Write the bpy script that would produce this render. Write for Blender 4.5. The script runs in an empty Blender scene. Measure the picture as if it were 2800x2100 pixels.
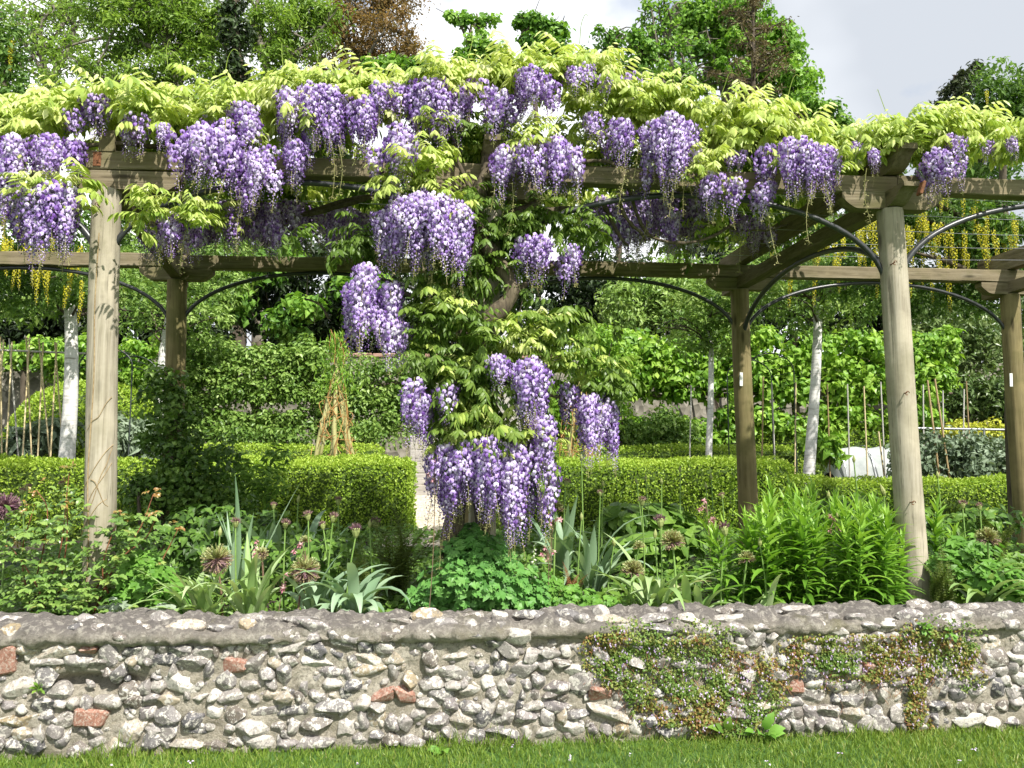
import bpy, bmesh, math
import numpy as np
from mathutils import Vector, Matrix
R = math.radians
sc = bpy.context.scene
COL = sc.collection

# ---------------------------------------------------------------- camera
EYE = np.array([0.0, 0.0, 1.45])
FPX, HOR, YAW = 2200.0, 1250.0, R(4.6)
PIT = math.atan((HOR - 1050.0) / FPX)
cam_d = bpy.data.cameras.new('camera')
cam = bpy.data.objects.new('camera', cam_d)
COL.objects.link(cam)
cam.location = EYE
cam.rotation_euler = (math.pi / 2 + PIT, 0, -YAW)
cam_d.sensor_width = 36.0
cam_d.lens = 36.0 * FPX / 2800.0
cam_d.clip_start = 0.05
cam_d.clip_end = 2000.0
sc.camera = cam

# ---------------------------------------------------------------- light
LDIR = Vector((-0.43, 0.76, -1.0)).normalized()          # direction the sunlight travels
SUN_EL = math.asin(-LDIR.z)
sun_d = bpy.data.lights.new('sun', 'SUN')
sun_d.energy = 4.6
sun_d.angle = R(0.6)
sun_d.color = (1.0, 0.955, 0.88)
sun = bpy.data.objects.new('sun', sun_d)
COL.objects.link(sun)
sun.rotation_euler = LDIR.to_track_quat('-Z', 'Y').to_euler()
sun.location = (6, -10, 14)

world = bpy.data.worlds.new('World')
sc.world = world
world.use_nodes = True
wt = world.node_tree
for n in list(wt.nodes):
    wt.nodes.remove(n)
w_out = wt.nodes.new('ShaderNodeOutputWorld')
w_sky = wt.nodes.new('ShaderNodeTexSky')
w_sky.sky_type = 'NISHITA'
w_sky.sun_disc = False
w_sky.sun_elevation = SUN_EL
w_sky.sun_rotation = math.atan2(-LDIR.x, -LDIR.y)
w_bs = wt.nodes.new('ShaderNodeBackground')
w_bs.inputs['Strength'].default_value = 0.12
wt.links.new(w_sky.outputs[0], w_bs.inputs['Color'])
w_tc = wt.nodes.new('ShaderNodeTexCoord')
w_n1 = wt.nodes.new('ShaderNodeTexNoise')
w_n1.inputs['Scale'].default_value = 1.5
w_n1.inputs['Detail'].default_value = 5
w_n1.inputs['Roughness'].default_value = 0.4
w_map = wt.nodes.new('ShaderNodeMapping')
w_map.inputs['Location'].default_value = (0.40, 0.25, 0.1)
w_map.inputs['Scale'].default_value = (1.0, 1.0, 1.5)
wt.links.new(w_tc.outputs['Generated'], w_map.inputs['Vector'])
wt.links.new(w_map.outputs[0], w_n1.inputs['Vector'])
w_r = wt.nodes.new('ShaderNodeValToRGB')                 # cloud tone: grey bases to white
w_r.color_ramp.elements[0].position = 0.39
w_r.color_ramp.elements[0].color = (0.33, 0.352, 0.385, 1)
w_r.color_ramp.elements[1].position = 0.68
w_r.color_ramp.elements[1].color = (0.92, 0.93, 0.94, 1)
wt.links.new(w_n1.outputs[0], w_r.inputs[0])
w_bc = wt.nodes.new('ShaderNodeBackground')
w_bc.inputs['Strength'].default_value = 1.2
wt.links.new(w_r.outputs[0], w_bc.inputs['Color'])
w_n2 = wt.nodes.new('ShaderNodeTexNoise')
w_n2.inputs['Scale'].default_value = 3.1
w_n2.inputs['Detail'].default_value = 6
wt.links.new(w_map.outputs[0], w_n2.inputs['Vector'])
w_r2 = wt.nodes.new('ShaderNodeValToRGB')                # cloud cover
w_r2.color_ramp.elements[0].position = 0.27
w_r2.color_ramp.elements[1].position = 0.40
wt.links.new(w_n2.outputs[0], w_r2.inputs[0])
w_mx = wt.nodes.new('ShaderNodeMixShader')
wt.links.new(w_r2.outputs[0], w_mx.inputs[0])
wt.links.new(w_bs.outputs[0], w_mx.inputs[1])
wt.links.new(w_bc.outputs[0], w_mx.inputs[2])
wt.links.new(w_mx.outputs[0], w_out.inputs['Surface'])

sc.view_settings.view_transform = 'Standard'
sc.view_settings.look = 'None'
sc.view_settings.gamma = 1.0
sc.view_settings.exposure = 0.86
sc.view_settings.use_curve_mapping = False
try:
    sc.cycles.max_bounces = 6
    sc.cycles.diffuse_bounces = 3
    sc.cycles.glossy_bounces = 2
    sc.cycles.transmission_bounces = 4
    sc.cycles.transparent_max_bounces = 6
    sc.cycles.caustics_reflective = False
    sc.cycles.caustics_refractive = False
except Exception:
    pass

# ---------------------------------------------------------------- pixel rays
_f = np.array([math.sin(YAW) * math.cos(PIT), math.cos(YAW) * math.cos(PIT), math.sin(PIT)])
_r = np.array([math.cos(YAW), -math.sin(YAW), 0.0])
_u = np.cross(_r, _f)


def at(px, py, Y):
    d = _f * FPX + _r * (px - 1400.0) + _u * (1050.0 - py)
    return EYE + d * (Y / d[1])


def smooth(a, b, x):
    t = min(1.0, max(0.0, (x - a) / (b - a)))
    return t * t * (3 - 2 * t)


LAWN = 0.09


def ground_z(y):
    """height of the garden ground: lawn, raised bed, then gently rising kitchen garden"""
    if y < 4.15:
        return LAWN
    return 0.53 + 0.06 * smooth(5.0, 9.0, y) + 0.115 * max(0.0, min(y, 12.5) - 9.0) + 0.05 * max(0.0, min(y, 60) - 12.5)


# ---------------------------------------------------------------- mesh builder
class MB:
    def __init__(self):
        self.v, self.f, self.r, self.n = [], [], [], 0

    def add(self, V, Fc, rnd=0.5, mat=0):
        V = np.asarray(V, dtype=np.float64).reshape(-1, 3)
        Fc = np.asarray(Fc, dtype=np.int64)
        if len(V) == 0 or len(Fc) == 0:
            return
        self.v.append(V)
        rr = np.empty(len(V))
        rr[:] = rnd
        self.r.append(rr)
        self.f.append((Fc + self.n, mat))
        self.n += len(V)

    def merge(self, other, mat4=None, rshift=0.0, scale=1.0):
        V = np.concatenate(other.v)
        if mat4 is not None:
            m = np.array(mat4)
            V = V @ m[:3, :3].T + m[:3, 3]
        base = self.n
        self.v.append(V)
        self.r.append(np.clip(np.concatenate(other.r) + rshift, 0, 1))
        for Fc, mt in other.f:
            self.f.append((Fc + base, mt))
        self.n += len(V)

    def mesh(self, name, mats, smooth_shade=False):
        me = bpy.data.meshes.new(name)
        if not isinstance(mats, (list, tuple)):
            mats = [mats]
        for m in mats:
            me.materials.append(m)
        if not self.v:
            return me
        V = np.concatenate(self.v)
        me.vertices.add(len(V))
        me.vertices.foreach_set('co', V.astype(np.float32).ravel())
        li, ls, mi = [], [], []
        o = 0
        for Fc, mt in self.f:
            k = Fc.shape[1]
            li.append(Fc.ravel())
            ls.append(o + np.arange(len(Fc)) * k)
            mi.append(np.full(len(Fc), mt))
            o += Fc.size
        li, ls, mi = np.concatenate(li), np.concatenate(ls), np.concatenate(mi)
        me.loops.add(len(li))
        me.loops.foreach_set('vertex_index', li.astype(np.int32))
        me.polygons.add(len(ls))
        me.polygons.foreach_set('loop_start', ls.astype(np.int32))
        me.polygons.foreach_set('material_index', mi.astype(np.int32))
        me.polygons.foreach_set('use_smooth', np.full(len(ls), smooth_shade, dtype=bool))
        at_ = me.attributes.new('rnd', 'FLOAT', 'POINT')
        at_.data.foreach_set('value', np.concatenate(self.r).astype(np.float32))
        me.update(calc_edges=True)
        return me

    def obj(self, name, mats, parent=None, smooth_shade=False):
        return link(name, self.mesh(name, mats, smooth_shade), parent)


def link(name, me, parent=None):
    o = bpy.data.objects.new(name, me)
    COL.objects.link(o)
    if parent is not None:
        o.parent = parent
    return o


def tag(o, label=None, cat=None, group=None, kind=None):
    if label:
        o['label'] = label
    if cat:
        o['category'] = cat
    if group:
        o['group'] = group
    if kind:
        o['kind'] = kind
    return o


def thing(name, label, cat, loc=(0, 0, 0), rz=0.0, group=None):
    o = bpy.data.objects.new(name, None)
    o.empty_display_size = 0.1
    COL.objects.link(o)
    o.location = tuple(float(c) for c in loc)
    o.rotation_euler = (0, 0, rz)
    return tag(o, label, cat, group)


def put(name, me, parent, M4):
    """child that shares mesh data, placed by a matrix in the parent's space"""
    o = bpy.data.objects.new(name, me)
    COL.objects.link(o)
    o.parent = parent
    o.matrix_local = M4
    return o


def rel(parent, p):
    return np.asarray(p) - np.array(parent.location)


def nrm(a):
    a = np.asarray(a, dtype=np.float64)
    return a / np.maximum(np.linalg.norm(a, axis=-1, keepdims=True), 1e-9)


# leaf templates: x along the leaf, y across, z up
def _t(v, f):
    return np.array(v, dtype=np.float64), np.array(f)


LEAF2 = _t([(0, 0, 0), (.42, .5, .10), (.42, -.5, .10), (1, 0, -.08)], [(0, 3, 1), (0, 2, 3)])
LEAF4 = _t([(0, 0, 0), (.5, 0, .02), (1, 0, -.16), (.38, .5, .12), (.38, -.5, .12)],
           [(0, 1, 3), (1, 2, 3), (0, 4, 1), (1, 4, 2)])
LEAF8 = _t([(0, 0, 0), (.3, 0, .03), (.65, 0, -.02), (1, 0, -.2), (.22, .36, .08), (.22, -.36, .08), (.55, .5, .07), (.55, -.5, .07),
            (.82, .24, -.05), (.82, -.24, -.05)],
           [(0, 1, 4), (1, 2, 6), (1, 6, 4), (2, 3, 8), (2, 8, 6), (0, 5, 1), (1, 7, 2), (1, 5, 7), (2, 9, 3), (2, 7, 9)])
DROOP = _t([(0, 0, 0), (.3, 0, .03), (.62, 0, -.03), (1, 0, -.24), (.25, .42, -.06), (.25, -.42, -.06), (.6, .46, -.13), (.6, -.46, -.13)],
           [(0, 1, 4), (1, 2, 6), (1, 6, 4), (2, 3, 6), (0, 5, 1), (1, 7, 2), (1, 5, 7), (2, 7, 3)])
LOBED = _t([(0, 0, 0), (.18, .30, .02), (.42, .56, .03), (.50, .25, .06), (.80, .38, .0), (.82, .10, .05), (1.0, 0, -.06),
            (.82, -.10, .05), (.80, -.38, .0), (.50, -.25, .06), (.42, -.56, .03), (.18, -.30, .02), (.45, 0, -.03)],
           [(12, 0, 11), (12, 11, 10), (12, 10, 9), (12, 9, 8), (12, 8, 7), (12, 7, 6), (12, 6, 5), (12, 5, 4), (12, 4, 3), (12, 3, 2),
            (12, 2, 1), (12, 1, 0)])


def place(mb, tmpl, P, A, N, L, W, rnd, mat=0, bend=None):
    """many leaves at once. P base, A axis, N rough normal"""
    T, Fc = tmpl
    P, A, N = np.asarray(P, float).reshape(-1, 3), nrm(A), np.asarray(N, float)
    n, k = len(P), len(T)
    if n == 0:
        return
    L = np.broadcast_to(np.asarray(L, float), (n,))
    W = np.broadcast_to(np.asarray(W, float), (n,))
    S = nrm(np.cross(np.broadcast_to(N, (n, 3)), A) + 1e-7)
    U = np.cross(A, S)
    V = (P[:, None, :] + (L[:, None] * T[None, :, 0])[..., None] * A[:, None, :]
         + (W[:, None] * T[None, :, 1])[..., None] * S[:, None, :]
         + (L[:, None] * T[None, :, 2])[..., None] * U[:, None, :])
    FF = (Fc[None] + (np.arange(n) * k)[:, None, None]).reshape(-1, Fc.shape[1])
    rr = np.repeat(np.broadcast_to(np.asarray(rnd, float), (n,)), k)
    mb.add(V.reshape(-1, 3), FF, rr, mat)


def tube(mb, pts, rad, ns=8, mat=0, rnd=0.5, cap=True):
    P = np.asarray(pts, float)
    n = len(P)
    rad = np.broadcast_to(np.asarray(rad, float), (n,))
    T = nrm(np.gradient(P, axis=0))
    ref = np.array([0, 0, 1.0]) if abs(T[0, 2]) < 0.9 else np.array([1.0, 0, 0])
    s = nrm(np.cross(T[0], ref))
    S = np.empty((n, 3))
    for i in range(n):
        s = nrm(s - T[i] * np.dot(s, T[i]))
        S[i] = s
    B = np.cross(T, S)
    a = np.arange(ns) * 2 * math.pi / ns
    V = P[:, None, :] + rad[:, None, None] * (np.cos(a)[None, :, None] * S[:, None, :] + np.sin(a)[None, :, None] * B[:, None, :])
    i0 = np.arange(n - 1)[:, None] * ns
    j = np.arange(ns)[None, :]
    j2 = (j + 1) % ns
    Fq = np.stack([i0 + j, i0 + j2, i0 + ns + j2, i0 + ns + j], -1).reshape(-1, 4)
    mb.add(V.reshape(-1, 3), Fq, rnd, mat)
    if cap:
        for e, w in ((0, -1), (n - 1, 1)):
            ring = V[e]
            c = P[e]
            idx = np.arange(ns)
            nx = (idx + 1) % ns
            tri = np.stack([np.full(ns, ns), idx, nx] if w > 0 else [np.full(ns, ns), nx, idx], -1)
            mb.add(np.vstack([ring, c]), tri, rnd, mat)


def spline(pts, n=24):
    """Catmull-Rom through the points"""
    P = np.asarray(pts, float)
    P = np.vstack([2 * P[0] - P[1], P, 2 * P[-1] - P[-2]])
    out = []
    m = len(P) - 3
    for t in np.linspace(0, m, n):
        i = min(int(t), m - 1)
        u = t - i
        a, b, c, d = P[i:i + 4]
        out.append(0.5 * ((2 * b) + (-a + c) * u + (2 * a - 5 * b + 4 * c - d) * u * u + (-a + 3 * b - 3 * c + d) * u ** 3))
    return np.array(out)


def ribbons(mb, P0, az, el0, el1, L, W, rnd, seg=7, mat=0, taper=0.6, chan=0.18):
    """strap leaves: start with elevation el0, bend to el1"""
    P0 = np.asarray(P0, float).reshape(-1, 3)
    n = len(P0)
    az, el0, el1, L, W, rnd = [np.broadcast_to(np.asarray(q, float), (n,)) for q in (az, el0, el1, L, W, rnd)]
    t = np.linspace(0, 1, seg + 1)
    el = el0[:, None] + (el1 - el0)[:, None] * t[None] ** 1.6
    dx = np.cos(el) * (L / seg)[:, None]
    dz = np.sin(el) * (L / seg)[:, None]
    hx = np.concatenate([np.zeros((n, 1)), np.cumsum(dx[:, :-1], 1)], 1)
    hz = np.concatenate([np.zeros((n, 1)), np.cumsum(dz[:, :-1], 1)], 1)
    H = np.stack([np.cos(az), np.sin(az), np.zeros(n)], -1)
    S = np.stack([-np.sin(az), np.cos(az), np.zeros(n)], -1)
    C = P0[:, None, :] + hx[..., None] * H[:, None, :]
    C[..., 2] += hz
    w = W[:, None] * 0.5 * np.minimum(1, (0.65 + 1.2 * t)[None]) * (1 - np.clip((t - taper) / (1 - taper), 0, 1)[None] ** 1.5 * 0.97)
    up = np.stack([-np.sin(el) * np.cos(az)[:, None], -np.sin(el) * np.sin(az)[:, None], np.cos(el)], -1)
    Lf = C + w[..., None] * S[:, None, :] + (chan * 2 * w)[..., None] * up
    Rt = C - w[..., None] * S[:, None, :] + (chan * 2 * w)[..., None] * up
    V = np.stack([Lf, C, Rt], 2).reshape(n, -1, 3)
    k = (seg + 1) * 3
    q = []
    for i in range(seg):
        a = i * 3
        q += [(a, a + 1, a + 4, a + 3), (a + 1, a + 2, a + 5, a + 4)]
    q = np.array(q)
    FF = (q[None] + (np.arange(n) * k)[:, None, None]).reshape(-1, 4)
    mb.add(V.reshape(-1, 3), FF, np.repeat(rnd, k), mat)


def hull(pts):
    bm = bmesh.new()
    for p in pts:
        bm.verts.new(tuple(p))
    bmesh.ops.convex_hull(bm, input=bm.verts)
    bm.verts.ensure_lookup_table()
    vs = [v for v in bm.verts if v.link_faces]
    ix = {v: i for i, v in enumerate(vs)}
    V = np.array([v.co[:] for v in vs])
    Fc = np.array([[ix[v] for v in f.verts] for f in bm.faces if len(f.verts) == 3])
    bm.free()
    return V, Fc


def cbox(mb, c, s, bev=0.006, rot=None, mat=0, rnd=0.5, wob=0.0, rng=None):
    """box with chamfered edges, centre c, full sizes s"""
    h = np.array(s, float) / 2
    pts = []
    for x in (-1, 1):
        for y in (-1, 1):
            for z in (-1, 1):
                q = np.array([x, y, z]) * h
                if wob and rng is not None:
                    q = q + rng.normal(0, wob, 3)
                for k in range(3):
                    p = q - np.array([x, y, z]) * bev
                    p[k] = q[k]
                    pts.append(p)
    V, Fc = hull(pts)
    if rot is not None:
        V = V @ np.array(rot)[:3, :3].T
    mb.add(V + np.asarray(c, float), Fc, rnd, mat)


def prism(mb, prof, axis, lo, hi, mat=0, rnd=0.5):
    """extrude a 2D outline; axis 0: profile in (y,z), axis 1: profile in (x,z)"""
    prof = np.asarray(prof, float)
    n = len(prof)

    def up(v):
        o = np.zeros((n, 3))
        o[:, axis] = v
        o[:, 1 if axis == 0 else 0] = prof[:, 0]
        o[:, 2] = prof[:, 1]
        return o
    A, B = up(lo), up(hi)
    i = np.arange(n)
    j = (i + 1) % n
    mb.add(np.vstack([A, B]), np.stack([i, j, j + n, i + n], -1), rnd, mat)
    from mathutils.geometry import tessellate_polygon
    tri = np.array(tessellate_polygon([[Vector((p[0], p[1], 0)) for p in prof]]))
    mb.add(A, tri[:, ::-1], rnd, mat)
    mb.add(B, tri, rnd, mat)


# ---------------------------------------------------------------- materials
def new_mat(name):
    m = bpy.data.materials.new(name)
    m.use_nodes = True
    nt = m.node_tree
    b = nt.nodes['Principled BSDF']
    return m, nt, b


def N(nt, t, **kw):
    n = nt.nodes.new(t)
    for k, v in kw.items():
        if k.startswith('i_'):
            n.inputs[k[2:].replace('_', ' ')].default_value = v
        else:
            setattr(n, k, v)
    return n


def ramp(nt, src, stops):
    r = N(nt, 'ShaderNodeValToRGB')
    e = r.color_ramp.elements
    while len(e) < len(stops):
        e.new(0.5)
    for el, (p, c) in zip(e, stops):
        el.position = p
        el.color = (*c, 1) if len(c) == 3 else c
    nt.links.new(src, r.inputs[0])
    return r.outputs[0]


def mixc(nt, f, a, b, mode='MIX'):
    m = N(nt, 'ShaderNodeMix', data_type='RGBA', blend_type=mode)
    for sock, v in ((m.inputs[0], f), (m.inputs[6], a), (m.inputs[7], b)):
        if hasattr(v, 'is_linked') or hasattr(v, 'links'):
            nt.links.new(v, sock)
        elif isinstance(v, (int, float)):
            sock.default_value = v
        else:
            sock.default_value = (*v, 1)
    return m.outputs[2]


def noise(nt, scale, detail=4, rough=0.55, vec=None, dist=0.0):
    n = N(nt, 'ShaderNodeTexNoise')
    n.inputs['Scale'].default_value = scale
    n.inputs['Detail'].default_value = detail
    n.inputs['Roughness'].default_value = rough
    n.inputs['Distortion'].default_value = dist
    if vec is not None:
        nt.links.new(vec, n.inputs['Vector'])
    return n.outputs[0]


def obj_vec(nt, scale=(1, 1, 1), world_space=False):
    mp = N(nt, 'ShaderNodeMapping')
    mp.inputs['Scale'].default_value = scale
    if world_space:
        g = N(nt, 'ShaderNodeNewGeometry')
        nt.links.new(g.outputs['Position'], mp.inputs[0])
    else:
        t = N(nt, 'ShaderNodeTexCoord')
        nt.links.new(t.outputs['Object'], mp.inputs[0])
    return mp.outputs[0]


def bump(nt, b, h, strength=0.3, dist=0.01):
    bp = N(nt, 'ShaderNodeBump')
    bp.inputs['Strength'].default_value = strength
    bp.inputs['Distance'].default_value = dist
    nt.links.new(h, bp.inputs['Height'])
    nt.links.new(bp.outputs[0], b.inputs['Normal'])


def leaf_mat(name, stops, trans=0.35, rough=0.5, spec=0.35, tcol=1.15, objrand=0.0):
    """leaf colour from the per-leaf attribute; part of the light passes through"""
    m, nt, b = new_mat(name)
    fixed = []
    for s_ in stops:                                   # real leaves are less saturated than pure greens
        if s_[1] >= max(s_[0], s_[2]):
            l_ = .3 * s_[0] + .6 * s_[1] + .1 * s_[2]
            s_ = tuple(max(.004, (l_ + (q - l_) * .94) * 1.05) for q in s_)
        fixed.append(s_)
    stops = fixed
    a = N(nt, 'ShaderNodeAttribute', attribute_name='rnd')
    src = a.outputs['Fac']
    if objrand:
        oi = N(nt, 'ShaderNodeObjectInfo')
        mm = N(nt, 'ShaderNodeMath', operation='MULTIPLY_ADD')
        nt.links.new(oi.outputs['Random'], mm.inputs[0])
        mm.inputs[1].default_value = objrand
        ad = N(nt, 'ShaderNodeMath', operation='SUBTRACT')
        nt.links.new(src, ad.inputs[0])
        ad.inputs[1].default_value = objrand / 2
        nt.links.new(ad.outputs[0], mm.inputs[2])
        src = mm.outputs[0]
    c = ramp(nt, src, [(i / max(1, len(stops) - 1), s) for i, s in enumerate(stops)])
    nt.links.new(c, b.inputs['Base Color'])
    b.inputs['Roughness'].default_value = rough
    b.inputs['Specular IOR Level'].default_value = spec
    tr = N(nt, 'ShaderNodeBsdfTranslucent')
    tc = mixc(nt, 1.0, c, (tcol, tcol * 1.02, 0.62), 'MULTIPLY')
    nt.links.new(tc, tr.inputs[0])
    mx = N(nt, 'ShaderNodeMixShader')
    mx.inputs[0].default_value = trans
    nt.links.new(b.outputs[0], mx.inputs[1])
    nt.links.new(tr.outputs[0], mx.inputs[2])
    nt.links.new(mx.outputs[0], nt.nodes['Material Output'].inputs[0])
    return m


def plain_mat(name, c1, c2=None, scale=20, rough=0.7, spec=0.3, bmp=0.0, stretch=(1, 1, 1), metal=0.0, bdist=0.004):
    m, nt, b = new_mat(name)
    v = obj_vec(nt, stretch, world_space=True)
    n = noise(nt, scale, 5, 0.6, v)
    c = ramp(nt, n, [(0.3, c1), (0.7, c2 or c1)])
    nt.links.new(c, b.inputs['Base Color'])
    b.inputs['Roughness'].default_value = rough
    b.inputs['Specular IOR Level'].default_value = spec
    b.inputs['Metallic'].default_value = metal
    if bmp:
        bump(nt, b, n, bmp, bdist)
    return m


def rvec(rng, n):
    return nrm(rng.normal(size=(n, 3)))


def mtx(loc, rz=0.0, s=1.0, rx=0.0, ry=0.0):
    return Matrix.Translation(Vector(loc)) @ Matrix.Rotation(rz, 4, 'Z') @ Matrix.Rotation(rx, 4, 'X') @ Matrix.Rotation(ry, 4, 'Y') @ Matrix.Diagonal((s, s, s, 1)) if not hasattr(s, '__len__') else \
        Matrix.Translation(Vector(loc)) @ Matrix.Rotation(rz, 4, 'Z') @ Matrix.Rotation(rx, 4, 'X') @ Matrix.Rotation(ry, 4, 'Y') @ Matrix.Diagonal((*s, 1))


# ---------------------------------------------------------------- numpy noise
def vnoise(x, y, seed=0):
    x, y = np.asarray(x, float), np.asarray(y, float)
    xi, yi = np.floor(x).astype(np.int64), np.floor(y).astype(np.int64)
    fx, fy = x - xi, y - yi
    fx, fy = fx * fx * (3 - 2 * fx), fy * fy * (3 - 2 * fy)

    def h(a, b):
        n = (a * 374761393 + b * 668265263 + seed * 1442695041) & 0xFFFFFFFF
        n = ((n ^ (n >> 13)) * 1274126177) & 0xFFFFFFFF
        return ((n ^ (n >> 16)) & 0xFFFF) / 65535.0
    return ((h(xi, yi) * (1 - fx) + h(xi + 1, yi) * fx) * (1 - fy) + (h(xi, yi + 1) * (1 - fx) + h(xi + 1, yi + 1) * fx) * fy)


def fbm(x, y, seed=0, o=4):
    s, a, t = 0.0, 1.0, 0.0
    for i in range(o):
        s = s + a * vnoise(x * 2 ** i, y * 2 ** i, seed + i)
        t += a
        a *= 0.5
    return s / t


def objw(mb, name, mats, parent=None, smooth_shade=False):
    """mesh given in world coordinates, parented to an unrotated thing"""
    if parent is not None:
        off = np.array(parent.location)
        mb.v = [v - off for v in mb.v]
    return mb.obj(name, mats, parent, smooth_shade)


def sheet(xs, ys, zf):
    X, Y = np.meshgrid(xs, ys)
    Z = zf(X, Y)
    V = np.stack([X, Y, Z], -1).reshape(-1, 3)
    nx = len(xs)
    i = (np.arange(len(ys) - 1)[:, None] * nx + np.arange(nx - 1)[None]).ravel()
    return V, np.stack([i, i + 1, i + nx + 1, i + nx], -1)


# ---------------------------------------------------------------- ground materials
m_lawn, nt, b = new_mat('lawn_turf')
v = obj_vec(nt, world_space=True)
c = ramp(nt, noise(nt, 9, 6, 0.6, v), [(0.3, (0.035, 0.085, 0.012)), (0.55, (0.06, 0.14, 0.018)), (0.8, (0.13, 0.16, 0.04))])
nt.links.new(c, b.inputs['Base Color'])
b.inputs['Roughness'].default_value = 0.9
bump(nt, b, noise(nt, 120, 4, 0.7, v), 0.6, 0.02)

m_soil, nt, b = new_mat('garden_soil')
v = obj_vec(nt, world_space=True)
c = ramp(nt, noise(nt, 14, 7, 0.65, v), [(0.3, (0.022, 0.016, 0.010)), (0.6, (0.055, 0.040, 0.026)), (0.85, (0.10, 0.08, 0.05))])
nt.links.new(c, b.inputs['Base Color'])
b.inputs['Roughness'].default_value = 0.95
bump(nt, b, noise(nt, 45, 6, 0.7, v), 0.8, 0.03)

m_gravel, nt, b = new_mat('path_gravel')
v = obj_vec(nt, world_space=True)
vo = N(nt, 'ShaderNodeTexVoronoi')
vo.inputs['Scale'].default_value = 55
nt.links.new(v, vo.inputs['Vector'])
c = ramp(nt, vo.outputs['Color'], [(0.1, (0.30, 0.25, 0.18)), (0.5, (0.50, 0.44, 0.34)), (0.9, (0.68, 0.62, 0.52))])
nt.links.new(c, b.inputs['Base Color'])
b.inputs['Roughness'].default_value = 0.9
bump(nt, b, vo.outputs['Distance'], 0.7, 0.012)

m_grass = leaf_mat('grass_blades', [(0.07, 0.14, 0.012), (0.14, 0.24, 0.022), (0.23, 0.33, 0.040), (0.36, 0.35, 0.12)], trans=0.35, rough=0.45)

rg = np.random.default_rng(11)
V, Fq = sheet(np.linspace(-60, 60, 60), np.concatenate([np.linspace(-60, 2, 20), np.linspace(2.4, 4.18, 10)]),
              lambda X, Y: LAWN - 0.01 + 0.015 * (fbm(X * 1.3, Y * 1.3, 3) - 0.5))
mb = MB(); mb.add(V, Fq)
tag(mb.obj('lawn', m_lawn, None, True), kind='structure')

ys = np.concatenate([np.linspace(4.16, 9, 40), np.linspace(9.3, 16, 26), np.linspace(18, 130, 24)])
gz = np.vectorize(ground_z)
V, Fq = sheet(np.linspace(-90, 90, 150), ys, lambda X, Y: gz(Y) + 0.05 * (fbm(X * 2, Y * 2, 7) - 0.5))
mb = MB(); mb.add(V, Fq)
tag(mb.obj('garden_ground', m_soil, None, True), kind='structure')

# gravel path leading away between the hedges
V, Fq = sheet(np.linspace(-0.62, 0.40, 14), np.linspace(7.6, 14.5, 40), lambda X, Y: gz(Y) + 0.055 + 0.012 * (fbm(X * 9, Y * 9, 9) - 0.5))
mb = MB(); mb.add(V, Fq)
tag(mb.obj('gravel_path', m_gravel, None, True), kind='structure')

# lawn grass in front of the wall
BLADE = _t([(0, .5, 0), (0, -.5, 0), (.55, .42, .06), (.55, -.42, .06), (1, 0, -.1)], [(0, 1, 3), (0, 3, 2), (2, 3, 4)])
n = 52000
P = np.stack([rg.uniform(-3.2, 4.4, n), 3.97 - 0.85 * rg.random(n) ** 1.15, np.full(n, LAWN - 0.012)], -1)
edge = np.clip((P[:, 1] - 3.80) / 0.17, 0, 1)
pn = fbm(P[:, 0] * 2.2, P[:, 1] * 2.2, 5)
keep = rg.random(n) < 0.55 + 0.6 * pn
P, edge, pn = P[keep], edge[keep], pn[keep]
n = len(P)
lean = rg.normal(0, 0.42, (n, 3)); lean[:, 2] = 1.0
Lb = rg.uniform(0.026, 0.055, n) * (0.75 + 0.6 * pn) * (1 + edge * rg.random(n) * 2.0 * (fbm(P[:, 0] * 4, P[:, 0] * 0 + 1, 15) > 0.5))
Nn = rg.normal(0, 1, (n, 3)); Nn[:, 2] *= 0.2
mb = MB()
place(mb, BLADE, P, lean, Nn, Lb, rg.uniform(0.0025, 0.0048, n), np.clip(0.15 + 0.5 * pn + rg.normal(0, .16, n) + (rg.random(n) < .05) * .5, 0, 1))
tag(mb.obj('lawn_grass', m_grass), 'short bright green mown grass at the foot of the flint wall', 'grass', kind='stuff')

# ================================================================ FLINT WALL
WY = 3.965
m_mortar, nt, b = new_mat('lime_mortar')
v = obj_vec(nt, world_space=True)
n1 = noise(nt, 7, 8, 0.62, v)
n2 = noise(nt, 60, 6, 0.7, v)
c = ramp(nt, n1, [(0.28, (0.30, 0.26, 0.19)), (0.45, (0.48, 0.43, 0.335)), (0.62, (0.62, 0.57, 0.47)), (0.8, (0.54, 0.485, 0.40))])
c = mixc(nt, ramp(nt, n2, [(0.47, (0, 0, 0)), (0.60, (1, 1, 1))]), c, (0.33, 0.295, 0.235))
c = mixc(nt, ramp(nt, noise(nt, 140, 5, 0.8, v), [(0.52, (0, 0, 0)), (0.62, (.8, .8, .8))]), c, (0.62, 0.58, 0.50))
# lichen and soot on the coping
sx = N(nt, 'ShaderNodeSeparateXYZ')
gp = N(nt, 'ShaderNodeNewGeometry')
nt.links.new(gp.outputs['Position'], sx.inputs[0])
hz = N(nt, 'ShaderNodeMapRange')
hz.inputs['From Min'].default_value = 0.57
hz.inputs['From Max'].default_value = 0.66
nt.links.new(sx.outputs['Z'], hz.inputs['Value'])
lich = mixc(nt, ramp(nt, noise(nt, 26, 8, 0.72, v), [(0.38, (0, 0, 0)), (0.50, (1, 1, 1))]), (0.50, 0.465, 0.41), (0.17, 0.155, 0.15))
mm = N(nt, 'ShaderNodeMath', operation='MULTIPLY')
nt.links.new(hz.outputs[0], mm.inputs[0]); mm.inputs[1].default_value = 0.85
c = mixc(nt, mm.outputs[0], c, lich)
moss = ramp(nt, noise(nt, 3.2, 5, 0.6, v), [(0.60, (0, 0, 0)), (0.72, (1, 1, 1))])
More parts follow.
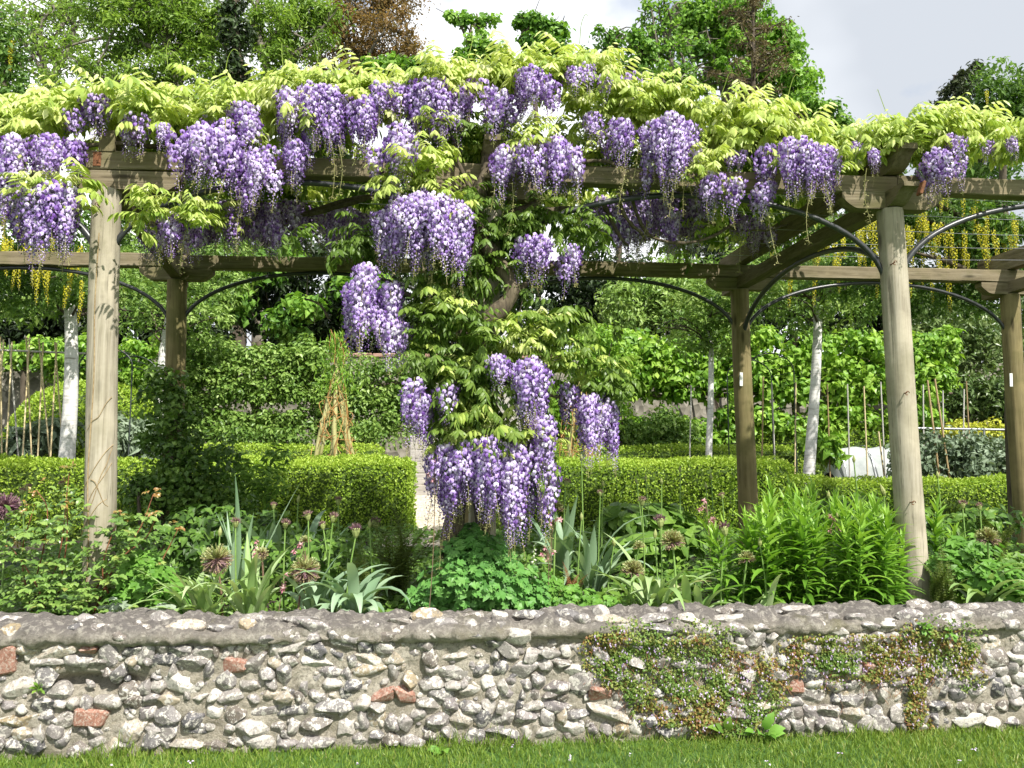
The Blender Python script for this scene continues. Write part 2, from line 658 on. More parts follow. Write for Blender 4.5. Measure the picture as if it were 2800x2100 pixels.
mg = N(nt, 'ShaderNodeMath', operation='MULTIPLY'); nt.links.new(moss, mg.inputs[0]); mg.inputs[1].default_value = 0.45
c = mixc(nt, mg.outputs[0], c, (0.20, 0.19, 0.07))
nt.links.new(c, b.inputs['Base Color'])
b.inputs['Roughness'].default_value = 0.95
b.inputs['Specular IOR Level'].default_value = 0.15
bump(nt, b, noise(nt, 70, 9, 0.8, v), 1.0, 0.03)

m_flint, nt, b = new_mat('flint')
tc = N(nt, 'ShaderNodeTexCoord'); oi = N(nt, 'ShaderNodeObjectInfo')
g = N(nt, 'ShaderNodeNewGeometry')
v = g.outputs['Position']
a = N(nt, 'ShaderNodeAttribute', attribute_name='rnd')
ad = N(nt, 'ShaderNodeMath', operation='ADD'); nt.links.new(oi.outputs['Random'], ad.inputs[0]); nt.links.new(a.outputs['Fac'], ad.inputs[1])
fr = N(nt, 'ShaderNodeMath', operation='FRACT'); nt.links.new(ad.outputs[0], fr.inputs[0])
core = ramp(nt, fr.outputs[0], [(0.0, (0.07, 0.068, 0.075)), (0.13, (0.13, 0.122, 0.12)), (0.30, (0.22, 0.20, 0.188)), (0.45, (0.13, 0.108, 0.088)),
                               (0.58, (0.28, 0.26, 0.235)), (0.70, (0.155, 0.135, 0.135)), (0.84, (0.40, 0.37, 0.33)), (0.93, (0.27, 0.21, 0.12)), (0.96, (0.50, 0.47, 0.42))])
mul = N(nt, 'ShaderNodeMath', operation='MULTIPLY'); nt.links.new(fr.outputs[0], mul.inputs[0]); mul.inputs[1].default_value = 37.0
n4 = N(nt, 'ShaderNodeTexNoise', noise_dimensions='4D'); n4.inputs['Scale'].default_value = 36; n4.inputs['Detail'].default_value = 7; n4.inputs['Roughness'].default_value = 0.6
n4.inputs['Distortion'].default_value = 0.6
nt.links.new(v, n4.inputs['Vector']); nt.links.new(mul.outputs[0], n4.inputs['W'])
cm = ramp(nt, n4.outputs[0], [(0.51, (0, 0, 0)), (0.57, (1, 1, 1))])
c = mixc(nt, cm, core, (0.50, 0.475, 0.425))
dk = ramp(nt, noise(nt, 75, 8, 0.75, v, 0.6), [(0.42, (1, 1, 1)), (0.48, (0, 0, 0))])
dm = N(nt, 'ShaderNodeMath', operation='MULTIPLY'); nt.links.new(dk, dm.inputs[0]); dm.inputs[1].default_value = 0.75
c = mixc(nt, dm.outputs[0], c, (0.12, 0.108, 0.105))
sp = ramp(nt, noise(nt, 130, 4, 0.7, v), [(0.60, (0, 0, 0)), (0.66, (1, 1, 1))])
sm_ = N(nt, 'ShaderNodeMath', operation='MULTIPLY'); nt.links.new(sp, sm_.inputs[0]); sm_.inputs[1].default_value = 0.7
c = mixc(nt, sm_.outputs[0], c, (0.72, 0.70, 0.64))
nt.links.new(c, b.inputs['Base Color'])
b.inputs['Roughness'].default_value = 0.5
b.inputs['Specular IOR Level'].default_value = 0.4
bump(nt, b, n4.outputs[0], 0.5, 0.012)

m_brick, nt, b = new_mat('old_brick')
v = obj_vec(nt, world_space=True)
c = ramp(nt, noise(nt, 40, 7, 0.65, v), [(0.3, (0.17, 0.085, 0.06)), (0.5, (0.27, 0.125, 0.085)), (0.7, (0.38, 0.24, 0.19))])
c = mixc(nt, ramp(nt, noise(nt, 90, 5, 0.7, v), [(0.48, (0, 0, 0)), (0.62, (.8, .8, .8))]), c, (0.44, 0.37, 0.31))
nt.links.new(c, b.inputs['Base Color'])
b.inputs['Roughness'].default_value = 0.9
bump(nt, b, noise(nt, 110, 5, 0.7, v), 0.6, 0.006)

wall = thing('flint_wall', 'low retaining wall of knapped flints and brick fragments in lime mortar above the lawn', 'wall', (0.4, 4.15, LAWN))

# mortar body
prof = [(WY + .03, LAWN - .12), (WY + .004, LAWN), (WY, .30), (WY + .004, .55), (WY + .002, .575), (WY - .022, .583), (WY - .034, .598), (WY - .034, .618), (WY - .012, .645), (WY + .04, .664),
        (WY + .13, .672), (WY + .25, .664), (WY + .34, .64), (WY + .385, .58), (WY + .39, .45)]
prof = np.array(prof)
seg = np.linalg.norm(np.diff(prof, axis=0), axis=1)
cum = np.concatenate([[0], np.cumsum(seg)])
ss = np.arange(0, cum[-1], 0.012)
pp = np.stack([np.interp(ss, cum, prof[:, 0]), np.interp(ss, cum, prof[:, 1])], -1)
tn = nrm(np.gradient(pp, axis=0))
nn = np.stack([-tn[:, 1], tn[:, 0]], -1)          # outward (towards the camera / up)
xs = np.arange(-3.8, 5.0, 0.0135)
Xg, Sg = np.meshgrid(xs, ss)
wob = 0.028 * (fbm(Xg * 1.1, Sg * 0 + 3, 51, 3) - 0.5)   # the wall top is not straight
d = 0.030 * (fbm(Xg * 9, Sg * 9, 21, 3) - 0.5) + 0.028 * (fbm(Xg * 34, Sg * 34, 25, 3) - 0.5)
copew = np.clip((pp[:, 1] - 0.57) / 0.03, 0, 1)[:, None]
copelen = np.clip((fbm(Xg * 0.8, Xg * 0 + 9, 61, 2) - 0.35) * 4, 0, 1)
d = d + copew * (0.042 * (fbm(Xg * 8, Sg * 12, 33, 3) - 0.5) * 2 + 0.016 * (fbm(Xg * 26, Sg * 26, 37, 2) - .5))
crk = np.exp(-((fbm(Xg * 3.5, Sg * 9, 81, 3) - .5) / .012) ** 2) * copew
d = d - .012 * crk
hole = np.exp(-(((Xg + 1.62) / 0.19) ** 2 + ((pp[:, 1][:, None] - 0.415) / 0.03) ** 2))      # a gap where stones have fallen out
V = np.stack([Xg, pp[:, 0][:, None] + d * nn[:, 0][:, None] + 0.11 * hole, pp[:, 1][:, None] + d * nn[:, 1][:, None] + wob * copew], -1)
nx = len(xs)
i = (np.arange(len(ss) - 1)[:, None] * nx + np.arange(nx - 1)[None]).ravel()
mb = MB(); mb.add(V.reshape(-1, 3), np.stack([i, i + 1, i + nx + 1, i + nx], -1))
objw(mb, 'mortar', m_mortar, wall, True)


def ico(sub):
    bm = bmesh.new()
    bmesh.ops.create_icosphere(bm, subdivisions=sub, radius=1.0)
    bm.verts.ensure_lookup_table()
    V = np.array([v.co[:] for v in bm.verts])
    Fc = np.array([[v.index for v in f.verts] for f in bm.faces])
    bm.free()
    return V, Fc


IV, IF = ico(3)


def stone_shape(rng, facets=9, lump=0.16):
    V = IV.copy()
    for k in range(5):
        dct = rvec(rng, 1)[0]
        V *= (1 + lump * np.sin(3.0 * (V @ dct) + rng.uniform(0, 6)))[:, None] ** 0.8
    for k in range(facets):                        # knapped faces
        dct = rvec(rng, 1)[0]
        if rng.random() < 0.5:
            dct = nrm(dct + np.array([0, -1.2, 0]))
        h = rng.uniform(0.52, 0.86)
        s = V @ dct
        V = V - np.outer(np.maximum(0, s - h), dct) * 0.94
    return V


rs = np.random.default_rng(5)
shapes = []
for k in range(30):
    mbs = MB(); mbs.add(stone_shape(rs, int(rs.integers(9, 18)), rs.uniform(.10, .24)), IF, rs.random())
    shapes.append((mbs, mbs.mesh('flint', m_flint, rs.random() < 0.35)))

bricks = [(12, 1805, 60, 86), (247, 1775, 36, 15), (635, 1820, 66, 38), (252, 1962, 78, 42), (1048, 1900, 56, 40), (1112, 1902, 58, 36), (1638, 1897, 62, 38),
          (2175, 1875, 50, 26), (2385, 1832, 60, 36)]
brick_xz = []
for (bx, by, bw, bh) in bricks:
    p = at(bx, by, WY)
    w, h = bw / 548.0, bh / 548.0
    brick_xz.append((p[0], p[2], w, h))
    mbk = MB()
    cbox(mbk, (0, 0, 0), (w, 0.09, h), 0.011, wob=0.011, rng=rs)
    o = objw(mbk, 'brick', m_brick)
    o.parent = wall
    o.location = (p[0] - wall.location.x, WY + 0.022 - wall.location.y, p[2] - wall.location.z)
    o.rotation_euler = (rs.normal(0, .06), rs.normal(0, .07), rs.normal(0, .05))

stones = []            # x, z, half width, half height, tilt, kind
z = 0.105
row = 0
while z < 0.56:
    rh = rs.uniform(0.054, 0.074)
    x = -3.6 + rs.uniform(0, .1)
    while x < 4.9:
        w = float(np.clip(rs.lognormal(math.log(0.080), 0.38), 0.038, 0.17))
        h = float(np.clip(rh * rs.uniform(0.72, 1.18), 0.04, 0.098))
        cx, cz = x + w / 2, z + rh / 2 + rs.normal(0, 0.009) + 0.012 * math.sin(x * 2.1 + row)
        ok = all(abs(cx - q[0]) > (q[2] + w) * 0.44 or abs(cz - q[1]) > (q[3] + h) * 0.44 for q in brick_xz)
        if rs.random() < 0.04 or (abs(cx + 1.62) < 0.15 and abs(cz - 0.415) < 0.045):
            ok = False
        if cz + h / 2 > 0.60:
            ok = False
        if ok:
            stones.append((cx, WY + 0.002 + abs(rs.normal(0, 0.010)), cz, w * 0.70, rs.uniform(0.042, 0.066), h * 0.76, rs.normal(0, 0.22), 0))
        x += w * rs.uniform(1.0, 1.22)
    z += rh * 0.985
    row += 1
for k in range(620):   # small gallets pressed into the joints
    cx, cz = rs.uniform(-3.4, 4.8), rs.uniform(0.11, 0.57)
    s = rs.uniform(0.011, 0.024)
    stones.append((cx, WY + 0.004, cz, s * rs.uniform(1, 1.6), s, s, rs.normal(0, .6), 0))
for lev in range(3):   # stones bedded along the coping
    x = -3.6
    while x < 4.9:
        w = rs.uniform(0.08, 0.21)
        if rs.random() < (0.80, 0.75, 0.7)[lev]:
            cy, cz = ((WY - .012, .607), (WY + .015, .647), (WY + .10, .664))[lev]
            stones.append((x + w / 2, cy + rs.normal(0, .006), cz + 0.028 * (float(fbm(np.array(x * 1.1), np.array(3.0), 51, 3)) - .5) + rs.normal(0, .004), w * .52,
                           rs.uniform(.034, .05), rs.uniform(.028, .042), rs.normal(0, .12), 1))
        x += w * rs.uniform(1.0, 1.35)
# the 300 that show largest are parts of their own, the rest one part
vis = [(s[3] * s[5] if -2.15 < s[0] < 3.05 else 0.0, k) for k, s in enumerate(stones)]
big = set(k for a_, k in sorted(vis, reverse=True)[:291])
rest = MB()
for k, s in enumerate(stones):
    x, y, z_, hw, hd, hh, tilt, kind = s
    mbs, me = shapes[int(rs.integers(len(shapes)))]
    M4 = Matrix.Translation((x - wall.location.x, y - wall.location.y, z_ - wall.location.z)) @ Matrix.Rotation(tilt, 4, 'Y') @ Matrix.Rotation(rs.normal(0, .15), 4, 'X') @ Matrix.Diagonal((hw * (1 if rs.random() < .5 else -1), hd, hh, 1))
    if k in big:
        put('flint', me, wall, M4)
    else:
        V = np.concatenate(mbs.v); m = np.array(M4)
        rest.add(V @ m[:3, :3].T + m[:3, 3], mbs.f[0][0], rs.random())
o = rest.obj('flint_fill', m_flint, wall, True)
tag(o, kind='stuff')

# ---------------------------------------------------------------- creeping toadflax on the wall
m_toad = leaf_mat('creeper_leaf', [(0.06, 0.14, 0.02), (0.13, 0.23, 0.035), (0.27, 0.29, 0.06), (0.30, 0.18, 0.06), (0.22, 0.075, 0.045)], trans=0.3)
m_toadf = leaf_mat('creeper_flower', [(0.40, 0.28, 0.52), (0.56, 0.44, 0.66), (0.66, 0.58, 0.72)], trans=0.25, tcol=1.0)
m_redstem = plain_mat('creeper_stem', (0.22, 0.07, 0.05), (0.30, 0.16, 0.07), 30, 0.6)


def creeper(name, label, blobs, nleaf, nflower, seed, redness):
    rng = np.random.default_rng(seed)
    p0 = at(blobs[0][0], blobs[0][1], WY)
    t = thing(name, label, 'creeper', (p0[0], WY - .04, p0[2]))
    wts = np.array([bl[2] * bl[3] * bl[4] for bl in blobs], float); wts /= wts.sum()
    mbl, mbf, mst = MB(), MB(), MB()

    def sample(n):
        k = rng.choice(len(blobs), n, p=wts)
        q = np.array([bl[:4] for bl in blobs])[k]
        aa = rng.uniform(0, 2 * math.pi, n); rr = np.sqrt(rng.random(n)) * (0.75 + 0.45 * fbm(aa * 2.5, q[:, 0] * .01, seed))
        px, py = q[:, 0] + np.cos(aa) * rr * q[:, 2], q[:, 1] + np.sin(aa) * rr * q[:, 3]
        P = np.array([at(a_, b_, WY) for a_, b_ in zip(px, py)])
        return P, px, py

    P, px, py = sample(nleaf)
    dens = fbm(px * .022, py * .022, seed + 3, 3)
    k = (rng.random(len(P)) < np.clip((dens - .22) * 3.2, 0, 1)) & (P[:, 2] < .70)
    P, px, py, dens = P[k], px[k], py[k], dens[k]
    n = len(P)
    top = np.clip((P[:, 2] - .60) / .05, 0, 1)
    P[:, 1] += -0.008 - 0.045 * rng.random(n) * np.clip((dens - .2) * 2, .15, 1) - .03 * (P[:, 2] > .56) + top * .09 * rng.random(n)
    P[:, 2] += top * .015
    A = rng.normal(0, 1, (n, 3)); A[:, 1] *= .5
    Nn = np.stack([rng.normal(0, .6, n), -np.abs(rng.normal(.8, .5, n)), rng.normal(.6, .5, n)], -1)
    red = np.clip((fbm(px * .012, py * .016, seed + 9, 3) - .46) * 4 + redness + (py - 1800) * .0012, 0, 1)
    place(mbl, LEAF4, P, A, Nn, rng.uniform(.009, .017, n), rng.uniform(.010, .017, n), np.clip(.15 + .25 * rng.random(n) + red * .6 * rng.random(n), 0, 1))
    P, px, py = sample(nflower)
    k = P[:, 2] < .69
    P = P[k]; n = len(P)
    P[:, 1] += -.045 - .02 * rng.random(n) - .02 * (P[:, 2] > .55)
    for s in (0, 1):
        A = rng.normal(0, .6, (n, 3)); A[:, 2] += (1.0 if s == 0 else -1.0)
        place(mbf, LEAF4, P, A, np.stack([rng.normal(0, .4, n), -np.ones(n), rng.normal(.3, .3, n)], -1), rng.uniform(.005, .009, n), rng.uniform(.006, .010, n), rng.random(n))
    P, px, py = sample(nleaf // 45)
    for q in P:
        q = q + np.array([0, -.02, 0])
        if q[2] > .66:
            continue
        pts = [q]
        for s in range(4):
            pts.append(pts[-1] + np.array([rng.normal(0, .018), rng.normal(0, .006), -abs(rng.normal(.018, .012))]))
        tube(mst, spline(pts, 7), .0011, 3, cap=False)
    tag(objw(mbl, 'foliage', m_toad, t), kind='stuff')
    tag(objw(mbf, 'flower', m_toadf, t), kind='stuff')
    tag(objw(mst, 'stem', m_redstem, t), kind='stuff')


creeper('creeping_toadflax', 'broad mat of green and russet creeper with tiny lilac flowers hanging down the flint wall',
        [(1850, 1830, 240, 90, 1), (1700, 1760, 120, 70, .6), (1900, 1930, 190, 70, 1), (1980, 1985, 110, 45, .7), (2040, 1880, 120, 110, .9), (1660, 1800, 70, 60, .7), (1830, 1725, 190, 30, .35)], 12500, 300, 71, .12)
creeper('creeping_toadflax', 'thin trail of pink flowered creeper under the coping beside the big mat',
        [(2330, 1780, 200, 50, 1), (2420, 1820, 140, 50, 1), (2560, 1790, 110, 60, 1), (2640, 1820, 50, 70, .5), (2200, 1790, 80, 60, .6), (2560, 1720, 120, 30, .5), (2260, 1850, 50, 40, .5)], 7500, 300, 72, .22)
creeper('creeping_toadflax', 'narrow red brown strand of dried creeper trailing down the pale mortar',
        [(2500, 1880, 24, 50, 1), (2495, 1940, 32, 45, 1), (2510, 1975, 40, 25, .8)], 1200, 16, 73, .9)

# ================================================================ PERGOLA
def wood_mat(name, dark, mid, light, axis, algae=0.3):
    m, nt, b = new_mat(name)
    st = [38, 38, 38]
    st[axis] = 1.6
    v = obj_vec(nt, tuple(st), world_space=True)
    vw = obj_vec(nt, (1, 1, 1), world_space=True)
    gr = noise(nt, 1.0, 7, 0.65, v, 0.5)
    c = ramp(nt, gr, [(0.30, dark), (0.48, mid), (0.70, light)])
    bl = noise(nt, 4.5, 6, 0.65, vw)
    c = mixc(nt, ramp(nt, bl, [(0.42, (0, 0, 0)), (0.68, (1, 1, 1))]), c, tuple(q * 1.35 for q in mid))
    al = ramp(nt, noise(nt, 2.6, 5, 0.6, vw), [(0.50, (0, 0, 0)), (0.66, (algae, algae, algae))])
    c = mixc(nt, al, c, (0.115, 0.110, 0.040))
    st2 = [60, 60, 60]
    st2[axis] = 1.0
    vc = obj_vec(nt, tuple(st2), world_space=True)
    ck = noise(nt, 0.55, 3, 0.5, vc, 0.2)
    cr = ramp(nt, ck, [(0.485, (0, 0, 0)), (0.5, (1, 1, 1)), (0.515, (0, 0, 0))])
    cm = N(nt, 'ShaderNodeMath', operation='MULTIPLY'); nt.links.new(cr, cm.inputs[0]); cm.inputs[1].default_value = 0.45
    c = mixc(nt, cm.outputs[0], c, tuple(q * 0.3 for q in dark))
    kv = [7, 7, 7]
    kv[axis] = 1.7
    vk = N(nt, 'ShaderNodeTexVoronoi')
    vk.inputs['Scale'].default_value = 1.0
    nt.links.new(obj_vec(nt, tuple(kv), world_space=True), vk.inputs['Vector'])
    kn = ramp(nt, vk.outputs['Distance'], [(0.05, (.8, .8, .8)), (0.14, (0, 0, 0))])          # knots
    c = mixc(nt, kn, c, tuple(q * 0.35 for q in dark))
    nt.links.new(c, b.inputs['Base Color'])
    b.inputs['Roughness'].default_value = 0.85
    b.inputs['Specular IOR Level'].default_value = 0.2
    bump(nt, b, gr, 0.5, 0.006)
    return m


m_post = wood_mat('post_wood', (0.19, 0.165, 0.12), (0.33, 0.295, 0.225), (0.44, 0.40, 0.325), 2, 0.3)
m_postb = wood_mat('green_post_wood', (0.10, 0.082, 0.036), (0.17, 0.14, 0.065), (0.25, 0.21, 0.11), 2, 0.7)
m_beamx = wood_mat('beam_wood', (0.085, 0.068, 0.04), (0.165, 0.135, 0.085), (0.28, 0.24, 0.17), 0, 0.6)
m_beamy = wood_mat('rafter_wood', (0.075, 0.06, 0.035), (0.14, 0.115, 0.07), (0.24, 0.20, 0.14), 1, 0.5)
m_hoop = plain_mat('black_pipe', (0.018, 0.020, 0.022), (0.045, 0.047, 0.05), 14, 0.35, 0.5)
m_steel = plain_mat('galvanised_steel', (0.30, 0.31, 0.32), (0.45, 0.46, 0.47), 40, 0.4, 0.5, metal=0.8)
m_rust = plain_mat('rusty_iron', (0.10, 0.045, 0.02), (0.22, 0.09, 0.04), 60, 0.8)
m_tag = plain_mat('white_tag', (0.62, 0.64, 0.62), (0.72, 0.73, 0.70), 8, 0.5)

FY, BY = 4.85, 6.95
perg = thing('pergola', 'timber pergola of round posts, long beams and black arched pipes carrying the wisteria', 'pergola', (0.4, 5.9, 0.53))
rp = np.random.default_rng(21)
FX = [-2.03, 0.25, 2.825, 5.45]
BX = [-4.75, -2.30, 0.15, 2.62, 5.18]


def post(x_top, x_bot, y, zt, r, mat, seed):
    rng = np.random.default_rng(seed)
    zb = ground_z(y) - 0.1
    nz, ns = 46, 28
    z = np.linspace(zb, zt, nz)
    t = (z - zb) / (zt - zb)
    cx = x_bot + (x_top - x_bot) * t + 0.006 * np.sin(t * 5 + seed)
    a = np.arange(ns) / ns * 2 * math.pi
    A, T = np.meshgrid(a, t)
    rr = r * (1.05 - 0.08 * T) * (1 + 0.028 * (fbm(np.cos(A) * 1.5 + 5, T * 5 + np.sin(A) * 1.5, seed) - .5) * 2)
    for k in range(5):                             # drying splits run down the post
        a0 = rng.uniform(math.pi, 2 * math.pi)
        rr = rr - r * 0.10 * np.exp(-((np.angle(np.exp(1j * (A - a0 - 0.10 * np.sin(T * 4 + k))))) / 0.045) ** 2) * (np.sin(T * 9 + k * 2) > -0.3)
    V = np.stack([cx[:, None] + rr * np.cos(A), y + rr * np.sin(A), np.repeat(z[:, None], ns, 1)], -1)
    mb = MB()
    i0 = np.arange(nz - 1)[:, None] * ns
    j = np.arange(ns)[None]
    mb.add(V.reshape(-1, 3), np.stack([i0 + j, i0 + (j + 1) % ns, i0 + ns + (j + 1) % ns, i0 + ns + j], -1).reshape(-1, 4))
    mb.add(np.vstack([V[-1], [[cx[-1], y, zt]]]), np.stack([np.full(ns, ns), np.arange(ns), (np.arange(ns) + 1) % ns], -1))
    return objw(mb, 'post', mat, perg, True)


p_l = post(FX[0], -1.975, FY, 3.032, 0.083, m_post, 1)
p_c = post(FX[1], 0.20, FY, 3.032, 0.080, m_post, 2)
p_r = post(FX[2], 2.90, FY, 3.032, 0.083, m_post, 3)
post(FX[3], 5.48, FY, 3.032, 0.083, m_post, 4)
bposts = []
for k, x in enumerate(BX):
    bposts.append(post(x, x + 0.02, BY, 2.945, 0.082, m_postb, 10 + k))


def corbel_prof(half, z0, z1, ogee=0.11):
    h = z1 - z0
    pts = [(-half, z1), (-half, z0 + h * .62)]
    for t in np.linspace(0, 1, 7):
        pts.append((-half + ogee * t, z0 + h * .62 * (1 - math.sin(t * math.pi / 2))))
    r = [(-a_, b_) for a_, b_ in pts[::-1]]
    return pts + r


def seg_beam(name, x0, x1, yc, z0, z1, th, mat, seed):
    """long timber with a slightly uneven surface"""
    rng = np.random.default_rng(seed)
    n = max(3, int((x1 - x0) / 0.12))
    xs_ = np.linspace(x0, x1, n)
    sag = 0.008 * np.sin(np.linspace(0, 3, n) + seed)
    e = 0.006
    ring = np.array([(-th / 2 + e, z0), (th / 2 - e, z0), (th / 2, z0 + e), (th / 2, z1 - e), (th / 2 - e, z1), (-th / 2 + e, z1), (-th / 2, z1 - e), (-th / 2, z0 + e)])
    V = np.zeros((n, 8, 3))
    V[..., 0] = xs_[:, None]
    V[..., 1] = yc + ring[None, :, 0] + rng.normal(0, .0012, (n, 8))
    V[..., 2] = ring[None, :, 1] + sag[:, None] + rng.normal(0, .0015, (n, 8))
    mb = MB()
    i0 = np.arange(n - 1)[:, None] * 8
    j = np.arange(8)[None]
    mb.add(V.reshape(-1, 3), np.stack([i0 + j, i0 + 8 + j, i0 + 8 + (j + 1) % 8, i0 + (j + 1) % 8], -1).reshape(-1, 4))
    for q in (0, n - 1):
        tri = np.array([(0, k, k + 1) for k in range(1, 7)])
        mb.add(V[q], tri if q else tri[:, ::-1])
    return objw(mb, name, mat, perg)


# front plate beams (jointed over the posts), back plate beams
beam_l = seg_beam('beam', -2.21, 0.245, FY, 3.142, 3.252, 0.10, m_beamx, 1)
seg_beam('beam', 0.249, 2.86, FY, 3.140, 3.250, 0.10, m_beamx, 2)
seg_beam('beam', 2.864, 6.6, FY, 3.141, 3.251, 0.10, m_beamx, 3)
seg_beam('beam', -6.5, -2.31, BY, 3.052, 3.165, 0.10, m_beamx, 4)
seg_beam('beam', -2.306, 0.15, BY, 3.052, 3.165, 0.10, m_beamx, 5)
seg_beam('beam', 0.154, 2.62, BY, 3.052, 3.168, 0.10, m_beamx, 6)
seg_beam('beam', 2.624, 6.8, BY, 3.052, 3.165, 0.10, m_beamx, 7)
# corbels under the beams
for x, hl in ((FX[1], .33), (FX[2], .33), (FX[3], .33)):
    mb = MB(); prism(mb, [(x + a_, b_) for a_, b_ in corbel_prof(hl, 3.028, 3.1405)], 1, FY - .047, FY + .047); objw(mb, 'corbel', m_beamx, perg)
mb = MB(); prism(mb, [(-2.21, 3.14), (-2.23, 3.06), (-2.17, 3.028), (-1.66, 3.03), (-1.60, 3.07), (-1.58, 3.14)], 1, FY - .048, FY + .046); objw(mb, 'corbel', m_beamx, perg)
for x in BX:
    mb = MB(); prism(mb, [(x + a_, b_) for a_, b_ in corbel_prof(.30, 2.945, 3.0505)], 1, BY - .047, BY + .047); objw(mb, 'corbel', m_beamx, perg)


def rafter(xf, xb, y0, y1, z0, z1, th, ogee=True):
    """cross timber from front to back with a shaped nose"""
    h = z1 - z0
    prof = [(y0, z1), (y0, z0 + h * .72)]
    if ogee:
        for t in np.linspace(0, 1, 9):
            prof.append((y0 + .16 * t, z0 + h * (.72 - .72 * (t - 0.13 * math.sin(2 * math.pi * t)))))
    else:
        prof.append((y0, z0))
    prof += [(y1, z0), (y1, z1)]
    mb = MB(); prism(mb, prof, 0, -th / 2, th / 2)
    V = np.concatenate(mb.v)
    xo = xf + (xb - xf) * (V[:, 1] - FY) / (BY - FY)
    zo = -0.08 * (V[:, 1] - FY) / (BY - FY)
    k = 0
    for q in mb.v:
        m_ = len(q)
        q[:, 0] += xo[k:k + m_]; q[:, 2] += zo[k:k + m_]
        k += m_
    return objw(mb, 'rafter', m_beamy, perg)


rafter(FX[0], BX[1], 4.795, 7.25, 3.2525, 3.38, .09, False)
rafter(FX[1], BX[2], 4.66, 7.25, 3.2525, 3.37, .095)
rafter(FX[2], BX[3], 4.62, 7.25, 3.2525, 3.385, .10)
rafter(FX[3], BX[4], 4.50, 7.25, 3.2525, 3.42, .10)
rafter(FX[0] + .005, BX[1], 4.91, 7.22, 3.036, 3.136, .085, False)
rafter(FX[1], BX[2], 4.68, 7.22, 3.036, 3.1385, .092)
nose_r = rafter(FX[2], BX[3], 4.62, 7.22, 3.036, 3.1385, .10)
rafter(FX[3], BX[4], 4.54, 7.22, 3.036, 3.1385, .10)
# split tail hanging from the lower nose on the right
mb = MB(); cbox(mb, (FX[2] + .06, 4.585, 3.09), (.02, .05, .09), .005, Matrix.Rotation(.35, 3, 'Y')); objw(mb, 'split_end', m_rust, perg).parent = nose_r
# rusty socket in the left beam end
mb = MB(); cbox(mb, (-2.075, FY - .052, 3.205), (.046, .006, .085), .002); objw(mb, 'rusty_bracket', m_rust, perg).parent = beam_l


def hoop(x0, x1, y, zs, za, r=.021, t0=0.0, t1=1.0):
    a = np.linspace(math.pi * (1 - t0), math.pi * (1 - t1), 40)
    cx, hw = (x0 + x1) / 2, (x1 - x0) / 2
    pts = np.stack([cx + hw * np.cos(a), np.full(40, y), zs + (za - zs) * np.sin(a) ** 0.9], -1)
    mb = MB(); tube(mb, pts, r, 10)
    return objw(mb, 'arched_pipe', m_hoop, perg, True)


PR = .03
hoop(FX[0] + PR, FX[1] - PR, FY - .01, 2.545, 3.11, .018)
hoop(FX[1] + PR, FX[2] - PR, FY + .01, 2.49, 3.10, .018)
hoop(FX[2] + PR + .01, FX[3] - PR, FY - .01, 2.49, 3.11, .018)
hoop(-4.35, FX[0] - PR, FY, 2.55, 3.10, .022, .5)
for k in range(4):
    hoop(BX[k] + PR, BX[k + 1] - PR, BY, 2.47, 3.035, .016)
# pipes running back from post to post under the rafters
for xf, xb in ((FX[1], BX[2]), (FX[2], BX[3])):
    a = np.linspace(0, math.pi, 30)
    yy = 5.9 - 1.03 * np.cos(a)
    pts = np.stack([xf + (xb - xf) * (yy - FY) / 2.1, yy, 2.5 + .5 * np.sin(a) ** .9 - .04 * (yy - FY)], -1)
    mb = MB(); tube(mb, pts, .02, 10); objw(mb, 'arched_pipe', m_hoop, perg, True)
# training wires on the roof
for y in (5.2, 5.55, 5.9, 6.25, 6.6):
    pts = np.array([(x, y, 3.245 - .08 * (y - FY) / 2.1 + .006 * math.sin(x * 4)) for x in np.linspace(-2.2, 5.4, 30)])
    mb = MB(); tube(mb, pts, .0022, 4, cap=False); objw(mb, 'training_wire', m_steel, perg)
for (x, y, mm_) in ((2440, 722, 1), (2473, 1076, 1), (2490, 1374, 1), (272, 565, 0)):
    p = at(x, y, FY - .082)
    mb = MB()
    tube(mb, [p + (0, .02, 0), p + (0, -.03, .004)], .0035, 6)
    a = np.linspace(0, 5.2, 12)
    tube(mb, [p + (0.011 * math.cos(q) - .0, -.033 - .006 * math.sin(q), .011 * math.sin(q)) for q in a], .0026, 5)
    objw(mb, 'eye_hook', m_rust, perg).parent = p_r if mm_ else p_l
for (x, y, k, xx) in ((2027, 1037, 3, BX[3]), (2765, 1039, 4, BX[4])):
    p = at(x, y, BY - .082)
    mb = MB(); cbox(mb, p, (.028, .004, .12), .001, Matrix.Rotation(.03, 3, 'Y'))
    objw(mb, 'white_tag', m_tag, perg).parent = bposts[k]
# string line and dry climber on the left post
m_dry = plain_mat('dry_vine', (0.22, 0.15, 0.075), (0.42, 0.33, 0.19), 40, 0.8)
dv = thing('dry_climber', 'bare brown climber stems tied around the pale left hand post', 'climber', (-1.98, FY, 0.53))
mb = MB()


def on_post(ang, z, r=.088):
    t = (z - .43) / 2.6
    cx = -1.975 + (FX[0] + 1.975) * t
    return (cx + r * math.sin(ang), FY - r * math.cos(ang), z)


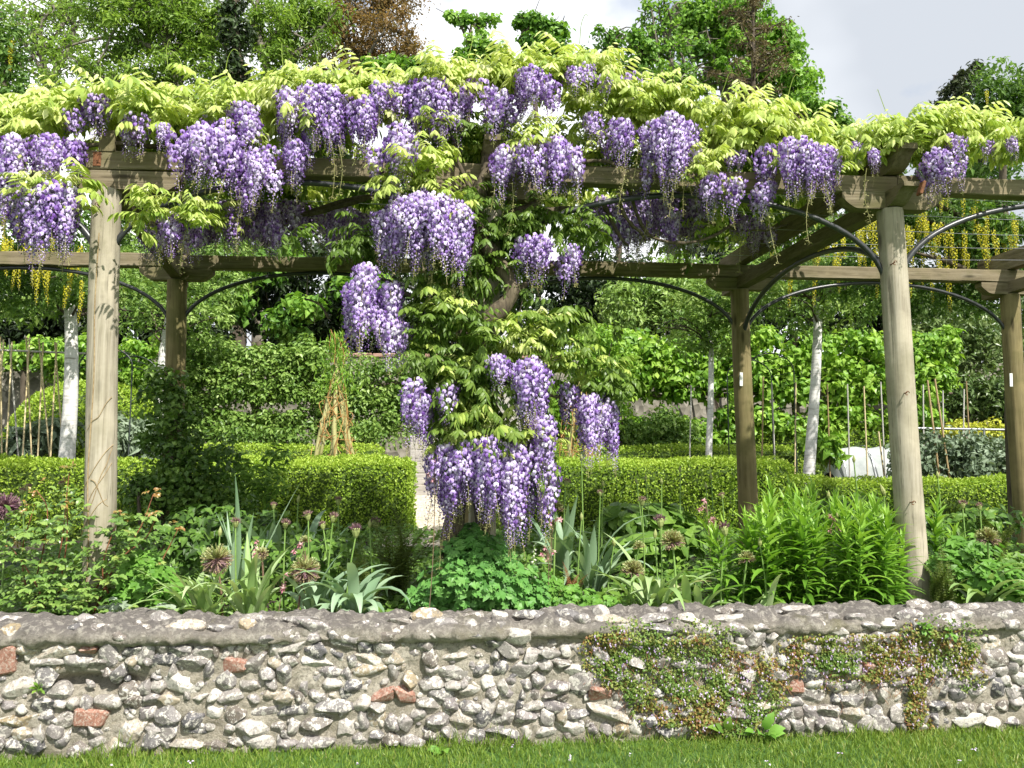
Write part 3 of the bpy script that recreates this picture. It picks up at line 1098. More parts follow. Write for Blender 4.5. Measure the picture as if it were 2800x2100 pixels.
rq = np.random.default_rng(8)
tube(mb, spline([on_post(-.35, .55), on_post(-.25, 1.0), on_post(-.42, 1.35), on_post(-.15, 1.9), on_post(-.22, 2.3), on_post(-.05, 2.75)], 30), .0035, 5)
objw(mb, 'stem', m_dry, dv)
for z0, a0, a1, dz in ((1.02, -1.2, .8, .22), (1.1, -1.1, 1.1, .30), (1.25, -1.0, 1.2, .28), (1.5, 1.1, -.3, -.35), (1.6, -.6, 1.0, .2), (.95, -1.0, .9, -.12), (1.18, .9, -.2, .15)):
    mb = MB(); tube(mb, spline([on_post(a0 + (a1 - a0) * t, z0 + dz * t + rq.normal(0, .012)) for t in np.linspace(0, 1, 5)], 14), .0022, 4)
    objw(mb, 'twig', m_dry, dv)

# ================================================================ WISTERIA
m_raceme = leaf_mat('wisteria_flower', [(0.13, 0.05, 0.27), (0.27, 0.15, 0.48), (0.44, 0.32, 0.66), (0.62, 0.52, 0.80), (0.82, 0.76, 0.92)], trans=0.22, rough=0.55, spec=0.25, tcol=1.0, objrand=0.26)
m_rachis = plain_mat('wisteria_rachis', (0.22, 0.24, 0.08), (0.36, 0.32, 0.14), 30, 0.6)
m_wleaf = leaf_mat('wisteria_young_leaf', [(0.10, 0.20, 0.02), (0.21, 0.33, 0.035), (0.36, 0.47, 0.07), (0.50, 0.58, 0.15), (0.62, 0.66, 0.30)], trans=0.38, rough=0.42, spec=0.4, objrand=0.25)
m_wdark = leaf_mat('wisteria_shade_tone_leaf', [(0.06, 0.12, 0.014), (0.12, 0.21, 0.024), (0.22, 0.32, 0.045)], trans=0.38, rough=0.42, objrand=0.2)  # darker version of the young leaf, shade painted into its greens
m_vine, nt, b = new_mat('wisteria_bark')
v = obj_vec(nt, (30, 30, 6), world_space=True)
n1 = noise(nt, 1.2, 6, 0.65, v, 0.6)
c = ramp(nt, n1, [(0.3, (0.035, 0.027, 0.018)), (0.5, (0.09, 0.07, 0.042)), (0.75, (0.17, 0.14, 0.09))])
nt.links.new(c, b.inputs['Base Color']); b.inputs['Roughness'].default_value = 0.9
bump(nt, b, n1, 0.7, 0.01)

rw = np.random.default_rng(42)
# floret: a domed banner facing outward with a darker keel below it
_ring = [(0.5 + .5 * math.cos(q), .5 * math.sin(q), .02) for q in np.arange(6) * math.pi / 3]
BANNER = _t(_ring + [(.5, 0, .20)], [(6, k, (k + 1) % 6) for k in range(6)])
KEEL = _t([(.05, .22, .0), (.05, -.22, .0), (.5, 0, .30), (.55, .0, .62), (-.1, 0, .35)], [(0, 2, 3), (2, 1, 3), (0, 3, 4), (3, 1, 4)])


def raceme_mesh(L, n, r0, seed, full=0.72):
    rng = np.random.default_rng(seed)
    mb = MB()
    k = np.arange(n)
    t = (k + rng.random(n)) / n
    ang = k * 2.39996 + rng.normal(0, .25, n)
    sway = 0.018 * np.sin(t * 3 + seed)
    open_ = np.clip((full - t) / 0.30 + .55, 0.22, 1)          # buds towards the tip
    rad = r0 * np.minimum(1, (t * 6 + .45)) * (1 - 0.74 * t) * rng.uniform(.7, 1.15, n)
    out = np.stack([np.cos(ang), np.sin(ang), rng.normal(-.05, .22, n)], -1)
    C = np.stack([np.cos(ang) * rad + sway, np.sin(ang) * rad, -t * L], -1)
    s = 0.030 * open_ * rng.uniform(.8, 1.15, n)
    upv = np.stack([rng.normal(0, .3, n), rng.normal(0, .3, n), np.ones(n)], -1)
    A = nrm(upv - out * np.sum(upv * out, -1, keepdims=True))
    tone = np.clip(.68 + rng.normal(0, .23, n) - .12 * t, 0.12, 1)
    place(mb, BANNER, C - A * (s * .5)[:, None] * np.array([1, 1, 1]), A, out, s, s * 1.05, tone)
    place(mb, KEEL, C - A * (s * .35)[:, None] + out * .002, A, out, s * .75, s * .8, np.clip(tone - .45, 0, .5))
    ax = np.stack([.018 * np.sin(np.linspace(0, 1.12, 8) * 3 + seed), np.zeros(8), -np.linspace(-.03, 1.12, 8) * L], -1)
    tube(mb, ax, np.linspace(.0025, .001, 8), 4, mat=1, cap=False)
    nb = 14                                                     # tiny closed buds at the end
    tb = rng.uniform(.9, 1.12, nb)
    d = rvec(rng, nb); d[:, 2] = -abs(d[:, 2]) * .5
    place(mb, LEAF2, np.stack([.018 * np.sin(tb * 3 + seed), np.zeros(nb), -tb * L], -1) + d * .004, d, rvec(rng, nb), rng.uniform(.008, .016, nb), .005, .3, mat=1)
    return mb


def spent_mesh(L, n, seed):
    """raceme that has dropped its flowers: thin stem with short stalks"""
    rng = np.random.default_rng(seed)
    mb = MB()
    ax = np.stack([.02 * np.sin(np.linspace(0, 1, 8) * 3 + seed), .01 * np.sin(np.linspace(0, 1, 8) * 4), -np.linspace(0, 1, 8) * L], -1)
    tube(mb, ax, np.linspace(.0022, .001, 8), 4, mat=1, cap=False)
    t = rng.random(n)
    d = rvec(rng, n); d[:, 2] = -.3
    base = np.stack([.02 * np.sin(t * 3 + seed), .01 * np.sin(t * 4), -t * L], -1)
    place(mb, LEAF2, base, d, rvec(rng, n), rng.uniform(.012, .024, n), .003, .5, mat=1)
    place(mb, LEAF4, base + nrm(d) * .017, d, rvec(rng, n), .010, .007, rng.uniform(.3, .8, n), mat=1)
    return mb


RAC = []
for k, (L, n, r0) in enumerate([(.27, 88, .058), (.32, 104, .062), (.36, 116, .062), (.42, 128, .060), (.30, 92, .068), (.38, 110, .058), (.24, 76, .062), (.46, 130, .060)]):
    q = raceme_mesh(L, n, r0, 100 + k, .75 if k % 2 else .6)
    RAC.append((q, q.mesh('raceme', [m_raceme, m_rachis]), L))
SPENT = []
for k, L in enumerate((.22, .28, .34)):
    q = spent_mesh(L, 40, 130 + k)
    SPENT.append((q, q.mesh('spent_raceme', [m_raceme, m_rachis]), L))


def pinnate(mb, rng, base, az, el, L, nl, ll, lw, tone, droop=1.0, mat=0, curl=.9):
    """compound leaf: arching rachis with hanging leaflets"""
    t = np.linspace(0, 1, 9)
    e = el - curl * t ** 1.4
    h = np.array([math.cos(az), math.sin(az), 0.0]); s = np.array([-math.sin(az), math.cos(az), 0.0])
    st = L / 8
    pts = [np.asarray(base, float)]
    for k in range(8):
        pts.append(pts[-1] + st * (math.cos(e[k]) * h + np.array([0, 0, math.sin(e[k])])))
    pts = np.array(pts)
    tube(mb, pts[::2], np.linspace(.0022, .001, 5), 3, mat=mat, rnd=tone * .9, cap=False)
    P, A, Nn, LL = [], [], [], []
    for k in range(nl):
        tt = .28 + .72 * k / (nl - 1)
        p = np.array([np.interp(tt, t, pts[:, q]) for q in range(3)])
        i = min(7, int(tt * 8))
        fw = nrm(pts[i + 1] - pts[i])
        size = ll * (1.0 - .25 * abs(tt - .6)) * rng.uniform(.85, 1.1)
        for sd in ((-1, 1) if k < nl - 1 else (0,)):
            a_ = fw * (.55 if sd else 1.0) + s * sd * .85 + np.array([0, 0, -droop * (.75 if sd else .5)]) + rng.normal(0, .12, 3)
            P.append(p); A.append(a_); LL.append(size)
            Nn.append(np.array([0, 0, 1.0]) + fw * .3 + s * sd * (-.55) * 0 + rng.normal(0, .2, 3))
    LL = np.array(LL)
    place(mb, DROOP, P, A, Nn, LL, LL * lw, np.clip(tone + rng.normal(0, .09, len(P)), 0, 1), mat)


def spray_mesh(seed, n, spread, ll, tone, droop, up=(.2, 1.2)):
    rng = np.random.default_rng(seed)
    mb = MB()
    stem = spline([(0, 0, -.06), (rng.normal(0, .02), rng.normal(0, .02), .05), (rng.normal(0, .03), rng.normal(0, .03), .14)], 6)
    tube(mb, stem, np.linspace(.004, .0018, 6), 4, rnd=.2, cap=False)
    for k in range(n):
        b0 = stem[int(rng.integers(1, 6))]
        pinnate(mb, rng, b0, k * 2.4 + rng.normal(0, .3), rng.uniform(*up), spread * rng.uniform(.75, 1.2), int(rng.integers(5, 7)), ll * rng.uniform(.8, 1.15), .40, np.clip(tone + rng.normal(0, .1), 0, 1), droop, curl=rng.uniform(.9, 1.7))
    return mb


SPR = []
for k in range(8):
    q = spray_mesh(200 + k, 7, .20, .082, .62, 1.25 if k % 2 else .85)
    SPR.append((q, q.mesh('leaf_spray', m_wleaf)))
SPH = []                                                        # sprays whose darker leaf colour has the shade put into it
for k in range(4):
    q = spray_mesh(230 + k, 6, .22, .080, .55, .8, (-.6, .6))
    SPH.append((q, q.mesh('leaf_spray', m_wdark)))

# flower clusters traced from the photograph: x0, x1, y of the tops, y of the tips, depth, density
FRONT = [
    (0, 75, 365, 600, 4.60, 1.2), (75, 235, 370, 520, 4.62, 1.2), (45, 220, 490, 735, 4.55, 1.3), (0, 45, 515, 640, 4.6, 1),
    (215, 335, 262, 375, 4.75, 1.1), (330, 407, 315, 428, 4.70, 1.2), (420, 475, 335, 408, 4.72, 1), (470, 655, 350, 515, 4.62, 1.3), (590, 720, 315, 430, 4.7, 1),
    (655, 765, 405, 565, 4.58, 1.35), (725, 1000, 240, 405, 4.72, 1.35), (755, 835, 380, 538, 4.66, 1.1), (830, 880, 335, 470, 4.64, 1), (880, 945, 315, 440, 4.66, 1),
    (985, 1040, 260, 415, 4.7, 1.1), (1110, 1250, 215, 400, 4.72, 1.3), (1040, 1120, 270, 340, 4.78, 1), (1250, 1350, 220, 338, 4.76, 1.2), (1335, 1410, 252, 398, 4.66, 1.25), (1400, 1515, 192, 330, 4.70, 1.3),
    (1505, 1650, 180, 268, 4.76, 1.1), (1010, 1170, 375, 510, 4.60, 1.2), (1030, 1290, 525, 765, 4.50, 2.3), (1050, 1260, 540, 710, 4.44, 1.3), (1355, 1595, 380, 545, 4.60, 1.35),
    (1640, 1740, 325, 460, 4.68, 1.0), (1750, 1910, 318, 535, 4.64, 1.4), (1415, 1510, 640, 775, 4.66, 1.3), (1525, 1590, 665, 785, 4.70, .9), (1905, 2020, 475, 605, 4.66, 1.3),
    (2050, 2300, 385, 560, 4.58, 1.5), (2050, 2145, 500, 605, 4.62, 1.1), (2360, 2415, 412, 472, 4.66, .9), (2510, 2650, 410, 540, 4.66, 1.15), (2570, 2660, 370, 460, 4.7, .9),
    (2740, 2800, 378, 445, 4.72, 1.2), (405, 540, 585, 705, 4.62, 1.1), (945, 1090, 715, 995, 4.52, 1.3), (1035, 1135, 880, 1012, 4.56, 1.1),
    (1300, 1400, 970, 1070, 4.42, 1.3), (1395, 1500, 985, 1155, 4.40, 1.5), (1100, 1185, 1045, 1228, 4.46, 1.5), (1185, 1265, 1045, 1158, 4.46, 1.3), (1440, 1515, 1130, 1310, 4.44, 1.3),
    (1570, 1695, 1075, 1265, 4.62, 1.35), (1525, 1585, 1050, 1180, 4.66, 1), (1165, 1510, 1190, 1455, 4.46, 1.75), (1360, 1440, 1260, 1490, 4.42, 1.4), (1220, 1420, 1200, 1400, 4.40, .8),
    (2000, 2060, 410, 450, 4.75, .6), (560, 735, 285, 405, 4.74, .9), (1000, 1120, 225, 335, 4.76, 1), (1040, 1130, 335, 430, 4.66, .8), (1170, 1260, 305, 420, 4.72, .8), (1590, 1660, 315, 410, 4.74, .7), (1280, 1350, 330, 410, 4.85, .6), (1735, 1785, 340, 430, 4.74, .8), (1960, 2060, 405, 475, 4.74, .7), (2310, 2360, 395, 450, 4.76, .6), (2660, 2740, 385, 450, 4.76, .6), (160, 225, 300, 400, 4.74, .8), (640, 720, 420, 500, 4.72, .8), (1650, 1760, 200, 300, 4.85, .5), (1850, 1905, 410, 470, 4.72, .7)]
BACK = [(380, 1010, 555, 705, 5.2, 6.7, .85), (1300, 1420, 600, 720, 5.4, 6.4, .8), (1590, 1920, 520, 725, 5.0, 6.4, 1.15), (1800, 1925, 500, 720, 5.3, 6.3, .7), (2045, 2120, 615, 705, 5.6, 6.6, .8),
        (540, 800, 600, 700, 5.0, 6.0, .5), (1950, 2080, 590, 680, 5.2, 6.4, .5), (850, 1040, 580, 690, 5.6, 6.7, .5), (1280, 1420, 690, 770, 5.5, 6.6, .5)]
wist = thing('wisteria', 'old wisteria in full lilac bloom climbing the pergola with hanging racemes and lime young leaves', 'wisteria', (0.13, 4.72, 0.53))
slots = []                                                      # (world point of the top, variant, scale, spent?)


def fill(x0, x1, y0, y1, ya, yb, dens, scale=1.0, small=False):
    Ym = (ya + yb) / 2
    ppm = FPX / Ym * 1.0
    want = (y1 - y0) / ppm
    area = (x1 - x0) * (y1 - y0)
    n = max(2, int(round(dens * area / (0.105 * ppm * 0.30 * ppm))))
    for k in range(n):
        ly = min(want, rw.uniform(.20, .50))
        L = ly * scale
        vi = int(np.argmin([abs(q[2] - L) + rw.uniform(0, .08) for q in RAC]))
        s = np.clip(L / RAC[vi][2], .6, 1.15)
        u = rw.uniform(-1, 1)
        px = (x0 + x1) / 2 + u * max(4, (x1 - x0) / 2 - 0.035 * ppm)
        if rw.random() < .12:
            px += rw.normal(0, 22)
        hi = y0 + (1 - math.sqrt(max(0, 1 - u * u))) * .30 * (y1 - y0) + rw.normal(0, 5)
        lo = y1 - u * u * .22 * (y1 - y0) - abs(rw.normal(0, .10)) * (y1 - y0)
        top_px = hi + max(0.0, lo - hi - RAC[vi][2] * s * ppm) * (rw.random() ** .8)
        slots.append((at(px, top_px, rw.uniform(ya, yb) + .10 * abs(u)), vi, s, False))


for (x0, x1, y0, y1, Y, dn) in FRONT:
    fill(x0, x1, y0, y1, Y - .20, Y + .06, dn * 2.7)
nf = len(slots)
for (x0, x1, y0, y1, ya, yb, dn) in BACK:
    fill(x0, x1, y0, y1, ya, yb, dn * 5.5, .9)
for (x, y, Y) in ((450, 620, 4.6), (500, 630, 4.6), (905, 380, 4.6), (925, 395, 4.6), (2370, 460, 4.64), (1850, 440, 4.6), (1880, 470, 4.6), (1735, 400, 4.62), (2270, 510, 4.56), (2220, 520, 4.56), (1350, 460, 4.56), (1400, 500, 4.55),
                  (1240, 720, 4.5), (1180, 720, 4.48), (1850, 560, 5.0), (1700, 480, 4.6), (1200, 1420, 4.5), (1500, 1380, 4.5), (660, 540, 4.6), (2100, 580, 4.6), (870, 790, 5.6), (1820, 430, 4.62), (2030, 620, 5.5), (1480, 480, 4.58), (1640, 560, 5), (1760, 600, 5)):
    slots.append((at(x, y, Y), int(rw.integers(3)), rw.uniform(.8, 1.15), True))
wl = np.array(wist.location)
print('racemes', nf, len(slots))
order = sorted(range(len(slots)), key=lambda k: slots[k][0][1] + rw.uniform(0, .3) - (10 if slots[k][3] else 0))
more = MB()
for r_, k in enumerate(order):
    p, vi, s, sp_ = slots[k]
    src = (SPENT if sp_ else RAC)[vi]
    M4 = mtx(p - wl, rw.uniform(0, 6.28), (s * rw.uniform(.92, 1.1), s * rw.uniform(.92, 1.1), s), rw.normal(0, .07), rw.normal(0, .07))
    if r_ < 298:
        put('spent_raceme' if sp_ else 'raceme', src[1], wist, M4)
    else:
        more.merge(src[0], M4, rw.normal(0, .05))
if more.n:
    tag(more.obj('raceme_mass', [m_raceme, m_rachis], wist), kind='stuff')

# ---- leaf sprays. crest outline of the photograph: x, top y, bottom y
crest = np.array([(-60, 250, 370), (0, 240, 360), (120, 250, 350), (230, 205, 300), (330, 205, 330), (430, 195, 350), (520, 190, 360), (575, 165, 350), (640, 215, 300), (700, 205, 280), (800, 195, 260),
                  (900, 190, 255), (1000, 205, 270), (1100, 195, 260), (1180, 155, 235), (1280, 160, 230), (1400, 140, 215), (1500, 130, 200), (1560, 108, 200), (1640, 130, 210), (1700, 190, 280),
                  (1780, 205, 330), (1860, 210, 360), (1900, 245, 400), (1990, 230, 400), (2060, 255, 390), (2150, 285, 400), (2230, 320, 410), (2290, 350, 420), (2370, 300, 400), (2450, 285, 400), (2560, 280, 370),
                  (2660, 290, 370), (2760, 300, 385), (2860, 300, 400)], float)
sprays = []
for k in range(260):
    x = rw.uniform(-60, 2860)
    t_, b_ = np.interp(x, crest[:, 0], crest[:, 1]), np.interp(x, crest[:, 0], crest[:, 2])
    y = t_ + 100 + (b_ - t_ - 75) * rw.random() ** 1.2
    Y = 4.76 + .5 * rw.random() - .08 * (y - t_) / max(20, b_ - t_)
    if any(q[0] - 10 < x < q[1] + 10 and q[2] + 15 < y < q[3] for q in FRONT) and rw.random() < .8:
        Y += .25
    sprays.append((at(x, y, Y), rw.uniform(.82, 1.12), 0))
for k in range(90):                                             # extra along the very top edge
    x = rw.uniform(-40, 2840)
    t_ = np.interp(x, crest[:, 0], crest[:, 1])
    sprays.append((at(x, t_ + rw.uniform(85, 125), rw.uniform(4.8, 5.2)), rw.uniform(.7, 1.0), 0))
patches = [(370, 560, 520, 590, 4.50, 9, 0), (30, 120, 450, 520, 4.55, 5, 0), (150, 220, 480, 540, 4.54, 3, 0), (1100, 1240, 400, 540, 4.46, 10, 0), (1050, 1100, 430, 480, 4.5, 2, 0), (1420, 1560, 350, 400, 4.6, 5, 0),
           (1880, 1960, 380, 470, 4.6, 6, 0), (2110, 2160, 370, 410, 4.6, 2, 0), (840, 860, 330, 350, 4.6, 1, 0), (1150, 1200, 290, 330, 4.65, 2, 0), (1200, 1250, 370, 390, 4.6, 1, 0), (780, 1000, 640, 700, 4.6, 2, 1),
           (1320, 1640, 560, 690, 4.75, 24, 1), (960, 1050, 620, 760, 4.75, 8, 1), (1130, 1330, 800, 1010, 4.48, 26, 2), (1330, 1600, 860, 990, 4.55, 22, 2), (1180, 1330, 960, 1060, 4.46, 8, 2), (1240, 1510, 1060, 1200, 4.44, 22, 2), (1300, 1480, 980, 1080, 4.52, 10, 2), (1150, 1300, 700, 800, 4.7, 8, 1),
           (1150, 1260, 780, 860, 4.56, 6, 2), (1580, 1700, 960, 1060, 4.65, 9, 2), (1480, 1540, 820, 900, 4.6, 4, 2), (1180, 1230, 1100, 1180, 4.5, 4, 2), (1420, 1500, 1180, 1260, 4.42, 3, 2), (1600, 1760, 820, 900, 5.2, 2, 1),
           (380, 640, 540, 580, 5.4, 5, 0), (1910, 1960, 560, 600, 5.4, 3, 0), (1210, 1400, 300, 400, 4.85, 8, 1), (640, 740, 300, 360, 4.72, 4, 0), (2220, 2330, 400, 430, 4.66, 3, 0), (1330, 1345, 1180, 1200, 4.3, 1, 0), (1560, 1700, 220, 320, 4.9, 12, 0), (1600, 1760, 300, 380, 4.85, 8, 0), (1290, 1360, 290, 380, 4.9, 5, 0), (1250, 1340, 520, 760, 4.60, 9, 1), (1360, 1440, 700, 800, 4.66, 4, 1)]
for (x0, x1, y0, y1, Y, n, kind) in patches:
    for k in range(n):
        sprays.append((at(rw.uniform(x0, x1), rw.uniform(y0, y1) + (55 if kind != 1 else 20), Y + rw.uniform(-.08, .10)), rw.uniform(.55, .85), kind))
for k in range(350):                                            # the leafy roof behind the crest, over the wires
    x, y = rw.uniform(-2.4, 3.1), rw.uniform(5.0, 6.95)
    sprays.append((np.array([x, y, 3.34 + .16 * rw.random() + .10 * float(fbm(np.array(x), np.array(y), 9)) - .04 * (y - FY) / 2]), rw.uniform(.9, 1.3), 3))
front_first = sorted(range(len(sprays)), key=lambda k: (sprays[k][2] == 3, sprays[k][0][1]))
smore = MB(); sdark = MB()
for r_, k in enumerate(front_first):
    p, s, kind = sprays[k]
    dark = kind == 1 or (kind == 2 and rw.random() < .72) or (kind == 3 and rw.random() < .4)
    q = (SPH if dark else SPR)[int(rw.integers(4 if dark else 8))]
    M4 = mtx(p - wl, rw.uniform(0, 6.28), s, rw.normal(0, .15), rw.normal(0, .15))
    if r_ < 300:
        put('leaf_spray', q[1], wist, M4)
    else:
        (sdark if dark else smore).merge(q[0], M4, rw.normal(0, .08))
tag(smore.obj('foliage_mass', m_wleaf, wist), kind='stuff')
tag(sdark.obj('shade_tone_foliage', m_wdark, wist), kind='stuff')

# ---- whippy young shoots above the crest
for (x, y0, x1, y1) in ((275, 215, 295, 145), (350, 190, 343, 140), (460, 190, 462, 110), (505, 210, 470, 140), (615, 205, 638, 135), (780, 230, 770, 120), (700, 230, 690, 180), (860, 210, 860, 110), (1280, 160, 1290, 70),
                        (1585, 120, 1600, 40), (1940, 330, 1995, 200), (2150, 290, 2175, 205), (2420, 300, 2400, 245), (2700, 380, 2705, 290), (2330, 330, 2300, 315)):
    a_, b_ = at(x, y0, 4.95), at(x1, y1, 4.9)
    mb = MB(); tube(mb, spline([a_, a_ * .45 + b_ * .55 + np.array([rw.normal(0, .02), 0, .02]), b_, b_ + np.array([(x1 - x) * .0008 + .01, 0, -.012])], 10), np.linspace(.0026, .0012, 10), 4, rnd=.5)
    objw(mb, 'shoot', m_wleaf, wist)


# ---- trunk and woody vines
def vine(name, pix, r0, r1, n=30, ns=9):
    pts = spline([at(*q) for q in pix], n)
    jit = np.cumsum(rw.normal(0, .0025, (n, 3)), axis=0) * .6
    rad = np.linspace(r0, r1, n) * (1 + .14 * np.sin(np.arange(n) * 1.3 + rw.uniform(0, 6)))
    mb = MB(); tube(mb, pts + jit, rad, ns)
    return objw(mb, name, m_vine, wist, True)


vine('trunk', [(1240, 1700, 4.70), (1235, 1480, 4.70), (1270, 1250, 4.72), (1262, 1060, 4.70), (1290, 930, 4.68), (1390, 825, 4.66), (1395, 770, 4.68), (1350, 700, 4.72), (1310, 640, 4.70), (1300, 590, 4.72), (1320, 520, 4.74), (1345, 420, 4.80)], .062, .036, 60, 12)
vine('trunk', [(1300, 1690, 4.78), (1320, 1400, 4.76), (1250, 1150, 4.76), (1270, 950, 4.74), (1250, 800, 4.72), (1285, 700, 4.70), (1330, 640, 4.76), (1400, 590, 4.85), (1470, 560, 4.95)], .045, .030, 46, 11)
for pix, r0, r1 in ([(1320, 545, 4.74), (1285, 505, 4.72), (1255, 440, 4.74), (1240, 360, 4.8)], .017, .010), ([(1345, 430, 4.8), (1360, 330, 4.85), (1340, 260, 4.9)], .03, .018), \
        ([(150, 425, 4.75), (190, 415, 4.78), (250, 398, 4.80), (340, 395, 4.84), (450, 405, 4.95), (700, 415, 5.05)], .016, .013), \
        ([(1560, 455, 4.76), (1630, 440, 4.78), (1700, 470, 4.82), (1760, 620, 5.0), (1810, 655, 5.0), (1880, 662, 5.0), (1950, 645, 5.05), (2010, 605, 5.2)], .013, .010), \
        ([(1690, 540, 4.9), (1720, 600, 4.95), (1760, 640, 5.0), (1770, 660, 5.0)], .014, .008), ([(1650, 560, 5.0), (1690, 640, 5.05), (1720, 670, 5.1)], .016, .008), \
        ([(1300, 640, 4.75), (1180, 560, 5.0), (1000, 545, 5.3), (800, 600, 5.7), (760, 640, 5.9)], .028, .012), ([(1000, 545, 5.3), (850, 585, 5.4), (740, 580, 5.6), (600, 590, 5.9)], .017, .008), \
        ([(900, 870, 5.8), (870, 830, 5.9), (830, 820, 6.0)], .010, .007), ([(1140, 820, 4.8), (1060, 780, 4.9), (1040, 760, 5.0)], .010, .006), ([(1400, 590, 4.85), (1600, 570, 5.3), (1800, 590, 5.7), (2000, 600, 6.2)], .024, .012), \
        ([(1390, 800, 4.68), (1440, 780, 4.7), (1480, 740, 4.8), (1560, 700, 5.0)], .022, .012), ([(1920, 600, 5.2), (1990, 625, 5.3), (2090, 630, 5.5), (2150, 615, 5.8)], .010, .007), \
        ([(1200, 900, 4.65), (1100, 930, 4.7), (1030, 905, 4.75)], .012, .006), ([(1300, 1000, 4.62), (1420, 1060, 4.58), (1560, 1090, 4.64)], .014, .008), ([(1280, 1120, 4.64), (1200, 1080, 4.56), (1130, 1065, 4.56)], .010, .006):
    vine('vine', pix, r0, r1, 24, 8)

# ================================================================ KITCHEN GARDEN BEHIND
m_box = leaf_mat('box_leaf', [(0.06, 0.13, 0.008), (0.15, 0.27, 0.014), (0.27, 0.41, 0.024), (0.38, 0.50, 0.05)], trans=0.3, rough=0.45)
m_boxin = plain_mat('box_interior', (0.03, 0.055, 0.010), (0.07, 0.115, 0.018), 30, 0.9)
m_esp = leaf_mat('espalier_leaf', [(0.05, 0.11, 0.014), (0.12, 0.23, 0.03), (0.23, 0.36, 0.065), (0.34, 0.46, 0.13)], trans=0.3, rough=0.42)
m_esp2 = leaf_mat('pear_leaf', [(0.05, 0.14, 0.01), (0.14, 0.30, 0.02), (0.26, 0.44, 0.04), (0.38, 0.54, 0.08)], trans=0.35, rough=0.4)
m_dark = leaf_mat('evergreen_leaf', [(0.010, 0.022, 0.005), (0.024, 0.048, 0.010), (0.05, 0.09, 0.018)], trans=0.15, rough=0.4)
m_mid = leaf_mat('shrub_leaf', [(0.035, 0.085, 0.011), (0.095, 0.19, 0.025), (0.19, 0.31, 0.05), (0.29, 0.40, 0.10)], trans=0.32, rough=0.42)
m_laurel = leaf_mat('laurel_leaf', [(0.03, 0.065, 0.012), (0.07, 0.13, 0.025), (0.13, 0.20, 0.05), (0.20, 0.26, 0.09)], trans=0.25, rough=0.35)
m_silver = leaf_mat('silver_leaf', [(0.10, 0.15, 0.085), (0.20, 0.27, 0.17), (0.33, 0.40, 0.29)], trans=0.2, rough=0.6)
m_euph = leaf_mat('euphorbia_bract', [(0.25, 0.32, 0.02), (0.45, 0.48, 0.03), (0.58, 0.55, 0.05)], trans=0.25)
m_bark = plain_mat('tree_bark', (0.045, 0.036, 0.025), (0.13, 0.105, 0.075), 14, 0.9, bmp=0.5, stretch=(1, 1, .3), bdist=0.02)
m_cane = plain_mat('bamboo_cane', (0.48, 0.38, 0.20), (0.64, 0.54, 0.33), 10, 0.55, stretch=(1, 1, .2))
m_canew = plain_mat('grey_cane', (0.36, 0.35, 0.32), (0.50, 0.48, 0.43), 10, 0.6, stretch=(1, 1, .2))
m_canes = plain_mat('brown_cane', (0.22, 0.15, 0.07), (0.36, 0.27, 0.14), 10, 0.6, stretch=(1, 1, .2))
m_wire = plain_mat('dark_green_wire', (0.025, 0.035, 0.03), (0.05, 0.06, 0.055), 8, 0.5)
m_willow = plain_mat('willow_rod', (0.26, 0.26, 0.09), (0.44, 0.42, 0.20), 16, 0.6, stretch=(1, 1, .3))
m_twig = plain_mat('willow_twig', (0.30, 0.15, 0.05), (0.45, 0.27, 0.09), 16, 0.6)
m_wgrey = wood_mat('grey_board', (0.22, 0.20, 0.18), (0.34, 0.32, 0.29), (0.48, 0.46, 0.43), 0, 0.15)
m_lead = plain_mat('grey_roof_wood', (0.30, 0.30, 0.29), (0.46, 0.46, 0.45), 9, 0.8)
m_fleece = plain_mat('white_fleece', (0.26, 0.29, 0.28), (0.40, 0.42, 0.41), 6, 0.7, bmp=.4, bdist=.02)

m_birch, nt, b = new_mat('white_birch_bark')
v = obj_vec(nt, (3, 3, 22), world_space=True)
n1 = noise(nt, 1.6, 6, 0.7, v)
c = ramp(nt, n1, [(0.34, (0.30, 0.28, 0.25)), (0.46, (0.58, 0.57, 0.54)), (0.7, (0.72, 0.71, 0.69))])
nt.links.new(c, b.inputs['Base Color']); b.inputs['Roughness'].default_value = 0.75
bump(nt, b, n1, 0.25, 0.006)


def clump(mb, rng, C, rad, per, L, W, tmpl=LEAF2, tone=.5, tvar=.18, flat=(1, 1, 1), up=.55, mat=0, edge=.55):
    """leaves in clumps: each clump is a small ball of leaves lit on its outer side"""
    C = np.asarray(C, float).reshape(-1, 3)
    n = len(C)
    rad = np.broadcast_to(np.asarray(rad, float), (n,))
    D = rvec(rng, n * per)
    rr = np.repeat(rad, per) * (edge + (1 - edge) * rng.random(n * per)) ** 1.0
    P = np.repeat(C, per, 0) + D * rr[:, None] * np.asarray(flat)
    Nn = D + rng.normal(0, .45, (n * per, 3)) + np.array([0, 0, up])
    A = np.cross(Nn, rvec(rng, n * per)) + np.array([0, 0, -.25])
    ct = np.repeat(rng.normal(0, tvar, n), per)
    s = rng.uniform(.7, 1.25, n * per)
    place(mb, tmpl, P, A, Nn, L * s, W * s, np.clip(tone + ct + rng.normal(0, .12, n * per), 0, 1), mat)


def shell_leaves(mb, rng, n, surf, L, W, tone, tvar=.15, tmpl=LEAF2, mat=0, depth=.09):
    """leaves on a clipped surface; surf(u, v) -> point, outward normal"""
    P, Nn = surf(rng.random(n), rng.random(n))
    P = P + Nn * (rng.random(n)[:, None] * depth - depth * .55)
    M_ = Nn + rng.normal(0, .75, (n, 3)) + np.array([0, 0, .3])
    A = np.cross(M_, rvec(rng, n)) + Nn * .7 + np.array([0, 0, .3])
    place(mb, tmpl, P, A, M_, rng.uniform(.7, 1.3, n) * L, rng.uniform(.7, 1.3, n) * W, np.clip(tone(P) + rng.normal(0, tvar, n), 0, 1), mat)


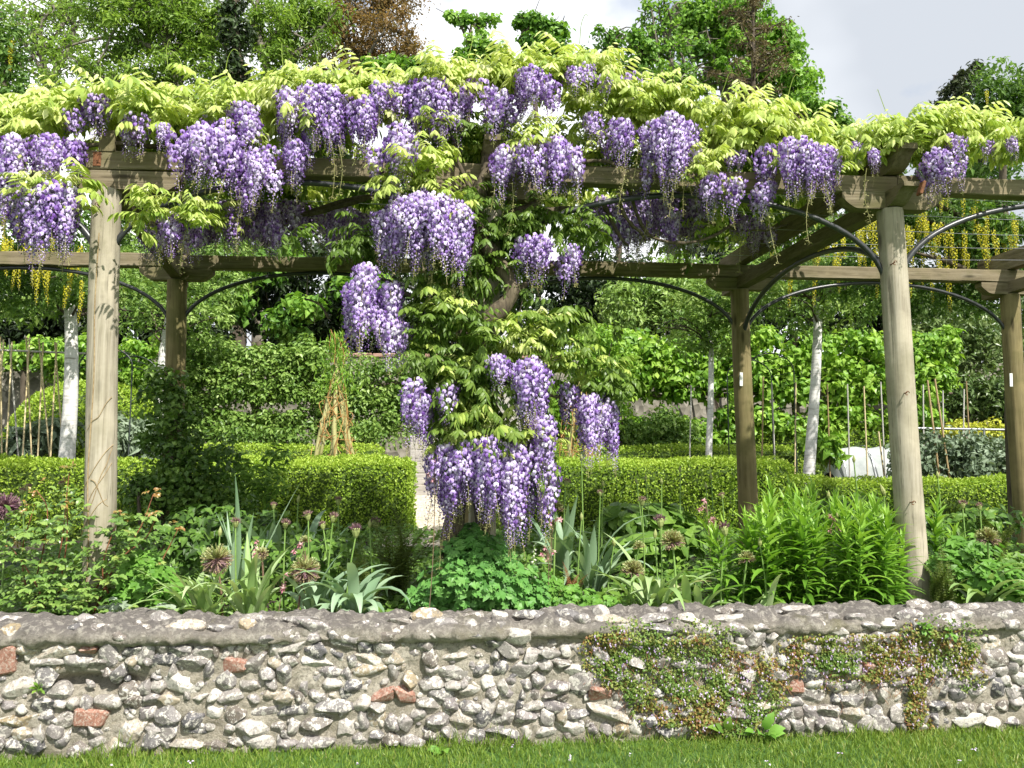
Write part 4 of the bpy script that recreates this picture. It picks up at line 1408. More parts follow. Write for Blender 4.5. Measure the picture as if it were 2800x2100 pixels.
def hedge(name, label, x0, x1, y0, y1, h, seed, dens=2600, L=.030, W=.019, tone=.66, ends=(True, True), cat='hedge', mat=None):
    rng = np.random.default_rng(seed)
    t = thing(name, label, cat, ((x0 + x1) / 2, (y0 + y1) / 2, ground_z((y0 + y1) / 2)))
    zb, r = ground_z(y0) - .05, .09
    zt = ground_z(y0) + h
    body = MB()
    nx = max(4, int((x1 - x0) / .15))
    ring = [(y0 + .02, zb), (y0 + .02, zt - .12), (y0 + .10, zt - .04), (y1 - .10, zt - .04), (y1 - .02, zt - .12), (y1 - .02, zb)]
    xs_ = np.linspace(x0 + .03, x1 - .03, nx)
    V = np.array([[(x, a_, b_) for a_, b_ in ring] for x in xs_])
    i0 = np.arange(nx - 1)[:, None] * 6; j = np.arange(5)[None]
    body.add(V.reshape(-1, 3), np.stack([i0 + j, i0 + 6 + j, i0 + 7 + j, i0 + 1 + j], -1).reshape(-1, 4))
    for q in (0, nx - 1):
        body.add(V[q], np.array([(0, 1, 2), (0, 2, 3), (0, 3, 4), (0, 4, 5)]))
    objw(body, 'hedge_core', m_boxin, t)
    mbl = MB()
    wob = lambda P: .075 * (fbm(P[:, 0] * 2.2, P[:, 1] * 2.2 + P[:, 2] * 2.2, seed) - .5) * 2

    def front(u, w):
        P = np.stack([x0 + u * (x1 - x0), np.full(len(u), y0), zb + w * (zt - zb)], -1)
        Nn = np.tile([0, -1.0, .1], (len(u), 1)); P[:, 1] += np.clip((w - .85) / .15, 0, 1) ** 2 * r - wob(P)
        return P, Nn

    def top(u, w):
        P = np.stack([x0 + u * (x1 - x0), y0 + w * (y1 - y0), np.full(len(u), zt)], -1)
        P[:, 2] += wob(P) - .05 * np.abs(2 * w - 1) ** 6
        return P, np.tile([0, 0, 1.0], (len(u), 1))

    def side(xe, sg):
        def f(u, w):
            P = np.stack([np.full(len(u), xe), y0 + u * (y1 - y0), zb + w * (zt - zb)], -1)
            P[:, 0] += sg * wob(P)
            return P, np.tile([sg, 0, .1], (len(u), 1))
        return f
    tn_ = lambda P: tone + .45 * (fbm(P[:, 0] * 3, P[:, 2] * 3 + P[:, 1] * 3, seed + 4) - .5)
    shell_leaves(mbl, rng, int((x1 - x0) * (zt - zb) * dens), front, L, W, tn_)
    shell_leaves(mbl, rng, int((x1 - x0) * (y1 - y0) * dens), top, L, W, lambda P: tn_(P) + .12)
    if ends[0]:
        shell_leaves(mbl, rng, int((y1 - y0) * (zt - zb) * dens), side(x0, -1.0), L, W, tn_)
    if ends[1]:
        shell_leaves(mbl, rng, int((y1 - y0) * (zt - zb) * dens), side(x1, 1.0), L, W, tn_)
    tag(objw(mbl, 'foliage', mat or m_box, t), kind='stuff')
    return t


XL = at(1118, 1350, 9.0)[0]
hedge('box_hedge', 'clipped box hedge left of the gravel path ending at the opening', -7.2, XL, 8.9, 9.75, .80, 301, 3600, .034, .022)
hedge('box_hedge', 'long clipped box hedge right of the gravel path behind the pergola', .42, 3.9, 8.9, 9.75, .80, 302, 3600, .034, .022)
hedge('box_hedge', 'lower clipped box hedge in front of the grey green bean plants', 3.92, 8.6, 8.7, 9.4, .58, 303, 3200, .034, .022, ends=(False, False))
hedge('box_hedge', 'far low box hedge behind the willow wigwam and bamboo canes', -9.2, -1.0, 11.9, 12.6, .66, 304, 1500, .04, .026)
hedge('box_hedge', 'far low box hedge behind the white birch trunks', .85, 5.4, 11.9, 12.6, .66, 305, 1500, .04, .026)
hedge('box_hedge', 'short box hedge behind the white fleece tunnel', 5.0, 8.0, 13.2, 13.8, .95, 306, 1200, .045, .03)

# clipped dome
p = at(215, 1255, 12.6)
dome = thing('clipped_dome', 'large smoothly clipped golden green box dome behind the bamboo canes', 'topiary', (p[0], 13.0, ground_z(13)))
rng = np.random.default_rng(310)
R0, H0 = 1.27, (at(215, 1035, 12.4)[2] - ground_z(13))


def dome_s(u, w):
    a = u * 2 * math.pi; t = np.sqrt(w) * math.pi / 2
    D = np.stack([np.cos(a) * np.sin(t) ** .8, np.sin(a) * np.sin(t) ** .8, np.cos(t)], -1)
    q = 1 + .03 * (fbm(a * 3, t * 5, 5) - .5)
    return np.array([p[0], 13.0, ground_z(13)]) + D * np.array([R0, R0, H0]) * q[:, None], nrm(D / np.array([R0, R0, H0]))


mb = MB(); V = IV[:, :] * np.array([R0 * .95, R0 * .95, H0 * .95]); mb.add(V + np.array([p[0], 13.0, ground_z(13)]), IF); objw(mb, 'dome_core', m_boxin, dome, True)
mb = MB(); shell_leaves(mb, rng, 19000, dome_s, .05, .034, lambda P: np.full(len(P), .72), .14, depth=.04)
tag(objw(mb, 'foliage', m_box, dome), kind='stuff')


# ---------------------------------------------------------------- standards with white trunks
def rod(pts, r, mat, name, parent, ns=6, sm=False, rnd=.5):
    mb = MB(); tube(mb, pts, r, ns, rnd=rnd); return objw(mb, name, mat, parent, sm)


def standard(x_t, y_t, x_b, y_b, Y, r, crown_px, label, seed, mat, n=90):
    rng = np.random.default_rng(seed)
    b_, t_ = at(x_b, y_b, Y), at(x_t, y_t, Y)
    gb = np.array([b_[0] + (b_[0] - t_[0]) * .2, Y, ground_z(Y) - .05])
    th = thing('standard_tree', label, 'tree', (gb[0], Y, ground_z(Y)))
    cx, cy, rx, ry = crown_px
    c0 = at(cx, cy, Y)
    sx, sz = rx * Y / FPX, ry * Y / FPX
    k = 14
    pts = spline([gb, b_, (b_ + t_) / 2 + np.array([rng.normal(0, .02), 0, 0]), t_, t_ * .4 + (c0 + np.array([0, 0, sz * .3])) * .6], k)
    rod(pts, np.linspace(r, r * .55, k), m_birch, 'trunk', th, 12, True)
    mbb = MB()
    tips = []
    for q in range(16):
        d = rvec(rng, 1)[0]; d[2] = abs(d[2]) * .7 + .1
        e = t_ + (c0 - t_) * .35 + d * np.array([sx, sx * .9, sz]) * rng.uniform(.6, .95)
        s0 = pts[int(rng.integers(k - 4, k))]
        tube(mbb, spline([s0, (s0 + e) / 2 + np.array([0, 0, .08]), e], 7), np.linspace(.018, .005, 7), 5)
    objw(mbb, 'branches', m_bark, th)
    D = rvec(rng, n); rr = rng.random(n) ** .45
    C = c0 + D * rr[:, None] * np.array([sx, sx * .9, sz])
    mb = MB(); clump(mb, rng, C, rng.uniform(.10, .20, n), 46, .085, .038, LEAF2, .55, .2, (1.2, 1.2, .8), .6)
    tag(objw(mb, 'crown', mat, th), kind='stuff')


standard(194, 880, 182, 1265, 10.2, .105, (170, 770, 260, 130), 'white trunked standard tree beside the row of bamboo canes', 320, m_mid, 110)
standard(447, 950, 441, 1100, 13.0, .085, (480, 800, 200, 150), 'slim white trunk with pale green crown behind the left back post', 321, m_esp, 120)
standard(1944, 950, 1938, 1245, 11.3, .055, (1930, 850, 150, 130), 'thin white trunk with thin olive crown next to the right back post', 322, m_mid, 70)
standard(2236, 895, 2212, 1292, 10.3, .085, (2230, 790, 260, 120), 'leaning white trunk with drooping green crown beside the wire arch', 323, m_mid, 110)


# ---------------------------------------------------------------- canes
def cane_px(x0, y0, x1, y1, Y0, Y1, r, mat, label, group):
    a_, b_ = at(x0, y0, Y0), at(x1, y1, Y1)
    if b_[2] > ground_z(Y1):
        d = nrm(b_ - a_); b_ = a_ + d * ((ground_z(Y1) - .04 - a_[2]) / d[2])
    o = thing('bamboo_cane', label, 'cane', (b_[0], b_[1], b_[2]), 0, group)
    n = 12
    pts = a_[None] + (b_ - a_)[None] * np.linspace(0, 1, n)[:, None]
    rod(pts, r, mat, 'stick', o, 6, True)
    for q in range(2, n - 1, 2):
        dd = nrm(b_ - a_)
        rod([pts[q] - dd * .006, pts[q] + dd * .006], r * 1.28, mat, 'node', o, 6)
    return o


gl = 'crossed bamboo canes of the bean row beside the birch trunk'
lab = 'bamboo cane of the crossed row in front of the clipped dome'
for (x0, y0, x1, y1, mt) in ((1, 920, 5, 1245, m_cane), (10, 928, -14, 1245, m_cane), (25, 925, 50, 1247, m_canew), (33, 935, 17, 1245, m_cane), (72, 920, 86, 1240, m_cane), (81, 924, 62, 1247, m_cane), (106, 924, 135, 1236, m_cane),
                         (118, 936, 104, 1236, m_cane), (150, 935, 172, 1225, m_cane), (155, 937, 139, 1235, m_cane)):
    cane_px(x0, y0, x1, y1, 10.7, 10.5 + (.35 if x1 > x0 else -.1), .0095, mt, lab if mt is m_cane else 'grey weathered cane among the crossed tan bamboo canes', gl if mt is m_cane else None)
for q in range(2):
    pass
a_, b_ = at(-60, 955, 10.7), at(235, 967, 10.7)
o = thing('ridge_pole', 'horizontal pole tying the crossed bamboo canes together', 'pole', (a_[0], 10.7, a_[2]))
rod([a_ + (b_ - a_) * t for t in np.linspace(0, 1, 8)], .013, m_canew, 'stick', o, 8, True)
a_, b_ = at(120, 1200, 10.6), at(120, 1235, 10.6)
for (x0, y0, x1, y1, Y, mt) in ((2262, 1050, 2268, 1240, 11.2, m_canes), (2317, 1050, 2322, 1250, 11.2, m_canew), (2362, 1056, 2370, 1250, 11.2, m_cane), (2402, 1180, 2416, 1290, 10.2, m_cane), (2408, 1044, 2418, 1250, 11.2, m_canew),
                            (2524, 1052, 2526, 1240, 11.2, m_canew), (2578, 1068, 2580, 1240, 11.2, m_canew), (2636, 1064, 2634, 1230, 11.4, m_canew), (2642, 1042, 2652, 1230, 11.4, m_canes), (2110, 1045, 2118, 1240, 11.0, m_canew),
                            (2176, 1045, 2174, 1245, 11.0, m_cane), (2087, 1030, 2083, 1300, 10.2, m_canes), (1890, 1055, 1886, 1240, 11.4, m_canew)):
    tint = 'grey' if mt is m_canew else 'tan' if mt is m_cane else 'brown'
    wh = 'by the wire arch' if x0 < 2200 else 'between the leaning birch and the right post' if x0 < 2450 else 'behind the pipe rail'
    cane_px(x0, y0, x1, y1, Y, Y, .010, mt, 'upright ' + tint + ' cane before the pear espalier ' + wh, 'upright ' + tint + ' canes ' + wh)
for (x0, y0, x1, y1, lb) in ((2536, 1040, 2568, 1300, 'long brown cane leaning over the grey green bean plants'), (2556, 1036, 2598, 1318, 'leaning brown cane with bright upper end over the bean plants'),
                             (2782, 1062, 2808, 1250, 'pale cane leaning out behind the dark right hand back post')):
    cane_px(x0, y0, x1, y1, 10.0, 9.75, .012, m_canes if x0 < 2700 else m_canew, lb, None)

# metal rail
a_, b_ = at(2440, 1170, 10.4), at(2900, 1178, 10.4)
o = thing('pipe_rail', 'pale metal pipe rail running level above the bean plants', 'rail', ((a_[0] + b_[0]) / 2, 10.4, ground_z(10.4)))
rod([a_ + (b_ - a_) * t for t in np.linspace(0, 1, 8)], .016, m_steel, 'pipe', o, 8, True)
for x in (2455, 2690, 2890):
    q = at(x, 1171, 10.4); rod([q, np.array([q[0], 10.4, ground_z(10.4) - .1])], .014, m_steel, 'support', o, 8)


# wire arches
def wire_arch(label, xa, xb, ytop, ybot, Y, dY, bars, seed):
    A, B = at(xa, ybot, Y), at(xb, ybot, Y)
    T = at((xa + xb) / 2, ytop, Y)
    zb = ground_z(Y) - .03
    o = thing('wire_arch', label, 'arch', ((A[0] + B[0]) / 2, Y + dY / 2, ground_z(Y)))
    hw, cx = (B[0] - A[0]) / 2, (A[0] + B[0]) / 2
    zs = T[2] - hw * .75
    hoops = []
    for y in (Y, Y + dY):
        a = np.linspace(0, math.pi, 17)
        pts = [(cx - hw, y, zb)] + [(cx - hw * math.cos(q), y, zs + (T[2] - zs) * math.sin(q)) for q in a] + [(cx + hw, y, zb)]
        hoops.append(np.array(pts))
        rod(pts, .009, m_wire, 'hoop', o, 6)
    for z_ in np.linspace(zb + .35, zs, bars):
        for sgn in (-1, 1):
            rod([(cx + sgn * hw, Y, z_), (cx + sgn * hw, Y + dY, z_)], .006, m_wire, 'rung', o, 5)
    for k in (3, 6, 9, 12, 15):
        rod([hoops[0][k], hoops[1][k]], .006, m_wire, 'rung', o, 5)
    if seed:
        for sgn in (-1, 1):
            for q in range(3):
                z0, z1 = zb + .4 + q * .5, zb + .8 + q * .5
                rod([(cx + sgn * hw, Y + (dY if q % 2 else 0), z0), (cx + sgn * hw, Y + (0 if q % 2 else dY), z1)], .005, m_wire, 'brace', o, 5)
    return o


wire_arch('dark wire garden arch in front of the pear espalier, right of the back post', 2048, 2178, 966, 1250, 11.0, .8, 4, 0)
wire_arch('dark green wire arch hidden behind the pale left hand post', 205, 352, 950, 1230, 10.7, .9, 3, 1)


# ---------------------------------------------------------------- willow wigwams
def wigwam(px, ytop, ybot, Y, legs, label, seed, leafy):
    rng = np.random.default_rng(seed)
    top = at(px, ytop, Y)
    zb = ground_z(Y) - .05
    o = thing('willow_wigwam', label, 'plant support', (top[0], Y, ground_z(Y)))
    R_ = .42
    for (dx, dy, r) in legs:
        foot = np.array([top[0] + dx, Y + dy, zb])
        tp = top + np.array([dx * -.05, dy * -.05, .05])
        k = 12
        pts = foot + (tp - foot) * np.linspace(0, 1, k)[:, None] + rng.normal(0, .008, (k, 3))
        rod(pts, np.linspace(r, r * .75, k), m_willow, 'rod', o, 8, True)
    mbt = MB()
    H = top[2] - zb
    for q in range(80):
        a0 = rng.uniform(0, 6.28); t0 = rng.uniform(.05, .8); a1 = a0 + rng.normal(0, 1.2)
        P0 = np.array([top[0] + R_ * (1 - t0) * math.cos(a0), Y + R_ * (1 - t0) * math.sin(a0), zb + H * t0])
        t1 = min(.95, t0 + rng.uniform(-.1, .35))
        P1 = np.array([top[0] + R_ * (1.1 - t1) * math.cos(a1), Y + R_ * (1 - t1) * math.sin(a1), zb + H * t1])
        tube(mbt, spline([P0, (P0 + P1) / 2 + rng.normal(0, .05, 3), P1], 7), .0045, 4, cap=False)
    tag(objw(mbt, 'woven_twigs', m_twig, o), kind='stuff')
    if leafy:
        mb = MB()
        n = 620
        t = rng.random(n) ** 1.4
        C = top + np.stack([rng.normal(0, .11, n) * (1.3 - t * .9), rng.normal(0, .11, n), -.45 + t * .78], -1)
        A = rng.normal(0, .55, (n, 3)); A[:, 2] += .9
        place(mb, LEAF4, C, A, rvec(rng, n), rng.uniform(.06, .11, n), .020, np.clip(.5 + rng.normal(0, .2, n), 0, 1))
        tag(objw(mb, 'foliage', m_esp2, o), kind='stuff')
        for q in range(7):
            s = top + rng.normal(0, .05, 3) - np.array([0, 0, .1])
            rod(spline([s, s + (rng.normal(0, .07), 0, .2), s + (rng.normal(0, .12), 0, .42)], 6), .004, m_twig, 'shoot', o, 4)


wigwam(920, 985, 1290, 10.6, [(-.38, -.15, .033), (.03, -.28, .036), (.36, .18, .028), (.28, .10, .026), (-.1, .35, .028), (-.28, -.02, .024)], 'living willow wigwam of yellow rods with leafy top left of the wisteria', 331, True)
wigwam(1580, 1010, 1290, 10.6, [(-.22, -.15, .028), (.14, -.25, .034), (.30, .2, .025), (-.1, .3, .026)], 'willow wigwam half hidden behind the wisteria flowers right of the trunk', 332, False)

# ---------------------------------------------------------------- roofed post with finial, plank box, fleece tunnel
q = at(1390, 950, 11.4)
zg = ground_z(11.4)
o = thing('garden_lantern', 'grey wooden roofed garden pillar with turned finial behind the wisteria trunk', 'garden pillar', (q[0], 11.4, zg))
mb = MB(); cbox(mb, (q[0], 11.4, (zg + q[2]) / 2 - .05), (.34, .34, q[2] - zg), .01); objw(mb, 'body', m_wgrey, o)
mb = MB()
rings = []
for t in np.linspace(0, 1, 7):
    w = .40 * (1 - t) ** 1.55 + .045
    rings.append([(q[0] + sx_ * w, 11.4 + sy_ * w, q[2] - .06 + .30 * t) for sx_, sy_ in ((-1, -1), (1, -1), (1, 1), (-1, 1))])
V = np.array(rings).reshape(-1, 3)
i0 = np.arange(6)[:, None] * 4; j = np.arange(4)[None]
mb.add(V, np.stack([i0 + j, i0 + (j + 1) % 4, i0 + 4 + (j + 1) % 4, i0 + 4 + j], -1).reshape(-1, 4)); mb.add(V[:4], [(3, 2, 1, 0)])
objw(mb, 'roof', m_lead, o)
mb = MB()
zt = q[2] + .23
prof = [(.06, 0), (.065, .03), (.04, .045), (.035, .07), (.06, .10), (.062, .13), (.04, .19), (.022, .25), (.02, .28), (.008, .31)]
a = np.arange(12) / 12 * 2 * math.pi
V = np.array([[(q[0] + r_ * math.cos(w), 11.4 + r_ * math.sin(w), zt + h) for w in a] for r_, h in prof])
i0 = np.arange(len(prof) - 1)[:, None] * 12; j = np.arange(12)[None]
mb.add(V.reshape(-1, 3), np.stack([i0 + j, i0 + (j + 1) % 12, i0 + 12 + (j + 1) % 12, i0 + 12 + j], -1).reshape(-1, 4))
objw(mb, 'finial', m_lead, o, True)

a_, b_ = at(1121, 1358, 11.4), at(1300, 1358, 11.4)
zt = at(1121, 1195, 11.4)[2]
zg = ground_z(11.4)
o = thing('plank_box', 'weathered grey plank planter box at the end of the gravel path', 'planter', ((a_[0] + b_[0]) / 2, 11.8, zg))
for x in (a_[0] + .03, b_[0] - .03):
    for y in (11.4, 12.2):
        mb = MB(); cbox(mb, (x, y, (zg + zt) / 2), (.07, .07, zt - zg + .04), .006); objw(mb, 'corner_post', m_wgrey, o)
nb = 5
for k in range(nb):
    hz_ = (zt - zg - .04) / nb
    z0 = zg + .03 + hz_ * (k + .5)
    mb = MB(); cbox(mb, ((a_[0] + b_[0]) / 2, 11.4, z0), (b_[0] - a_[0] - .13, .03, hz_ - .008), .004); objw(mb, 'plank', m_wgrey, o)
    mb = MB(); cbox(mb, (a_[0] + .03, 11.8, z0), (.03, .72, hz_ - .008), .004); objw(mb, 'plank', m_wgrey, o)
    mb = MB(); cbox(mb, (b_[0] - .03, 11.8, z0), (.03, .72, hz_ - .008), .004); objw(mb, 'plank', m_wgrey, o)

a_, b_ = at(2290, 1250, 11.9), at(2560, 1250, 11.9)
o = thing('fleece_tunnel', 'low white fleece tunnel cloche among the vegetable rows', 'cloche', ((a_[0] + b_[0]) / 2, 11.9, ground_z(11.9)))
mb = MB()
n, ns = 40, 16
xs_ = np.linspace(a_[0], b_[0], n)
aa = np.linspace(0, math.pi, ns)
hh = at(2340, 1214, 11.9)[2] - ground_z(11.9)
V = np.zeros((n, ns, 3))
for k, x in enumerate(xs_):
    e = min(1, (min(x - xs_[0], xs_[-1] - x) + .03) / .16) ** .5
    rr = (1 - .04 * abs(math.sin(k * .3))) * e
    V[k, :, 0] = x; V[k, :, 1] = 12.2 - .38 * np.cos(aa) * (.6 + .4 * e); V[k, :, 2] = ground_z(11.9) - .03 + hh * np.sin(aa) * rr
i0 = np.arange(n - 1)[:, None] * ns; j = np.arange(ns - 1)[None]
mb.add(V.reshape(-1, 3), np.stack([i0 + j, i0 + ns + j, i0 + ns + 1 + j, i0 + 1 + j], -1).reshape(-1, 4))
objw(mb, 'fleece', m_fleece, o, True)
for x in np.linspace(a_[0] + .1, b_[0] - .1, 4):
    rod([(x, 12.2 - .40 * math.cos(w), ground_z(11.9) - .02 + hh * 1.01 * math.sin(w)) for w in np.linspace(0, math.pi, 12)], .008, m_steel, 'hoop', o, 5)


# ---------------------------------------------------------------- shrubs
def shrub(name, label, cat, blobs, mat, n, per, L, W, seed, crad=(.12, .22), tmpl=LEAF2, tone=.5, stem=True, flat=(1.15, 1.15, .8)):
    """blobs: (px, py, Y, rx px, ry px)"""
    rng = np.random.default_rng(seed)
    c0 = at(blobs[0][0], blobs[0][1], blobs[0][2])
    Yb = blobs[0][2]
    o = thing(name, label, cat, (c0[0], Yb, ground_z(Yb)))
    w = np.array([b_[3] * b_[4] for b_ in blobs], float); w /= w.sum()
    mb = MB()
    kk = rng.choice(len(blobs), n, p=w)
    D = rvec(rng, n); rr = rng.random(n) ** .42
    C = []
    for k in range(n):
        bx, by, Y, rx, ry = blobs[kk[k]]
        c = at(bx, by, Y)
        s = Y / FPX
        C.append(c + D[k] * rr[k] * np.array([rx * s, min(rx, ry * 1.5) * s * .8, ry * s]))
    C = np.array(C)
    for k in range(n):
        C[k, 2] = max(C[k, 2], ground_z(C[k, 1]) + .05)
    clump(mb, rng, C, rng.uniform(*crad, n), per, L, W, tmpl, tone, .17, flat)
    tag(objw(mb, 'crown', mat, o), kind='stuff')
    if stem:
        mbb = MB()
        for k in range(7):
            e = C[int(rng.integers(n))]
            s0 = np.array([c0[0] + rng.normal(0, .1), Yb + rng.normal(0, .08), ground_z(Yb) - .05])
            tube(mbb, spline([s0, (s0 + e) / 2 + rng.normal(0, .08, 3), e], 8), np.linspace(.03, .008, 8), 6)
        objw(mbb, 'trunk', m_bark, o)
    return o


shrub('bean_plant', 'mass of grey green bean foliage below the pipe rail', 'vegetable', [(2600, 1250, 10.0, 160, 75), (2500, 1260, 10.0, 60, 80), (2700, 1260, 10.0, 130, 70), (2820, 1250, 10.0, 90, 80)], m_silver, 150, 34, .085, .05, 341, tone=.3, stem=False)
shrub('euphorbia', 'bright yellow green euphorbia mound behind the bean plants', 'shrub', [(2660, 1175, 12.2, 95, 38), (2720, 1190, 12.2, 60, 30)], m_euph, 70, 30, .06, .035, 342, (.06, .12), stem=False)
shrub('cardoon', 'silver leaved cardoon beside the clipped dome', 'vegetable', [(375, 1195, 11.0, 60, 55), (340, 1180, 11.0, 30, 40)], m_silver, 26, 24, .22, .055, 343, (.08, .18), LEAF8, .45, stem=False)
shrub('cardoon', 'blue grey artichoke leaves among the crossed bamboo canes', 'vegetable', [(110, 1205, 11.3, 70, 40), (40, 1215, 11.3, 50, 30), (165, 1175, 11.3, 25, 35)], m_silver, 34, 22, .20, .055, 344, (.08, .18), LEAF8, .2, stem=False)
shrub('climbing_bush', 'dark leafy climber smothering the left back post', 'climber', [(470, 1200, 6.75, 75, 150), (450, 1080, 6.8, 60, 100), (540, 1300, 6.7, 110, 110), (440, 1360, 6.6, 110, 90), (640, 1380, 6.8, 80, 60)], m_mid, 210, 26, .055, .036, 345, (.07, .13), LEAF4, .3)
shrub('leafy_bush', 'fresh green bush on the right behind the wisteria trunk', 'bush', [(1640, 1010, 12.6, 90, 90), (1620, 930, 12.6, 60, 60), (1600, 1110, 12.6, 110, 80)], m_esp2, 150, 44, .085, .045, 346, (.14, .24), LEAF2, .55)
shrub('leafy_bush', 'low dense green bush below the right hand espalier', 'bush', [(1760, 1190, 12.9, 110, 60), (1840, 1180, 12.9, 80, 60), (1690, 1200, 12.9, 60, 50)], m_mid, 120, 36, .08, .05, 347, (.12, .2), LEAF2, .5)
shrub('leafy_bush', 'green bush behind the roofed garden pillar', 'bush', [(1480, 1090, 13.3, 110, 80), (1400, 1050, 13.3, 90, 70), (1250, 1090, 13.4, 100, 80), (1330, 1160, 13.2, 150, 50)], m_esp, 170, 40, .085, .045, 349, (.14, .24), LEAF2, .5)
shrub('laurel_bush', 'dark laurel with drooping leaves behind the euphorbia', 'bush', [(2690, 1080, 14.2, 120, 70), (2780, 1120, 14.2, 90, 70), (2600, 1110, 14.3, 70, 50)], m_laurel, 130, 34, .14, .05, 350, (.16, .28), LEAF4, .35)
shrub('low_bush_row', 'low leafy row at the foot of the apple espalier', 'bush', [(640, 1200, 13.1, 110, 32), (800, 1200, 13.1, 110, 32), (980, 1195, 13.1, 120, 34), (500, 1200, 13.1, 80, 32)], m_mid, 120, 34, .08, .045, 356, (.1, .18), LEAF2, .5, stem=False)
shrub('low_bush_row', 'low leafy row at the foot of the wall behind the wisteria', 'bush', [(1220, 1200, 13.6, 120, 40), (1420, 1190, 13.6, 120, 40), (1560, 1170, 13.6, 100, 50), (1650, 1110, 13.8, 80, 50)], m_mid, 130, 34, .08, .045, 357, (.1, .2), LEAF2, .5, stem=False)
shrub('rhubarb_clump', 'leafy vegetables beside the fleece tunnel', 'vegetable', [(2250, 1230, 11.3, 45, 40), (2215, 1215, 11.5, 30, 30)], m_esp2, 26, 18, .16, .09, 348, (.1, .16), LEAF4, .45, stem=False)


# ---------------------------------------------------------------- espaliers and old wall
def espalier(label, x0, x1, Y, tiers, trunk_x, mat, seed, L, W, tmpl=LEAF2, per=34):
    rng = np.random.default_rng(seed)
    tb = at(trunk_x, 1200, Y)
    o = thing('espalier_tree', label, 'espalier', (tb[0], Y, ground_z(Y)))
    mbt, mbl = MB(), MB()
    ztop = at(trunk_x, tiers[0][2], Y)[2]
    k = 12
    tz = np.linspace(ground_z(Y) - .1, ztop, k)
    tube(mbt, np.stack([tb[0] + rng.normal(0, .03, k), np.full(k, Y), tz], -1), np.linspace(.09, .05, k), 8)
    objw(mbt, 'trunk', m_bark, o, True)
    for (xa, xb, yt, yb, n) in tiers:
        ym = yb - 12
        pa, pb = at(xa, ym, Y), at(xb, ym, Y)
        m_ = MB(); kk = 20
        pts = pa + (pb - pa) * np.linspace(0, 1, kk)[:, None] + rng.normal(0, .02, (kk, 3))
        tube(m_, pts, .045 * (1 - .5 * np.abs(np.linspace(-1, 1, kk))), 7); objw(m_, 'limb', m_bark, o, True)
        px = rng.uniform(xa, xb, n); py = yt + (yb - yt) * (.12 + .85 * rng.random(n))
        hump = 14 * np.sin(px * .021 + seed) + 10 * np.sin(px * .05)
        C = np.array([at(a_, b_ + h_ * (1 - (b_ - yt) / (yb - yt)), Y + rng.uniform(-.28, .25)) for a_, b_, h_ in zip(px, py, hump)])
        clump(mbl, rng, C, rng.uniform(.10, .20, n), per, L, W, tmpl, .52, .15, (1.3, 1.2, .8), .7)
    tag(objw(mbl, 'foliage', mat, o), kind='stuff')


espalier('apple espalier with pale tiers in front of the old garden wall left of the wisteria', 470, 1140, 13.9,
         [(500, 900, 935, 1010, 120), (480, 880, 960, 1060, 130), (760, 1140, 960, 1060, 120), (590, 860, 1030, 1095, 90), (860, 1130, 1060, 1120, 70), (600, 840, 1115, 1185, 90), (840, 1130, 1110, 1185, 90), (500, 620, 1060, 1180, 60), (860, 1140, 1040, 1110, 70), (470, 620, 1000, 1100, 60)], 700, m_esp, 351, .085, .05)
espalier('pear espalier with large glossy leaves in tiers right of the wisteria', 1650, 2420, 13.4,
         [(1640, 2060, 905, 1050, 190), (1980, 2420, 890, 1050, 200), (1690, 2200, 960, 1090, 150), (2080, 2400, 1040, 1090, 60), (1720, 2020, 1135, 1225, 90), (2000, 2380, 1110, 1185, 130), (2300, 2600, 1000, 1090, 70), (2440, 2600, 900, 1060, 130), (2430, 2560, 1100, 1170, 50)], 2180, m_esp2, 352, .13, .085, LEAF4, 24)
espalier('leafy fruit hedge in tiers behind the clipped dome at the left', -120, 500, 15.0,
         [(-160, 240, 925, 1000, 110), (140, 480, 920, 1040, 130), (330, 480, 1000, 1120, 70)], 60, m_esp2, 353, .12, .075, LEAF4, 22)

m_oldwall, nt, b = new_mat('old_rubble_wall')
v = obj_vec(nt, world_space=True)
vo = N(nt, 'ShaderNodeTexVoronoi'); vo.inputs['Scale'].default_value = 9; nt.links.new(v, vo.inputs['Vector'])
c = ramp(nt, vo.outputs['Color'], [(0.1, (0.10, 0.095, 0.075)), (0.5, (0.20, 0.185, 0.145)), (0.9, (0.30, 0.28, 0.23))])
c = mixc(nt, ramp(nt, noise(nt, 2, 5, .6, v), [(.5, (0, 0, 0)), (.7, (.15, .15, .15))]), c, (0.20, 0.13, 0.09))
nt.links.new(c, b.inputs['Base Color']); b.inputs['Roughness'].default_value = .95
bump(nt, b, vo.outputs['Distance'], .6, .03)
zt = at(900, 975, 15.6)[2]
o = thing('garden_wall', 'old rubble and brick garden wall behind the espaliers', 'wall', (0, 15.7, ground_z(15.6)))
mb = MB(); cbox(mb, (0, 15.75, (zt + .9) / 2), (30, .35, zt - .9), .02); objw(mb, 'rubble', m_oldwall, o)
rng = np.random.default_rng(9)
bw = MB()
cbox(bw, (0, 0, 0), (.44, .42, .075), .012, wob=.004, rng=rng)
bme = bw.mesh('coping_brick', m_brick)
for x in np.arange(-9.5, 10, .46):
    put('coping_brick', bme, o, mtx((x, .05, zt + .03 - ground_z(15.6)), rng.normal(0, .015), 1.0))

